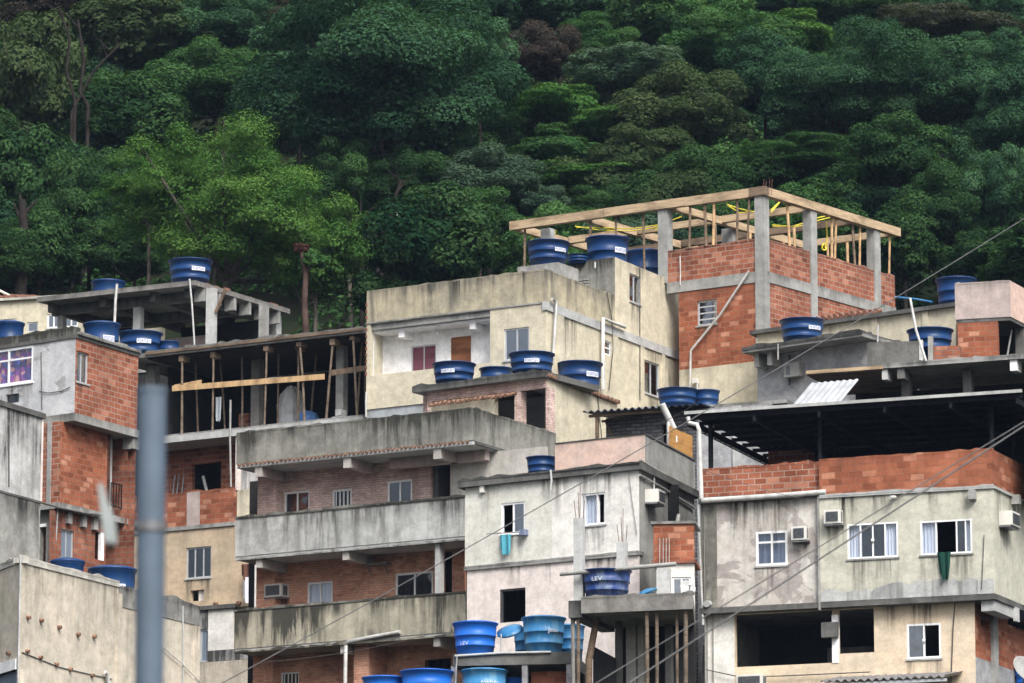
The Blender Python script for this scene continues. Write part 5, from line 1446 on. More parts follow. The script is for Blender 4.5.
# ---------------------------------------------------------------- big house on the right with black canopy
def canopy_house():
    C, L, R = corner(993, 490, 116, -.060, .36, 500, 500)
    h = house('house', 'wide grey and pale house on the right with a black canopied brick terrace', 'house', C)
    zb = base(C); sL = L.S(699, 550); s820 = L.S(820, 550); sR = 6
    zt = L.Z(993, 449); zl = L.Z(993, 488.5); zlo = L.Z(970, 594.5)
    # upper storey walls
    Lx = L.off(.14); ha = []
    win(h, Lx, (756, 531, 787.5, 565.5), ha, 'gg', 'framewhite', transom=.68, gl='glassclear', sill='conclight', rec=.0, fw=.06)
    k = MB(); q = ha[-1]; k.box(Lx, q[0]+.03, q[1]-.03, q[2]+.03, q[3]-.03, .12, .14); k.build('curtain', M['curtain_reflect_blue'], h)
    zlx = Lx.Z(760, 501)
    s715 = Lx.S(717, 550)
    wallp(h, M['peeling'], Lx, s715, s820-.002, zlo, zlx, ha, cap0=False)
    wallp(h, M['mould'], Lx, sL, s715-.002, zlo, zlx, ztop=zlx)
    m = MB(); m.box(Lx, sL-.03, s820-.01, zlx+.003, zlx+.17, -.1, .3); m.build('ledge', M['concdark'], h)
    hb = []
    win(h, L, (847.5, 523, 898, 558), hb, 'cggc', 'framewhite', gl='glassclear', sill='conc', rec=.0, widths=[1.05, 1, 1, 1.05], knob=True, fw=.04, cur='curtain')
    win(h, L, (920.5, 520, 972, 554), hb, 'coGc', 'framewhite', gl='glassclear', sill='conc', rec=.0, widths=[1.2, 1.6, .7, .5], fw=.04)
    wallp(h, M['greygreen'], L, s820, 0, zlo, zl, hb, cap1=False)
    boxp(h, 'inner_backing_wall', M['innershade'], L, sL+.3, -.3, zlo, zl-.02, 2.2, 2.3)
    hr = []
    wallp(h, M['greygreen'], R, 0, sR, zlo, zl, hr, cap0=False)
    m = MB(); m.box(L, s820+.01, .03, zl+.002, zl+.075, -.05, .1); m.box(R, .03, sR, zl+.003, zl+.074, -.05, .1); m.build('ledge', M['conclight'], h)
    rb = MB(); rr = random.Random(8); x = s820+.02; yv = .22
    while x < -.05:
        x2 = min(-.03, x+rr.uniform(.08, .2)); y2 = min(.42, max(.12, yv+rr.uniform(-.09, .09)))
        rb.quad([L.at(x, -.006, zlo+.002), L.at(x2, -.006, zlo+.002), L.at(x2, -.006, zlo+y2), L.at(x, -.006, zlo+yv)], [(x, 0), (x2, 0), (x2, y2), (x, yv)])
        x = x2; yv = y2
    rb.build('repair_band', M['conclight'], h)
    boxp(h, 'joint_strip', M['conc'], L, s820-.05, s820-.002, zlo-.2, zlx, -.03, .13)
    # brick terrace parapet
    zpl = Lx.Z(760, 465.5)
    wallp(h, M['brick'], Lx, sL+.05, s820-.002, zlx+.173, zpl, name='parapet', t0=.04, label='darker brick parapet with thick mortar')
    wallp(h, M['brickpar'], L, s820, 0, zl+.077, zt, name='parapet', cap1=False, label='bright orange brick parapet')
    wallp(h, M['brickpar'], R, 0, sR, zl+.077, zt, name='parapet', cap0=False)
    crumbs(h, 'brick', Lx, sL+.05, s820-.01, zpl, .04, .2, .05); crumbs(h, 'brickpar', L, s820, 0, zt, 0, .16, .04); crumbs(h, 'conclight', L, s820+.01, .03, zl+.075, -.05, -.004, .03)
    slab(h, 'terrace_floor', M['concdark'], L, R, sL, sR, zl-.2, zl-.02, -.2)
    # canopy
    c = thing('canopy', 'large black metal canopy with a white edge over the brick terrace', 'canopy', L.at(sL, .2, zl))
    zc = L.off(-.45).Z(760, 408.5); F = L.off(-.45)
    c0 = F.S(686, 414); c1 = F.S(1021, 389); DC = 7.4; rise = .0
    m = MB(); m.corr(F.at(c0, 0, zc), F.at(c1, 0, zc), L.t*DC+Vector((0, 0, .12)), .25, .022); m.build('roof_sheet', M['blackroof'], c)
    m = MB(); m.box(F, c0-.03, c1+.03, zc-.035, zc+.045, -.06, -.005); m.build('gutter', M['conclight'], c)
    bm = MB()
    for i in range(9):
        t = .12+i*(DC-.3)/8; bm = MB(); bm.box(F, c0+.02, c1-.02, zc-.15, zc-.05, t, t+.06); bm.build('purlin', M['black'], c)
    for i in range(6):
        s = c0+.05+(c1-c0-.2)*i/5; bm = MB(); bm.box(F, s, s+.07, zc-.30, zc-.155, .05, DC-.1); bm.build('rafter', M['black'], c)
    m = MB(); m.box(F, c1-.1, c1-.04, zl, zc-.31, 1.5, DC-.2); m.build('added_side_sheet', M['blackroof'], c)  # sheet added to keep side light out from under the canopy
    for u, t, w in ((710, .35, .10), (819.5, .35, .09), (991.5, .3, .09), (834, 3.0, .07), (1012, 3.2, .08), (900, 4, .08)):
        G = L.off(t); s = G.S(u, 430); m = MB(); m.box(G, s-w/2, s+w/2, zl-.02, zc-.152, 0, w); m.build('post', M['black'], c)
    m = MB(); s = c0+.02
    for i in range(16):
        t = .2+i*(DC-.6)/16; m.tube([F.at(s, t, zc-.30), F.at(s, t+(DC-.6)/32, zc-.16)], .012, 5); m.tube([F.at(s, t+(DC-.6)/32, zc-.16), F.at(s, t+(DC-.6)/16, zc-.30)], .012, 5)
    m.tube([F.at(s, .1, zc-.31), F.at(s, DC-.3, zc-.31)], .02, 6); m.build('truss', M['black'], c)
    Lr = L.off(DC-1.6)
    boxp(h, 'rear_wall', M['blackroof'], Lr, Lr.S(815, 450), 3.5, zl, zc-.16, 0, .15, label='back wall of the terrace with its shade painted black')  # shade under the canopy put into the wall's black colour
    boxp(h, 'rear_wall', M['brick'], Lr, Lr.S(768, 450), Lr.S(815, 450)-.01, zl, Lr.Z(790, 441), 0, .15, label='low brick wall at the back of the terrace')
    m = pxtube([(688, 417), (689, 423), (697, 424.5), (699, 430), (701.5, 499)], .06, F, -.02); m.build('downpipe', M['pvc'], h)
    m = pxtube([(702, 500.5), (760, 497), (826, 492)], .07, Lx, -.16); m.build('overflow_pipe', M['pvc'], h)
    # ground storey
    T = .32; G = L.off(T); hg = []
    hg.append(G.rect(735, 610, 832.5, 665)); hg[-1] = (hg[-1][0], hg[-1][1], hg[-1][2], zlo-.16)
    q = G.rect(838, 600, 874, 653); hg.append((q[0], q[1], q[2], zlo-.16))
    win(h, G, (907, 623.5, 941, 658.5), hg, 'Go', 'framewhite', gl='glassgrey', sill='conclight', rec=.0, knob=True, fw=.05)
    sg = G.S(975, 630); sp = G.S(732, 640)
    spl = G.S(734.4, 640)
    wallp(h, M['apricot'], G, spl, sg, zb, zlo-.15, hg)
    wallp(h, M['offwhite'], G, sL+.05, spl-.003, zb, zlo-.15)
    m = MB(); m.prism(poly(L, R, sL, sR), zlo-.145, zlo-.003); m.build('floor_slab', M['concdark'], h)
    boxp(h, 'pillar', M['white'], G, G.S(832.5, 640)-.01, G.S(838, 640)+.01, G.Z(835, 663), zlo-.3, -.02, .1)
    q = G.rect(823.5, 623, 839, 638); boxp(h, 'fuse_box', M['concdark'], G, q[0], q[1], q[2], q[3], -.2, -.021)
    boxp(h, 'inner_backing_wall', M['innershade'], L, sL+.3, -.5, zb, zlo-.15, 3.6, 3.7)
    boxp(h, 'inner_ledge', M['conc'], L, L.S(790, 640), L.S(875, 640), zb, G.Z(850, 632), 3.2, 3.5)
    m = MB(); m.box(L, sL, sL+.16, zb, zlx, .35, 5.0); m.build('side_wall', M['mould'], h)
    closure(h, L, R, sL, sR, zb, zl-.2, M['greyrough'], .1)
    rs_ = random.Random(12)
    for i in range(5):
        a = s715+(s820-s715)*rs_.uniform(.0, .85); stain(h, Lx, a, a+rs_.uniform(.3, .8), zlx, rs_.uniform(.8, 2.2), -.008)
    for i in range(8):
        a = s820+(0-s820)*rs_.uniform(.0, .9); stain(h, L, a, a+rs_.uniform(.25, .7), zl, rs_.uniform(.5, 1.6), -.009)
    for i in range(4):
        a = rs_.uniform(.1, 2.0); stain(h, R, a, a+rs_.uniform(.25, .6), zl, rs_.uniform(.7, 2.2), -.008)
    for i in range(5):
        a = spl+(sg-spl)*rs_.uniform(.6, .95); stain(h, G, a, a+rs_.uniform(.2, .5), zlo-.15, rs_.uniform(.5, 1.3), -.008)
    # brick return under the overhang on the right
    Rr = R.off(.5); e0 = .25
    he = [(Rr.S(981, 620), Rr.S(988.5, 620), Rr.Z(985, 627), Rr.Z(985, 612))]
    C3 = G.at(sg, 0, 0); R3 = Face(C3, R.ang)
    hr3 = [(R3.S(981, 620), R3.S(988, 620), R3.Z(985, 627), R3.Z(985, 613)), (R3.S(1008, 620), R3.S(1030, 620), R3.Z(1015, 627), R3.Z(1015, 612))]
    wallp(h, M['brick2'], R3, 0, 6, R3.Z(985, 660), zlo-.15, hr3, cap0=False)
    wallp(h, M['rawcement'], R3, 0, 6, zb, R3.Z(985, 660)-.003, cap0=False)
    s = R3.S(993, 640); boxp(h, 'column', M['conc'], R3, s-.2, s+.2, zb, zlo-.15, -.08, .1)
    m = MB(); m.box(R, .1, 1.7, zlo-.42, zlo-.147, .05, .4); m.box(R, 1.6, 1.9, zlo-.5, zlo-.148, -.03, .045); m.build('bracket', M['conclight'], h)
    for u, v0, v1, Fq in ((973.5, 490, 501, L), (1012, 494, 506, R)):
        s, z = Fq.hit(u, (v0+v1)/2); boxp(h, 'spout', M['conc'], Fq, s-.08, s+.08, z-.12, z+.12, -.22, -.002)
    s, z = L.hit(895, 499); m = MB(); m.tube([L.at(s, .03, z+.05), L.at(s-.06, -.25, z)], .05, 8); m.build('spout', M['pvc'], h)
    s, z = Lx.hit(709, 604); m = MB(); m.tube([Lx.at(s, .02, z), Lx.at(s, -.2, z-.02)], .09, 10); m.build('drain_spout', M['conclight'], h)
    m = pxtube([(698, 505), (700, 560), (703, 625)], .035, Lx, -.1); m.build('conduit', M['conclight'], h)
    m = pxtube([(955, 600), (953, 630), (951, 683)], .014, G, -.04); m.build('wire', M['cabledark'], h)
    m = pxtube([(703, 669), (740, 677), (780, 676), (870, 672)], .014, G, -.1); m.build('wire', M['cabledark'], h)
    m = pxtube([(704, 645), (703, 670), (701, 690)], .025, G, -.05); m.build('rod', M['cabledark'], h)
    m = pxtube([(984, 535), (983, 560), (981.5, 590)], .01, L, -.04); m.build('wire', M['cabledark'], h)
    g = 'air conditioners set in the house walls'
    aircon(Lx, (794, 527.5, 809, 541), 'grey air conditioner beside the small white window on the pale peeling wall', 0)
    aircon(L, (826.5, 511, 843, 524.5), 'air conditioner high on the grey green wall left of the curtained window', 0)
    aircon(R, (999, 513, 1007, 527), 'air conditioner around the corner at the far right of the grey green house', 0, .34)
    aircon(G, (741, 676, 767, 692), 'air conditioner at the bottom edge under the big dark opening', 0, .4)
    hang(L, (937, 552, 951, 577), -.12, 'greencloth', 'dark green cloth hanging out of the open window', 'hanging_cloth', 'cloth', taper=.35)
    # corrugated awning at the bottom
    a = L.off(-1.3); z = a.Z(880, 679); A, B = a.at(a.S(820, 682), 0, z), a.at(a.S(946, 676), 0, z)
    m = MB(); m.corr(A, B, L.t*1.6+Vector((0, 0, .28)), .2, .035)
    w = thing('awning', 'dark corrugated awning along the bottom edge below the apricot wall', 'awning', A)
    m.build('awning_sheet', M['steel'], w)
    m = MB(); m.box(a, a.S(820, 682), a.S(946, 676), z-.12, z-.045, .05, .1); m.build('awning_rail', M['framealu'], w)
    for s in (a.S(830, 682), a.S(940, 676)):
        m = MB(); m.tube([a.at(s, .1, z-.1), a.at(s, 1.6, z-.7)], .02, 6); m.build('strut', M['steel'], w)
    # small courtyard things at right bottom corner
    q = R3.at(R3.S(997, 675), -.7, R3.Z(997, 690)); dish(q, .38, 35, 62, 'grey satellite dish under the brick return at the bottom right', 'conc')
    q = R3.at(R3.S(1020, 675), -.9, 0)
    tank(1013, 1050, 663, 690, q.y, 'bright blue tank cut by the bottom right edge', 'brightplain')
canopy_house()

# ---------------------------------------------------------------- white house in the centre
def white_house():
    C, L, R = corner(639, 463, 119, -.105, .47, 475, 470)
    h = house('house', 'off white house with a pink roof parapet and two sliding windows in the centre', 'house', C)
    zs1 = L.Z(639, 463); zs0 = L.Z(639, 470); zb = base(C); zm = L.Z(639, 551)
    sL = L.S(465, 520); sM = L.S(551.5, 520); sR = R.S(694.5, 500)
    hl = []
    win(h, L, (501, 502.5, 525, 533.5), hl, 'og', 'framewhite', gl='glassgrey', sill='white', rec=.02)
    h2 = [(q) for q in hl]
    win(h, L, (581, 493, 605.5, 525), h2, 'oco', 'framewhite', gl='glassclear', sill='conclight', rec=.02, widths=[.35, 1.3, .9])
    boxp(h, 'inner_screen', M['brownboard'], L, L.S(597, 510), L.S(607, 510), L.Z(600, 525), L.Z(600, 494), .3, .33)
    wallp(h, M['greenwhite'], L, sL, sM-.002, zm, zs0, h2[:1], cap1=False)
    wallp(h, M['offwhite'], L, sM, 0, zm, zs0, h2[1:], cap0=False, cap1=False)
    wallp(h, M['greyrough'], R, 0, sR, zm, zs0, cap0=False)
    slab(h, 'roof', M['concdark'], L, R, sL, sR, zs0+.002, zs1, .14)
    crumbs(h, 'concdark', L, sL-.1, .1, zs1, -.14, .1, .05); crumbs(h, 'conc', L, sL, .0, zm-.003, -.06, -.004, .03)
    m = MB(); m.box(L, sL, .02, zm-.1, zm-.003, -.06, .2); m.build('ledge', M['conc'], h)
    hw = [L.rect(499.5, 588.5, 525.5, 622)]
    s467 = L.S(467, 590)
    wallp(h, M['pinkwhite'], L, s467, 0, zb, zm-.003, hw, cap1=False)
    wallp(h, M['greyrough'], R, 0, sR, zb, zm-.003, cap0=False)
    closure(h, L, R, sL, sR, zb, zs0, M['greyrough'])
    boxp(h, 'inner_backing_wall', M['innershade'], L, sL+.3, -.3, zb, zs0-.02, 2.4, 2.5)
    m = MB(); q = hw[0]; m.box(L, q[0], q[0]+.06, q[2], q[3], .03, .1); m.box(L, q[0]+.06, q[1], q[3]-.05, q[3], .03, .1); m.build('opening_frame', M['framedark'], h)
    rs_ = random.Random(9)
    for i in range(9):
        a = sL+(0-sL)*rs_.uniform(.0, .92); stain(h, L, a, a+rs_.uniform(.2, .6), zs0-.005, rs_.uniform(.5, 1.7), -.008)
    for i in range(5):
        a = s467+(0-s467)*rs_.uniform(.0, .92); stain(h, L, a, a+rs_.uniform(.3, .7), zm-.105, rs_.uniform(.5, 1.2), -.008)
    # pink parapet
    K = L.off(.42); kc = K.S(645, 450)
    O = K.at(kc, 0, 0); KL = Face(O, L.ang); KR = Face(O, R.ang)
    zp = KL.Z(645, 434.5); kL = KL.S(555, 455); kR = KR.S(695, 475)
    wallp(h, M['pink'], KL, kL, 0, zs1, zp, name='parapet', cap1=False, th_=.12)
    wallp(h, M['greyrough'], KR, 0, kR, zs1+.003, zp, name='parapet', cap0=False, th_=.12)
    m = MB(); m.box(KL, kL, .01, zp+.002, zp+.03, -.02, .13); m.box(KR, .02, kR, zp+.003, zp+.04, -.03, .14); m.build('coping', M['concdark'], h)
    for u0, v0, u1, v1 in ((640, 475, 694, 508), (640, 460, 694, 494)):
        m = pxtube([(u0, v0), ((u0+u1)/2, (v0+v1)/2-1), (u1, v1)], .03, R, -.05); m.build('wall_pipe', M['conc'], h)
    m = pxtube([(654, 468), (654, 495)], .022, R, -.06); m.build('conduit', M['conclight'], h)
    m = pxtube([(628.5, 470), (632, 500), (637, 535)], .01, L, -.03); m.build('wire', M['conc'], h)
    s, z = L.hit(483.5, 489); boxp(h, 'junction_box', M['offwhite'], L, s-.06, s+.06, z-.1, z+.1, -.1, -.002)
    boxp(h, 'pilaster', M['greyrough'], R, R.S(672, 520), R.S(675.5, 520), zb, zs0-.01, -.05, -.001)
    m = pxtube([(550.5, 470), (551.5, 480), (550.5, 490)], .03, L, -.16); m.build('spout', M['conclight'], h)
    aircon(R, (645, 491, 652, 504), 'white air conditioner on the grey side wall of the off white house', 0, .36)
    hang(L, (499.5, 534.5, 510.5, 552), -.12, 'towel', 'turquoise towel hanging below the left window of the off white house', 'towel', 'towel')
    q = L.at(L.S(526, 533), -.15, L.Z(526, 534))
    m = MB(); m.tube([L.at(L.S(489, 534), -.12, L.Z(495, 534)), L.at(L.S(527, 532), -.12, L.Z(520, 533))], .015, 6); m.build('drying_rod', M['steel'], h)
    s, z = L.hit(526, 532); boxp(h, 'window_box', M['curtain_reflect_blue'], L, s-.09, s+.08, z-.1, z+.05, -.2, -.01)
    Q = qp(L, 540, 468, .75)
    tank(526, 557, 456.5, 0, Q.y, 'small blue tank on the roof edge of the off white house beside the pink parapet', 'plain', zs1+.003, 0)
    # white roof pipe and boards
    P = pt(681, 470, 120.6)
    B = Face(pt(682, 450, 122.6), th(.42, 450))
    for (u0, u1, v0, v1, lb) in ((670, 682, 429, 452, 'orange plywood board with a white mark leaning on the roof, left of the pair'), (682.5, 692.5, 434, 458, 'orange plywood board leaning on the roof, right of the pair')):
        s0, s1, q0, q1 = B.rect(u0, v0, u1, v1); m = MB(); q0 = zs1+.4
        m.box(B, s0, s1, q0, q1, 0, .03)
        o = m.build('plywood_board', M['ply'], None, loc=B.at(s0, 0, q0)); tag(o, lb, 'board')
        if u0 == 670:
            k = MB(); k.box(B, s0+(s1-s0)*.5, s0+(s1-s0)*.58, q1-.35, q1-.18, -.012, -.002); k.build('paint_mark', M['white'], o)
    m = MB(); m.tube([pt(662, 404, 122.2), pt(674, 429, 122.4)], .085, 10); m.tube([pt(668.5, 422, 122.3), pt(668.5, 446, 122.3)], .05, 8)
    tag(m.build('roof_pipe', M['pvc'], None, loc=pt(668.5, 446, 122.3)), 'thick white pipe leaning beside the orange boards', 'pipe')
white_house()

# ---------------------------------------------------------------- brick annex between centre and right houses
def annex():
    P = pt(653.5, 560, 117.3); F = Face(P, th(-.02, 540)); R = Face(F.at(0, 0, 0), F.ang)
    h = house('brick_annex', 'narrow brick annex with a small white window squeezed between two houses', 'annex', P)
    s1 = F.S(694, 540); zt = F.Z(673, 524); zm = F.Z(673, 562); zb = base(P)
    wallp(h, M['brick2'], F, 0, s1, zm+.05, zt, ztop=zt+.3)
    m = MB(); m.box(F, -.05, s1+.05, zt+.002, zt+.07, -.05, 1.4); m.build('roof', M['conc'], h)
    m = MB(); m.box(F, -.04, s1+.04, zm-.04, zm+.048, -.08, 1.3); m.build('floor_slab', M['brickdark'], h)
    hh = []
    win(h, F, (672, 577, 691, 598), hh, 'gg', 'framewhite', gl='glassgrey')
    wallp(h, M['offwhite'], F, F.S(657, 580), s1, zb, zm-.043, hh)
    boxp(h, 'column', M['conclight'], F, F.S(657.5, 580), F.S(671, 580), zb, zm-.2, -.25, -.01)
    boxp(h, 'side_wall', M['brick2'], F, .0, .12, zm+.05, zt, .17, 1.2)
    m = MB()
    for u in (660, 663.5, 666.5, 669.5):
        s = F.S(u, 560); m.tube([F.at(s, -.13, zm-.2), F.at(s+.01, -.13, zm+.6)], .01, 5)
    m.build('rebar', M['conclight'], h)
    m = MB(); p = [F.at(F.S(674, 515), .7, zt+.07), F.at(F.S(689, 522), .7, zt+.07), F.at(F.S(676, 512), .7, zt+.36)]
    m.tube([p[0], p[2]], .05, 6); m.build('roof_post', M['conc'], h)
annex()

# ---------------------------------------------------------------- block shed with corrugated roof
def block_shed():
    P = pt(700, 420, 126.4); L = Face(P, th(-.07, 420)); zb = base(P)
    h = house('shed', 'dark block shed with an overhanging corrugated roof behind the pink parapet', 'shed', P)
    s0 = L.S(606, 430); zt = L.Z(640, 416); s1 = L.S(697, 430)
    hh = [(L.S(662, 430), L.S(671, 430), zb+.2, L.Z(666, 424))]
    wallp(h, M['brickgrey'], L, s0, s1, zb, zt, hh)
    boxp(h, 'inner_backing_wall', M['innershadebrick'], L, s0+.2, s1, zb, zt, 1.4, 1.5)
    wallp(h, M['rawcement'], L, s1+.003, L.S(772, 440), zb, L.Z(730, 407), t0=-.05)
    for u in (736, 740, 769):
        s = L.S(u, 440); boxp(h, 'wall_column', M['conclight' if u < 760 else 'conc'], L, s-.06, s+.06, zb, L.Z(730, 407), -.12, -.052)
    m = MB(); m.box(L, s0, s0+.15, zb, zt, .17, 3); m.box(L, s0, L.S(772, 440), zb, zt, 3, 3.15); m.build('rear_wall', M['brickgrey'], h)
    m = MB(); zus = L.off(1.9).Z(677, 411); m.box(L, s0-.2, L.S(772, 440), zus-.1, zus, 1.3, 4.0); m.build('upper_slab', M['conc'], h)
    m = MB(); m.box(L, s0, L.S(760, 440), zt-.8, zus-.102, 1.5, 1.65); m.build('upper_wall', M['brickgrey'], h)
    F = L.off(-.9); a = F.S(582.5, 413); b = F.S(663, 404); z = F.Z(622, 409)
    m = MB(); m.corr(F.at(a, 0, z), F.at(b, 0, z), L.t*2.2+Vector((0, 0, .18)), .2, .035)
    m.build('roof', M['steel'], h)
    m = MB(); m.corr(F.at(b-.1, .35, z+.05), F.at(F.S(699, 408), .35, z+.05), L.t*1.8+Vector((0, 0, .12)), .2, .03); m.build('roof', M['black'], h)
    m = MB(); m.box(F, a+.1, b, z-.13, z-.06, .2, .28); m.box(F, a+.1, b, z-.1, z-.04, 1.2, 1.28); m.build('roof_beam', M['timberold'], h)
    s = F.S(594, 430); m = MB(); m.box(F, s-.045, s+.045, zb, z-.14, .2, .29); m.build('post', M['timberold'], h)
    m = MB(); G = L.off(-.05); m.tube([G.at(G.S(612, 437), 0, G.Z(612, 437)), G.at(G.S(605, 421), 0, G.Z(605, 420))], .03, 6); m.build('brace', M['timberold'], h)
    for u0, u1, v, t, lb, kd, tr in ((656.5, 698, 389, 1.9, 'blue tank above the dark shed roof, left of the overlapping pair', 'plain', 0), (692, 720, 390, 2.6, 'blue tank above the dark shed roof, right of the overlapping pair', 'plain', 0)):
        Q = qp(L, (u0+u1)/2, 400, t); tank(u0, u1, v, 0, Q.y, lb, kd, zus+.003, tr)
block_shed()

# ---------------------------------------------------------------- concrete platform on posts
def platform():
    P = pt(581, 597, 113); L = Face(P, th(-.042, 600)); zb = base(P)
    h = house('platform', 'grey concrete tank platform on thin posts in front of the centre house', 'platform', P)
    s1 = L.S(693, 600); zt = L.Z(640, 595); z0 = L.Z(640, 611); s0 = L.S(567, 610)
    B_ = L.off(3.2); m = MB(); m.prism([L.at(0, 0, 0), L.at(s1, 0, 0), B_.at(B_.S(695, 600), 0, 0), L.at(0, 3.2, 0)], z0, zt); m.build('slab', M['roofconc'], h)  # darker concrete carries the shade under the platform in its colour
    crumbs(h, 'roofconc', L, 0, s1, zt, 0, .2, .04)
    m = MB(); m.box(L, s0, -.003, z0-.08, zt-.05, .12, 3.0); m.build('slab_wing', M['concdark'], h)
    for u, t, r, mt in ((573, .3, .055, 'roofconc'), (578.5, .25, .05, 'prop'), (647, .15, .05, 'prop'), (657, .2, .045, 'prop'), (677, .3, .04, 'prop'), (686, .15, .055, 'prop')):
        F = L.off(t); s = F.S(u, 650); m = MB(); zz = z0-.082 if u < 581 else z0-.002
        m.tube([F.at(s+random.uniform(-.05, .05), 0, zb), F.at(s, 0, zz)], r, 8); m.build('post', M[mt], h)
    F = L.off(.7); m = MB(); m.tube([F.at(F.S(585, 680), 0, zb), F.at(F.S(589, 660), 0, F.Z(589, 660)), F.at(F.S(597, 625), 0, z0)], .095, 8, .08); m.build('post', M['timberold'], h, 'thick leaning wooden post')
    F = L.off(2.2)
    for u0, u1, t, mt in ((615, 620, 1.6, 'concdark'), (626, 635, 2.4, 'inwhite'), (637.5, 643, 2.5, 'inwhite'), (665, 671, 2.5, 'concdark')):
        G = L.off(t); boxp(h, 'pier', M[mt], G, G.S(u0, 650), G.S(u1, 650), zb, z0-.002, 0, .25)  # dark piers also have the underside's shade painted in
    boxp(h, 'rear_wall', M['innershade'], L.off(2.9), L.off(2.9).S(622, 650), L.off(2.9).S(694, 650), zb, z0-.003, 0, .2)
    G = L.off(1.4)
    m = MB(); a = [G.hit(593, 646), G.hit(615, 658), G.hit(615, 700), G.hit(593, 700)]
    vs = [G.at(s, t, z) for t in (0, .12) for s, z in a]
    m.add(vs, [(3, 2, 1, 0), (4, 5, 6, 7), (0, 1, 5, 4), (1, 2, 6, 5), (2, 3, 7, 6), (3, 0, 4, 7)], [[(0, 0), (1, 0), (1, 1), (0, 1)]]*6); m.build('stair_wall', M['innershade'], h)
    # unfinished columns with rebar standing on it
    for u0, u1, v, t in ((573.5, 582.5, 518, .5), (616.5, 625.5, 542, 2.4)):
        G = L.off(t); zz = G.Z(u0, v); o = boxp(h, 'stub_column', M['conclight'], G, G.S(u0, 560), G.S(u1, 560), zt-.05 if u0 < 581 else zt, zz, 0, .22)
        m = MB()
        for k in range(4):
            s = G.S(u0, 560)+.05+.05*k; m.tube([G.at(s, .05+.1*(k % 2), zz), G.at(s+.03*k-.05, .05+.1*(k % 2), zz+.45+.2*(k % 3))], .009, 5)
        m.build('rebar', M['rust'], o)
    G = L.off(.3); m = MB(); m.tube([G.at(G.S(560, 574), 0, G.Z(560, 574)), G.at(G.S(676, 564), 0, G.Z(676, 564))], .055, 8)
    tag(m.build('metal_pipe', M['conc'], None, loc=G.at(G.S(560, 574), 0, G.Z(560, 574))), 'long grey pipe lying across the two unfinished columns', 'pipe')
    Q = qp(L, 606, 600, .75)
    tank(581, 632, 569.5, 0, Q.y, 'worn navy tank on the concrete platform between the unfinished columns', 'worn', zt+.003, -25)
    # light blue lid and box lying on the platform
    G = L.off(.6); o = G.at(G.S(640, 592), .2, zt)
    m = MB(); m.lathe([(0, .0), (.30, .0), (.30, .05), (.12, .12), (0, .13)], n=20)
    from mathutils import Matrix
    MT = Matrix.Rotation(R_(-24), 3, 'Y'); m.v = [MT @ v + o + Vector((.1, 0, .12)) for v in m.v]
    tag(m.build('round_cover', M['tankfaded'], None, loc=o), 'light blue lid lying beside the worn navy tank', 'lid')
    m = MB(); m.box(G, G.S(629, 590), G.S(640, 590), zt+.002, zt+.2, .5, .8); tag(m.build('crate', M['tarp'], None, loc=G.at(G.S(634, 590), .5, zt)), 'small pale box behind the light blue lid', 'box')
    dish(G.at(G.S(684, 592), .3, zt), .2, 20, 65, 'small white satellite dish in front of the annex window', 'conclight')
platform()

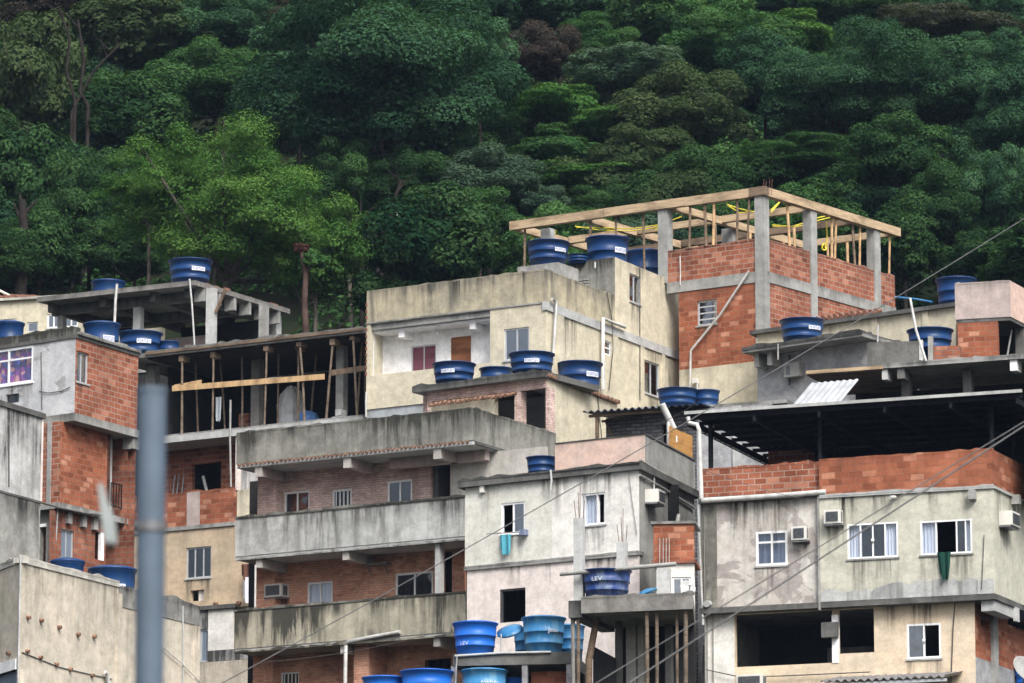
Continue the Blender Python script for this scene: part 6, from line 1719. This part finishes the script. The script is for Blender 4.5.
def tank_deck():
    P = pt(453, 655, 115.2); L = Face(P, th(-.02, 655)); zb = base(P)
    h = house('tank_stand', 'dark concrete deck carrying bright blue tanks at the bottom centre', 'tank stand', P)
    s1 = L.S(571, 655); zt = L.Z(500, 653); z0 = L.Z(500, 665)
    m = MB(); m.box(L, 0, s1, z0, zt, 0, 2.6); m.build('deck', M['concdark'], h)
    m = pxtube([(455, 656), (500, 653), (551, 652)], .03, L, -.04); m.build('edge_pipe', M['conclight'], h)
    for u in (453.5, 524.5, 569):
        s = L.S(u, 670); m = MB(); m.box(L, s-.07, s+.07, zb, z0-.002, .03, .2); m.build('post', M['steel'], h)
    m = pxtube([(457, 655), (455, 690)], .02, L, -.05); m.build('conduit', M['conc'], h)
    boxp(h, 'brick_panel', M['brick2'], L, L.S(528, 675), L.S(568, 675), zb, L.Z(548, 669), .5, .65)
    boxp(h, 'rear_wall', M['innershade'], L, .1, s1, zb, z0-.003, 2.3, 2.45)
    z2 = L.Z(485, 688)
    boxp(h, 'lower_deck', M['concdark'], L, -.9, s1, z2-.12, z2, -.6, 2.2)
    zq = zt+.003
    for u0, u1, v, t, lb, kd, tr in ((452.5, 498, 621.5, .75, 'brightest blue tank on the dark deck at the bottom centre', 'bright', -30), (521.5, 566, 616, .75, 'old pale blue tank with handwriting on the dark deck', 'faded', 25), (513, 545, 627, 1.7, 'pale blue tank half hidden behind the old tank with handwriting', 'fadedplain', 0), (555, 585, 624, 1.75, 'shaded blue tank behind the platform posts', 'fadedplain', 0)):
        Q = qp(L, (u0+u1)/2, 640, t); tank(u0, u1, v, 0, Q.y, lb, kd, zq, tr)
    z2 += .003
    for u0, u1, v, t, lb, kd, tr in ((460.5, 508, 668.5, .3, 'pale blue tank with white lettering under the dark deck', 'fadedlogo', 15), (400, 453.5, 669.5, -.1, 'large bright blue tank at the bottom edge left of the deck', 'bright', -35), (362, 406, 676, .3, 'blue tank just showing at the bottom edge, left of the large bright one', 'brightplain', 0), (503, 525, 677, .9, 'small bright blue tank peeking out under the dark deck', 'brightplain', 0)):
        Q = qp(L, (u0+u1)/2, 680, t); tank(u0, u1, v, 0, Q.y, lb, kd, L.Z(485, 706), tr)
    boxp(h, 'ground_deck', M['concdark'], L, L.S(350, 690), s1, zb, L.Z(485, 706)-.003, -.9, 2.2)
    # tilted lid lying between the tanks
    o = L.at(L.S(508, 645), .7, zt)
    from mathutils import Matrix
    m = MB(); m.lathe([(0, .0), (.33, .0), (.33, .05), (.12, .1), (0, .11)], n=24)
    MT = Matrix.Rotation(R_(-18), 3, 'Y') @ Matrix.Rotation(R_(30), 3, 'X'); c = pt(510, 632, 115.8)
    m.v = [MT @ v + c for v in m.v]; 
    k = thing('round_cover', 'pale grey blue lid propped on a stick between two tanks', 'lid', o)
    m.build('lid_plate', M['tankfaded'], k)
    m = MB(); m.tube([L.at(L.S(498.5, 645), .4, zt), L.at(L.S(498.5, 632), .4, L.Z(498.5, 632))], .018, 6); m.build('stick', M['conclight'], k)
tank_deck()
# ================================================================== foreground
def foreground():
    Y = 26.0
    top = pt(152, 388, Y); r = 14.5*mpp(Y); bot = pt(149, 690, Y); d = (bot-top)
    k = (ground(bot.x, bot.y)-top.z)/d.z; foot = top+d*k
    o = thing('metal_pole', 'thick grey metal pole out of focus in front of the houses', 'pole', foot)
    m = MB(); m.tube([foot, top+d*.02], r, 28, r); m.build('shaft', M['polegrey'], o)
    m = MB(); m.tube([top+d*.02, top], r*1.06, 28); m.build('cap', M['polegrey'], o)
    a = top+d*.48; m = MB(); m.tube([a, a+Vector((0, 0, .05))], r*1.12, 28); m.build('clamp', M['steel'], o)
    m = MB(); m.lathe([(r*2, 0), (r*2, .03), (r*1.2, .035), (r*1.15, .2)], foot, 20); m.build('foot_plate', M['steel'], o)
    # thin line with a torn strip hanging from it
    A = pt(152, 470, Y); B = pt(-60, 492, Y+.2)
    m = MB(); m.tube([A, A.lerp(B, .25)-Vector((0, 0, .02)), A.lerp(B, .6)-Vector((0, 0, .03)), B, pt(-500, 500, Y+.6)], .0012, 5)
    tag(m.build('thin_line', M['cable'], None, loc=A), 'thin line stretched left from the grey pole', 'line')
    m = MB(); pts = [(98, 483), (103, 484), (107, 500), (115, 520), (117, 543), (110, 548), (104, 540), (101, 515)]
    fr = [pt(u, v, Y-.004) for u, v in pts]; bk = [p+Vector((0, .02, 0)) for p in fr]; n = len(fr)
    m.add(fr+bk, [tuple(range(n))[::-1], tuple(range(n, 2*n))]+[(i, (i+1) % n, n+(i+1) % n, n+i) for i in range(n)], [[(0, 0)]*n]*2+[[(0, 0)]*4]*n)
    s = m.build('torn_strip', M['strip'], None, loc=fr[0]); tag(s, 'blurred pale torn strip dangling left of the grey pole', 'strip')
    m = MB(); m.lathe([(0, -.03), (.014, -.02), (.02, 0), (.012, .03), (0, .035)], pt(111, 547, Y-.0), 12); m.build('dark_weight', M['barkdark'], s)
foreground()
g = 'overhead cables'
cable([(560, 728, 70), (1120, 363.5, 76)], .0145, 'thick grey overhead cable crossing the right hand house, lower of the close pair', sag=.0, group=g)
cable([(540, 717.5, 72), (1120, 363, 78)], .0095, 'thinner grey overhead cable just above the thick one across the right hand house', sag=.0, group=g)
cable([(150, 722, 84), (1100, 171, 100)], .0105, 'long thin cable running from the bottom left to the upper right edge', sag=.23, group=g)
cable([(704, 470, 118.6), (802, 499, 117.2)], .007, 'thin wire drooping across the darker brick parapet', sag=.05, group=g)
cable([(262, 662, 129.5), (430, 634, 127)], .007, 'thin wire drooping under the lowest balcony', sag=.12, group=g)
cable([(655, 425, 122), (700, 400, 121)], .008, 'short wire from the shed roof to the canopy edge', sag=.06, group=g)

# ================================================================== forest
LEAFM = {}
def leaf_mesh(name, C, N, S, T, rs, slim=.55):
    n = len(C)
    up = rs.normal(size=(n, 3)); tx = np.cross(N, up); tx /= np.linalg.norm(tx, axis=1)[:, None]+1e-9
    ty = np.cross(N, tx)
    V = np.empty((n, 4, 3), np.float32)
    V[:, 0] = C-tx*S[:, None]*.5; V[:, 1] = C-ty*S[:, None]*slim*.5; V[:, 2] = C+tx*S[:, None]*.5; V[:, 3] = C+ty*S[:, None]*slim*.5
    me = bpy.data.meshes.new(name)
    me.vertices.add(4*n); me.vertices.foreach_set('co', V.ravel())
    me.loops.add(4*n); me.loops.foreach_set('vertex_index', np.arange(4*n, dtype=np.int32))
    me.polygons.add(n); me.polygons.foreach_set('loop_start', np.arange(0, 4*n, 4, dtype=np.int32)); me.polygons.foreach_set('loop_total', np.full(n, 4, np.int32))
    at = me.color_attributes.new('tint', 'FLOAT_COLOR', 'POINT')
    col = np.ones((4*n, 4), np.float32); col[:, :3] = np.repeat(T, 4)[:, None]; at.data.foreach_set('color', col.ravel())
    me.update(calc_edges=True); return me
def unit(a): return a/(np.linalg.norm(a, axis=-1, keepdims=True)+1e-9)
def crown(style, seed, Rm, aspect):
    """unit crown (horizontal radius 1) meant for a real radius of Rm metres"""
    rs = np.random.RandomState(seed)
    K = {'dome': 54, 'layer': 34, 'feather': 105, 'round': 52, 'tiny': 26}[style]
    CC = []
    while len(CC) < K:
        d = unit(rs.normal(size=3))
        lim = {'dome': -.6, 'round': -.75, 'tiny': -.5, 'layer': -.4, 'feather': -.7}[style]
        if d[2] < lim: continue
        if style == 'layer': r = rs.uniform(.3, .9)
        elif style == 'feather': r = rs.uniform(.35, .95)
        else: r = rs.uniform(.68, 1.05) if rs.rand() < .88 else rs.uniform(.35, .6)
        CC.append(d*r*np.array([1, 1, aspect]))
    CC = np.array(CC)
    # big lobes: pull the clumps toward a few bulges so the outline is uneven
    lob = unit(rs.normal(size=(7, 3))); lob[:, 2] = np.abs(lob[:, 2])
    k = np.max(unit(CC)@lob.T, axis=1); CC = CC*(.74+.42*np.clip((k-.6)/.4, 0, 1))[:, None]
    base_r = {'dome': .225, 'layer': .27, 'feather': .165, 'round': .24, 'tiny': .30}[style]
    flat = {'dome': .75, 'layer': .34, 'feather': .8, 'round': .85, 'tiny': .7}[style]
    ls = {'dome': .135, 'layer': .135, 'feather': .125, 'round': .20, 'tiny': .13}[style]/Rm
    P, Nn, S, T = [], [], [], []
    for c in CC:
        r = base_r*rs.uniform(.6, 1.45)
        area = 4*math.pi*r*r*(.4+.6*flat)
        n = min(int(area*(1.25 if style != 'feather' else 1.1)/(ls*ls*.3)), 3600)
        d = unit(rs.normal(size=(n, 3)))
        d = d[(d[:, 2] > -.45) | (rs.rand(n) < .10)]
        n = len(d)
        kn = unit(rs.normal(size=(12, 3))); lump = np.max(d@kn.T, axis=1)
        rad = r*(.76+.36*np.clip((lump-.55)/.45, 0, 1)+rs.normal(size=n)*.08)
        if style == 'feather': rad = r*rs.uniform(.3, 1.15, n)
        p = c+d*rad[:, None]*np.array([1, 1, flat])
        nn = unit(d*np.array([1, 1, 1/flat])*.7+np.array([0, 0, .32])+rs.normal(size=(n, 3))*.30)
        P.append(p); Nn.append(nn); S.append(ls*rs.uniform(.6, 1.25, n))
        T.append(np.clip(rs.uniform(.05, .85)+rs.normal(size=n)*.16, 0, 1))
    # leaves filling the heart of the crown, so that the sky side does not show through
    n = {'dome': 5600, 'round': 4000, 'layer': 3400, 'feather': 2600, 'tiny': 200}[style]
    d = unit(rs.normal(size=(n, 3))); rr = .66*rs.uniform(.55, 1.0, n)
    P.append(d*rr[:, None]*np.array([1, 1, aspect])); Nn.append(unit(d+rs.normal(size=(n, 3))*.4)); S.append(ls*rs.uniform(1.2, 2.2, n)); T.append(rs.uniform(0, .5, n))  # heart leaves get darker tints, inner shade put into their colour
    P = np.concatenate(P); Nn = np.concatenate(Nn); S = np.concatenate(S); T = np.concatenate(T)
    return leaf_mesh('crown', P, Nn, S, T, rs, .42 if style == 'feather' else .6), CC
CROWNS = {}
def get_crown(style, size, var):
    key = (style, size, var)
    if key not in CROWNS:
        asp = {'dome': .8, 'layer': .55, 'feather': .8, 'round': .9, 'tiny': .6}[style]
        CROWNS[key] = crown(style, hash_(key), size, asp)+(asp,)
    return CROWNS[key]
def hash_(k): return (sum(ord(c) for c in k[0])*31+int(k[1]*10)*7+k[2]*101) % 100000
def tree(u, v, wpx, hpx, style, leaf, h, label, bark='barkdark', group=None, Y=None, var=0, seed=0, name='forest_tree', limbs=7):
    e = math.tan(elev(v))
    if Y is None: Y = (32.2-163*.42+h-1.6)/(e-.42)
    if Y < 161.5: Y = 161.5
    if 'feathery tree' in label and leaf == 'l_bright': Y = 158.6
    if leaf == 'l_mango': Y = 158.0
    P = pt(u, v, Y); Rw = wpx/2*mpp(Y); Hh = hpx/2*mpp(Y)
    size = 4.5 if Rw > 3.2 else 2.4
    me, CC, asp = get_crown(style, size, var)
    gz = ground(P.x, P.y)
    o = thing(name, label, 'tree', (P.x, P.y, gz), group)
    rnd = random.Random(seed*7+int(u))
    rz = rnd.uniform(0, 6.28)
    c = bpy.data.objects.new('crown', me); COL.objects.link(c); c.parent = o
    c.location = (0, 0, P.z-gz); c.scale = (Rw/1.02, Rw/1.02, Hh/(asp+.12)); c.rotation_euler.z = rz
    if not me.materials: me.materials.append(M[leaf])
    c.material_slots[0].link = 'OBJECT'; c.material_slots[0].material = M[leaf]
    # trunk and limbs
    m = MB(); ht = P.z-gz; tr = max(.1, min(.34, Rw*.05)); sc_ = np.array(c.scale)
    lean = Vector((rnd.uniform(-.6, .6), rnd.uniform(-.4, .4), 0))*min(1, ht/8)
    b0 = Vector((P.x, P.y, gz-.4)) - lean*.6
    fork = Vector((P.x, P.y, gz+max(.5, ht-Hh*.55)))
    m.tube([b0, b0.lerp(fork, .5)+lean*.25, fork], tr, 8, tr*.62, cap=False)
    idx = list(range(len(CC))); rnd.shuffle(idx)
    cs, sn = math.cos(rz), math.sin(rz)
    for i in idx[:limbs]:
        q = CC[i]*sc_; q = Vector((P.x+q[0]*cs-q[1]*sn, P.y+q[0]*sn+q[1]*cs, P.z+q[2]))
        mid = fork.lerp(q, .5)+Vector((0, 0, -.25*Hh*rnd.random()))
        m.tube([fork-Vector((0, 0, .1)), mid, q], tr*.5, 6, tr*.12, cap=False)
    m.build('trunk', M[bark], o)
    return o
TREES = [
 # u, v, w, h, style, leaf, height, label
 (228, 220, 275, 215, 'feather', 'l_bright', 4.0, 'big fresh green feathery tree standing right behind the open concrete roof', 'bark', 0),
 (150, 195, 110, 110, 'feather', 'l_bright', 4.6, 'left shoulder of fresh green foliage beside the big feathery tree', 'bark', 1),
 (316, 258, 135, 150, 'feather', 'l_bright', 3.4, 'low fresh green tree right of the big feathery tree, above the propped storey', 'bark', 1),
 (432, 250, 140, 112, 'round', 'l_mango', 3.2, 'glossy dark mango tree behind the left end of the cream house', 'barkdark', 0),
 (385, 300, 80, 60, 'round', 'l_mango', 2.2, 'low dark bush like tree hanging over the cream house parapet', 'barkdark', 1),
 (385, 105, 290, 195, 'dome', 'l_dark', 8.0, 'huge dark blue green domed tree in the middle of the hillside', 'bark', 0),
 (300, 75, 130, 100, 'dome', 'l_dark', 8.0, 'dark domed tree at the left shoulder of the huge domed tree', 'barkdark', 1),
 (480, 75, 110, 100, 'dome', 'l_dark', 8.0, 'dark domed tree at the right shoulder of the huge domed tree', 'barkdark', 1),
 (565, 110, 120, 60, 'layer', 'l_lime', 6.5, 'bright layered tree, top tier right of the huge domed tree', 'barkdark', 0),
 (605, 128, 100, 56, 'layer', 'l_lime', 6.0, 'bright layered tree with flat tiers below the reddish brown tree', 'barkdark', 1),
 (555, 152, 110, 60, 'layer', 'l_mid', 5.5, 'mid green layered tree at the foot of the brighter tiers', 'barkdark', 0),
 (580, 180, 120, 44, 'layer', 'l_lime', 4.6, 'low spreading bright tree above the left end of the timber frame', 'barkdark', 1),
 (545, 60, 85, 62, 'dome', 'l_brown', 7.5, 'reddish brown leafed tree high on the hillside', 'barkdark', 0),
 (640, 78, 130, 56, 'dome', 'l_grey', 7.5, 'pale grey green tree right of the reddish brown tree', 'bark', 1),
 (590, 45, 80, 50, 'dome', 'l_mid', 7.5, 'mid green tree above the pale grey green tree', 'barkdark', 0),
 (655, 25, 100, 70, 'round', 'l_deep', 8.0, 'dark green tree touching the top edge right of centre', 'barkdark', 1),
 (725, 45, 120, 80, 'dome', 'l_mid', 8.0, 'mid green tree near the top edge above the brick house', 'barkdark', 0),
 (795, 38, 130, 60, 'layer', 'l_bright', 8.0, 'lighter green flat topped tree near the top edge at right', 'barkdark', 0),
 (935, 32, 130, 44, 'dome', 'l_tan', 8.0, 'dry tan tree near the top right corner', 'bark', 0),
 (850, 95, 190, 130, 'dome', 'l_dark', 7.5, 'large dark domed tree above the brick house at right', 'barkdark', 1),
 (765, 85, 110, 90, 'dome', 'l_dark', 7.5, 'dark domed tree left of the large one at right', 'barkdark', 0),
 (940, 95, 120, 90, 'dome', 'l_dark', 7.5, 'dark domed tree below the dry tan tree', 'barkdark', 0),
 (1005, 120, 90, 100, 'dome', 'l_dark', 7.0, 'dark tree at the right edge of the hillside', 'barkdark', 1),
 (900, 160, 120, 80, 'dome', 'l_deep', 6.5, 'deep green tree in the shaded hollow at right', 'barkdark', 1),
 (790, 168, 170, 66, 'layer', 'l_mid', 4.8, 'wide feathery mid green tree just behind the timber frame', 'bark', 1),
 (850, 190, 90, 60, 'layer', 'l_mid', 4.2, 'thin airy tree behind the right corner of the timber frame', 'bark', 0),
 (700, 175, 110, 56, 'layer', 'l_mid', 4.4, 'low mid green tree behind the middle of the timber frame', 'bark', 0),
 (690, 120, 130, 90, 'dome', 'l_olive', 6.5, 'olive green tree between the grey green tree and the domed trees', 'bark', 0),
 (640, 165, 110, 70, 'dome', 'l_olive', 5.2, 'dull olive tree above the timber frame', 'bark', 1),
 (950, 215, 90, 90, 'dome', 'l_deep', 4.8, 'dark round tree right of the brick house', 'barkdark', 0),
 (1005, 205, 80, 100, 'dome', 'l_dark', 5.2, 'dark tree at the right edge above the pink block', 'barkdark', 0),
 (905, 250, 80, 80, 'round', 'l_deep', 3.6, 'dark tree just right of the brick house corner', 'barkdark', 1),
 (985, 265, 90, 60, 'round', 'l_deep', 3.2, 'low dark tree behind the pink block', 'barkdark', 0),
 (490, 190, 120, 70, 'dome', 'l_grey', 4.8, 'grey green tree behind the mango tree', 'bark', 0),
 (480, 225, 90, 60, 'dome', 'l_mid', 3.8, 'mid green tree between the mango tree and the timber frame', 'bark', 0),
 (545, 215, 80, 50, 'dome', 'l_grey', 3.8, 'grey green tree seen through the left end of the timber frame', 'bark', 1),
 (610, 215, 90, 50, 'dome', 'l_deep', 3.8, 'deep green tree seen through the timber frame above the tanks', 'bark', 0),
 (350, 190, 90, 90, 'dome', 'l_deep', 5.0, 'deep green tree in the shadow under the huge domed tree', 'bark', 0),
 (420, 190, 80, 70, 'dome', 'l_deep', 5.0, 'shaded tree under the right side of the huge domed tree', 'bark', 1),
 (215, 90, 120, 80, 'dome', 'l_mid', 6.8, 'mid green bushy tree above the big feathery tree', 'barkdark', 0),
 (265, 125, 90, 60, 'dome', 'l_mid', 6.0, 'smaller mid green tree just over the big feathery tree', 'barkdark', 1),
 (125, 125, 120, 90, 'round', 'l_deep', 6.0, 'glossy deep green tree left of the big feathery tree', 'barkdark', 0),
 (35, 90, 110, 130, 'round', 'l_olive', 6.5, 'tall olive green tree in the upper left corner', 'bark', 0),
 (25, 190, 110, 130, 'round', 'l_deep', 5.0, 'dark tree at the left edge halfway up', 'barkdark', 1),
 (90, 215, 110, 110, 'dome', 'l_deep', 4.6, 'dark tree behind the open concrete roof at left', 'barkdark', 0),
 (40, 255, 100, 80, 'round', 'l_deep', 3.6, 'dark low tree behind the yellow house', 'bark', 0),
 (135, 255, 90, 70, 'dome', 'l_deep', 3.4, 'dark low tree left of the tank on the concrete roof', 'barkdark', 1),
 (140, 40, 140, 90, 'round', 'l_olive', 7.5, 'olive tree at the top edge in the upper left', 'barkdark', 1),
 (60, 20, 120, 70, 'dome', 'l_brown', 8.0, 'brownish half bare tree in the top left corner', 'barkdark', 1),
 (225, 30, 100, 70, 'dome', 'l_dark', 8.0, 'dark tree at the top edge left of the huge domed tree', 'barkdark', 0),
 (320, 18, 100, 50, 'dome', 'l_brown', 8.0, 'dull brownish tree at the top edge above the huge domed tree', 'barkdark', 0),
 (400, 10, 110, 60, 'dome', 'l_dark', 8.0, 'dark tree at the top edge above the middle of the huge domed tree', 'barkdark', 1),
 (480, 12, 110, 60, 'round', 'l_dark', 8.0, 'dark tree at the top edge left of the reddish brown tree', 'barkdark', 0),
 (560, 10, 110, 60, 'round', 'l_dark', 8.0, 'dark tree at the top edge directly above the reddish brown tree', 'barkdark', 1),
 (770, 5, 110, 50, 'dome', 'l_dark', 8.0, 'dark tree at the top edge behind the lighter flat topped tree', 'barkdark', 1),
 (865, 12, 110, 50, 'dome', 'l_deep', 8.0, 'dark tree at the top edge left of the dry tan tree', 'barkdark', 0),
 (1010, 20, 90, 80, 'dome', 'l_dark', 8.0, 'dark tree filling the top right corner', 'barkdark', 1),
 (1000, 70, 90, 70, 'dome', 'l_dark', 7.5, 'dark tree just below the top right corner', 'barkdark', 0),
]
for i, (u, v, w, hp, st, lf, hh, lb, bk, var) in enumerate(TREES):
    tree(u, v, w, hp*(1.18 if st in ('dome', 'round') else 1.0), st, lf, hh, lb, bk, 'trees on the hillside', var=var, seed=i, limbs=10 if w > 200 else 6)
# the closed canopy between them
rnd = random.Random(77); nfill = 0
for row in range(11):
    v = 2+row*26
    for k in range(17):
        u = -20+k*66+(row % 2)*33+rnd.uniform(-16, 16); vv = v+rnd.uniform(-9, 9)
        if vv > 300 - max(0, (u-380))*.12 or (u > 700 and vv > 250): continue
        if (85 < u < 395 and vv > 110) or (340 < u < 520 and vv > 205): continue
        right = u > 690; mid = 500 < u <= 690
        lf = rnd.choice(['l_dark', 'l_dark', 'l_deep', 'l_mid'] if right else ['l_mid', 'l_olive', 'l_grey', 'l_deep'] if mid else ['l_deep', 'l_deep', 'l_dark', 'l_mid', 'l_olive'])
        st = rnd.choice(['dome', 'dome', 'dome', 'round', 'layer' if mid else 'round'])
        w = rnd.uniform(80, 130)*(1.0 if vv > 120 else .85)
        word = {'l_dark': 'blue green', 'l_deep': 'deep green', 'l_mid': 'mid green', 'l_olive': 'olive green', 'l_grey': 'grey green'}[lf]
        zone = 'right hand part' if right else 'middle' if mid else 'left hand part'
        tree(u, vv, w, w*(.6 if st == 'layer' else .95), st, lf, rnd.uniform(2.4, 4.0), word+' tree merging into the closed canopy, '+zone+' of the hillside', 'barkdark', 'trees of the closed canopy, '+word+', '+zone, var=nfill % 3, seed=500+nfill, limbs=3)
        nfill += 1
# slope trees just outside the frame, so that a step to the side still meets the forest
for i in range(26):
    rnd = random.Random(900+i); side = -1 if i % 2 else 1
    u = 512+side*(560+rnd.uniform(0, 320)); v = rnd.uniform(10, 270)
    o = tree(u, v, rnd.uniform(110, 190), rnd.uniform(80, 120), rnd.choice(['dome', 'round']), rnd.choice(['l_dark', 'l_deep', 'l_mid']), 6, 'hillside tree beyond the edge of the photo', group='trees beyond the edges', var=i % 2, seed=300+i, limbs=4)

def bare_trunks():
    # dead trunk with a red blossom tuft
    Y = 153.6; P = pt(306, 332, Y); g0 = Vector((P.x, P.y, ground(P.x, P.y)-.3)); o = thing('flowering_trunk', 'slim bare trunk topped by a reddish blossom tuft above the propped storey', 'tree', g0)
    m = MB(); m.tube([g0, P, pt(304.5, 300, Y), pt(306, 275, Y), pt(302, 252, Y)], .13, 8, .08)
    m.tube([pt(306, 275, Y), pt(312, 262, Y), pt(318, 256, Y)], .06, 6, .03); m.build('trunk', M['barkred'], o)
    for (u, v, w, lf, nm) in ((302, 249, 16, 'l_red', 'blossom'), (316, 262, 30, 'l_mid', 'crown')):
        me, CC, asp = get_crown('tiny', .6, 0 if lf == 'l_red' else 1)
        c = bpy.data.objects.new(nm, me); COL.objects.link(c); c.parent = o; q = pt(u, v, Y)
        c.location = q-g0; s = w/2*mpp(Y); c.scale = (s, s, s)
        if not me.materials: me.materials.append(M[lf])
        c.material_slots[0].link = 'OBJECT'; c.material_slots[0].material = M[lf]
    # pale slender trunks visible in the forest
    for i, (pts, r, bk, lb) in enumerate((
        ([(392, 255), (390, 220), (396, 195), (402, 180)], .11, 'barkdark', 'pale leaning trunk in the shadow behind the mango tree'),
        ([(362, 250), (361, 230), (359, 218)], .09, 'barkdark', 'pale stub trunk left of the leaning trunk behind the mango tree'),
        ([(20, 300), (22, 265), (24, 232), (22, 200)], .26, 'barkdark', 'thick reddish trunk behind the yellow house'),
        ([(206, 275), (205, 240), (203, 225), (200, 212)], .07, 'bark', 'thin pale trunk inside the big feathery tree'),
        ([(214, 280), (216, 250), (215, 230)], .055, 'bark', 'thinner pale trunk beside the thin one in the feathery tree'),
        ([(88, 105), (80, 92), (84, 60), (78, 20)], .09, 'barkdark', 'bare dark trunk rising in the upper left corner'),
        ([(75, 100), (66, 70), (70, 40), (60, 8)], .08, 'barkdark', 'second bare dark trunk in the upper left corner, leaning left'),
        ([(72, 112), (92, 74), (104, 60), (120, 45)], .07, 'barkdark', 'bare dark branch slanting right in the upper left corner'))):
        Yt = 163 if pts[0][1] > 200 else 178
        if i in (3, 4): Yt = 157.5
        q = [pt(u, v, Yt) for u, v in pts]; g0 = Vector((q[0].x, q[0].y, ground(q[0].x, q[0].y)-.3))
        o = thing('tree_trunk', lb, 'tree trunk', g0, 'bare trunks among the trees')
        m = MB(); m.tube([g0]+q, r, 8, r*.5); m.build('trunk', M[bk], o)
        m = MB(); t = q[-1]
        for k in range(3):
            a = q[-2].lerp(t, .3*k+.2); m.tube([a, a+Vector((random.uniform(-.8, .8), random.uniform(-.4, .4), random.uniform(.5, 1.1)))], r*.35, 5, r*.1)
        m.build('branches', M[bk], o)
    # white post by the mango tree, green roof net
    P = pt(397, 255, 163); g0 = Vector((P.x, P.y, ground(P.x, P.y)-.2)); m = MB(); m.tube([g0, pt(397.5, 206, 163)], .04, 8)
    tag(m.build('white_post', M['conclight'], None, loc=g0), 'thin white post rising in front of the dark trees beside the mango tree', 'post')
bare_trunks()

# undergrowth: nobody could count it
def undergrowth():
    rs = np.random.RandomState(5); P, N, S, T = [], [], [], []
    for i in range(760):
        y = rs.uniform(156, 245); x = rs.uniform(-48, 48); r = rs.uniform(.9, 2.2); gz = ground(x, y)
        n = int(110*r*r)
        d = unit(rs.normal(size=(n, 3))); d[:, 2] = np.abs(d[:, 2])
        P.append(np.array([x, y, gz])+d*r*rs.uniform(.7, 1.05, n)[:, None]*np.array([1, 1, .8])); N.append(unit(d*.6+np.array([0, 0, .5])+rs.normal(size=(n, 3))*.45))
        S.append(rs.uniform(.18, .38, n)); T.append(np.clip(rs.uniform(.1, .7)+rs.normal(size=n)*.2, 0, 1))
    me = leaf_mesh('undergrowth', np.concatenate(P), np.concatenate(N), np.concatenate(S), np.concatenate(T), rs)
    me.materials.append(M['l_deep'])
    o = bpy.data.objects.new('undergrowth', me); COL.objects.link(o)
    tag(o, 'dense dark green undergrowth covering the slope between the trees', 'undergrowth', kind='stuff')
undergrowth()

# ================================================================== ground, sky, light
def terrain():
    xs = [-260, -200, -150, -110]+list(range(-80, 81, 4))+[110, 150, 200, 260]
    ys = [-60, -20, 20, 55]+list(range(60, 108, 8))+list(range(108, 230, 3))+[245, 265, 290, 320, 360, 400]
    vs = [(x, y, ground(x, y) if y < 230 else ground(x, 230)+(y-230)*.42) for y in ys for x in xs]; k = len(xs)
    fs = [(j*k+i, j*k+i+1, (j+1)*k+i+1, (j+1)*k+i) for j in range(len(ys)-1) for i in range(k-1)]
    me = bpy.data.meshes.new('hillside'); me.from_pydata(vs, [], fs); me.materials.append(M['soil']); me.polygons.foreach_set('use_smooth', [True]*len(fs)); me.update()
    o = bpy.data.objects.new('hillside', me); COL.objects.link(o); tag(o, 'dark earthy hillside', None, kind='structure')
terrain()
w = bpy.data.worlds.new('World'); sc.world = w; w.use_nodes = True; t = w.node_tree
SUN_EL, SUN_AZ = 46, 160     # azimuth clockwise from +Y
sky = t.nodes.new('ShaderNodeTexSky'); sky.sky_type = 'NISHITA'; sky.sun_disc = False
sky.sun_elevation = R_(SUN_EL); sky.sun_rotation = R_(SUN_AZ); sky.dust_density = 4; sky.air_density = 1.0
hs = t.nodes.new('ShaderNodeHueSaturation'); hs.inputs['Saturation'].default_value = .42
t.links.new(sky.outputs[0], hs.inputs['Color'])
tcw = t.nodes.new('ShaderNodeTexCoord'); sx = t.nodes.new('ShaderNodeSeparateXYZ'); t.links.new(tcw.outputs['Generated'], sx.inputs[0])
gr = rng(t, sx.outputs[2], -.05, .95, .52, 1.30)
hs2 = mixc(t, 1.0, hs.outputs[0], gr, 'MULTIPLY')
bg = t.nodes['Background']; t.links.new(hs2, bg.inputs[0]); bg.inputs[1].default_value = .13
sd = bpy.data.lights.new('sun', 'SUN'); so = bpy.data.objects.new('sun', sd); COL.objects.link(so)
sd.energy = 1.5; sd.angle = R_(22); sd.color = (1, .96, .90)
el, az = R_(SUN_EL), R_(SUN_AZ)
so.rotation_euler = Vector((math.sin(az)*math.cos(el), math.cos(az)*math.cos(el), math.sin(el))).to_track_quat('Z', 'Y').to_euler()
sc.view_settings.view_transform = 'Standard'; sc.view_settings.look = 'None'; sc.view_settings.exposure = 1.02; sc.view_settings.gamma = 1
sc.cycles.max_bounces = 5; sc.cycles.diffuse_bounces = 3; sc.cycles.transparent_max_bounces = 8
sc.cycles.use_denoising = True

def haze():
    F = Face((0, 0), 0); m = MB(); m.box(F, -262, 262, -2.5, 125, -62, 402)
    o = m.build('haze', None); tag(o, 'thin blue grey air over the hillside', None, kind='stuff')
    hm = bpy.data.materials.new('thin_air'); hm.use_nodes = True; t = hm.node_tree
    t.nodes.remove(t.nodes['Principled BSDF'])
    v = t.nodes.new('ShaderNodeVolumePrincipled'); v.inputs['Color'].default_value = (.50, .68, 1.0, 1); v.inputs['Density'].default_value = HAZE; v.inputs['Anisotropy'].default_value = .0
    t.links.new(v.outputs[0], t.nodes['Material Output'].inputs['Volume'])
    o.data.materials.append(hm)
HAZE = .00009
haze()
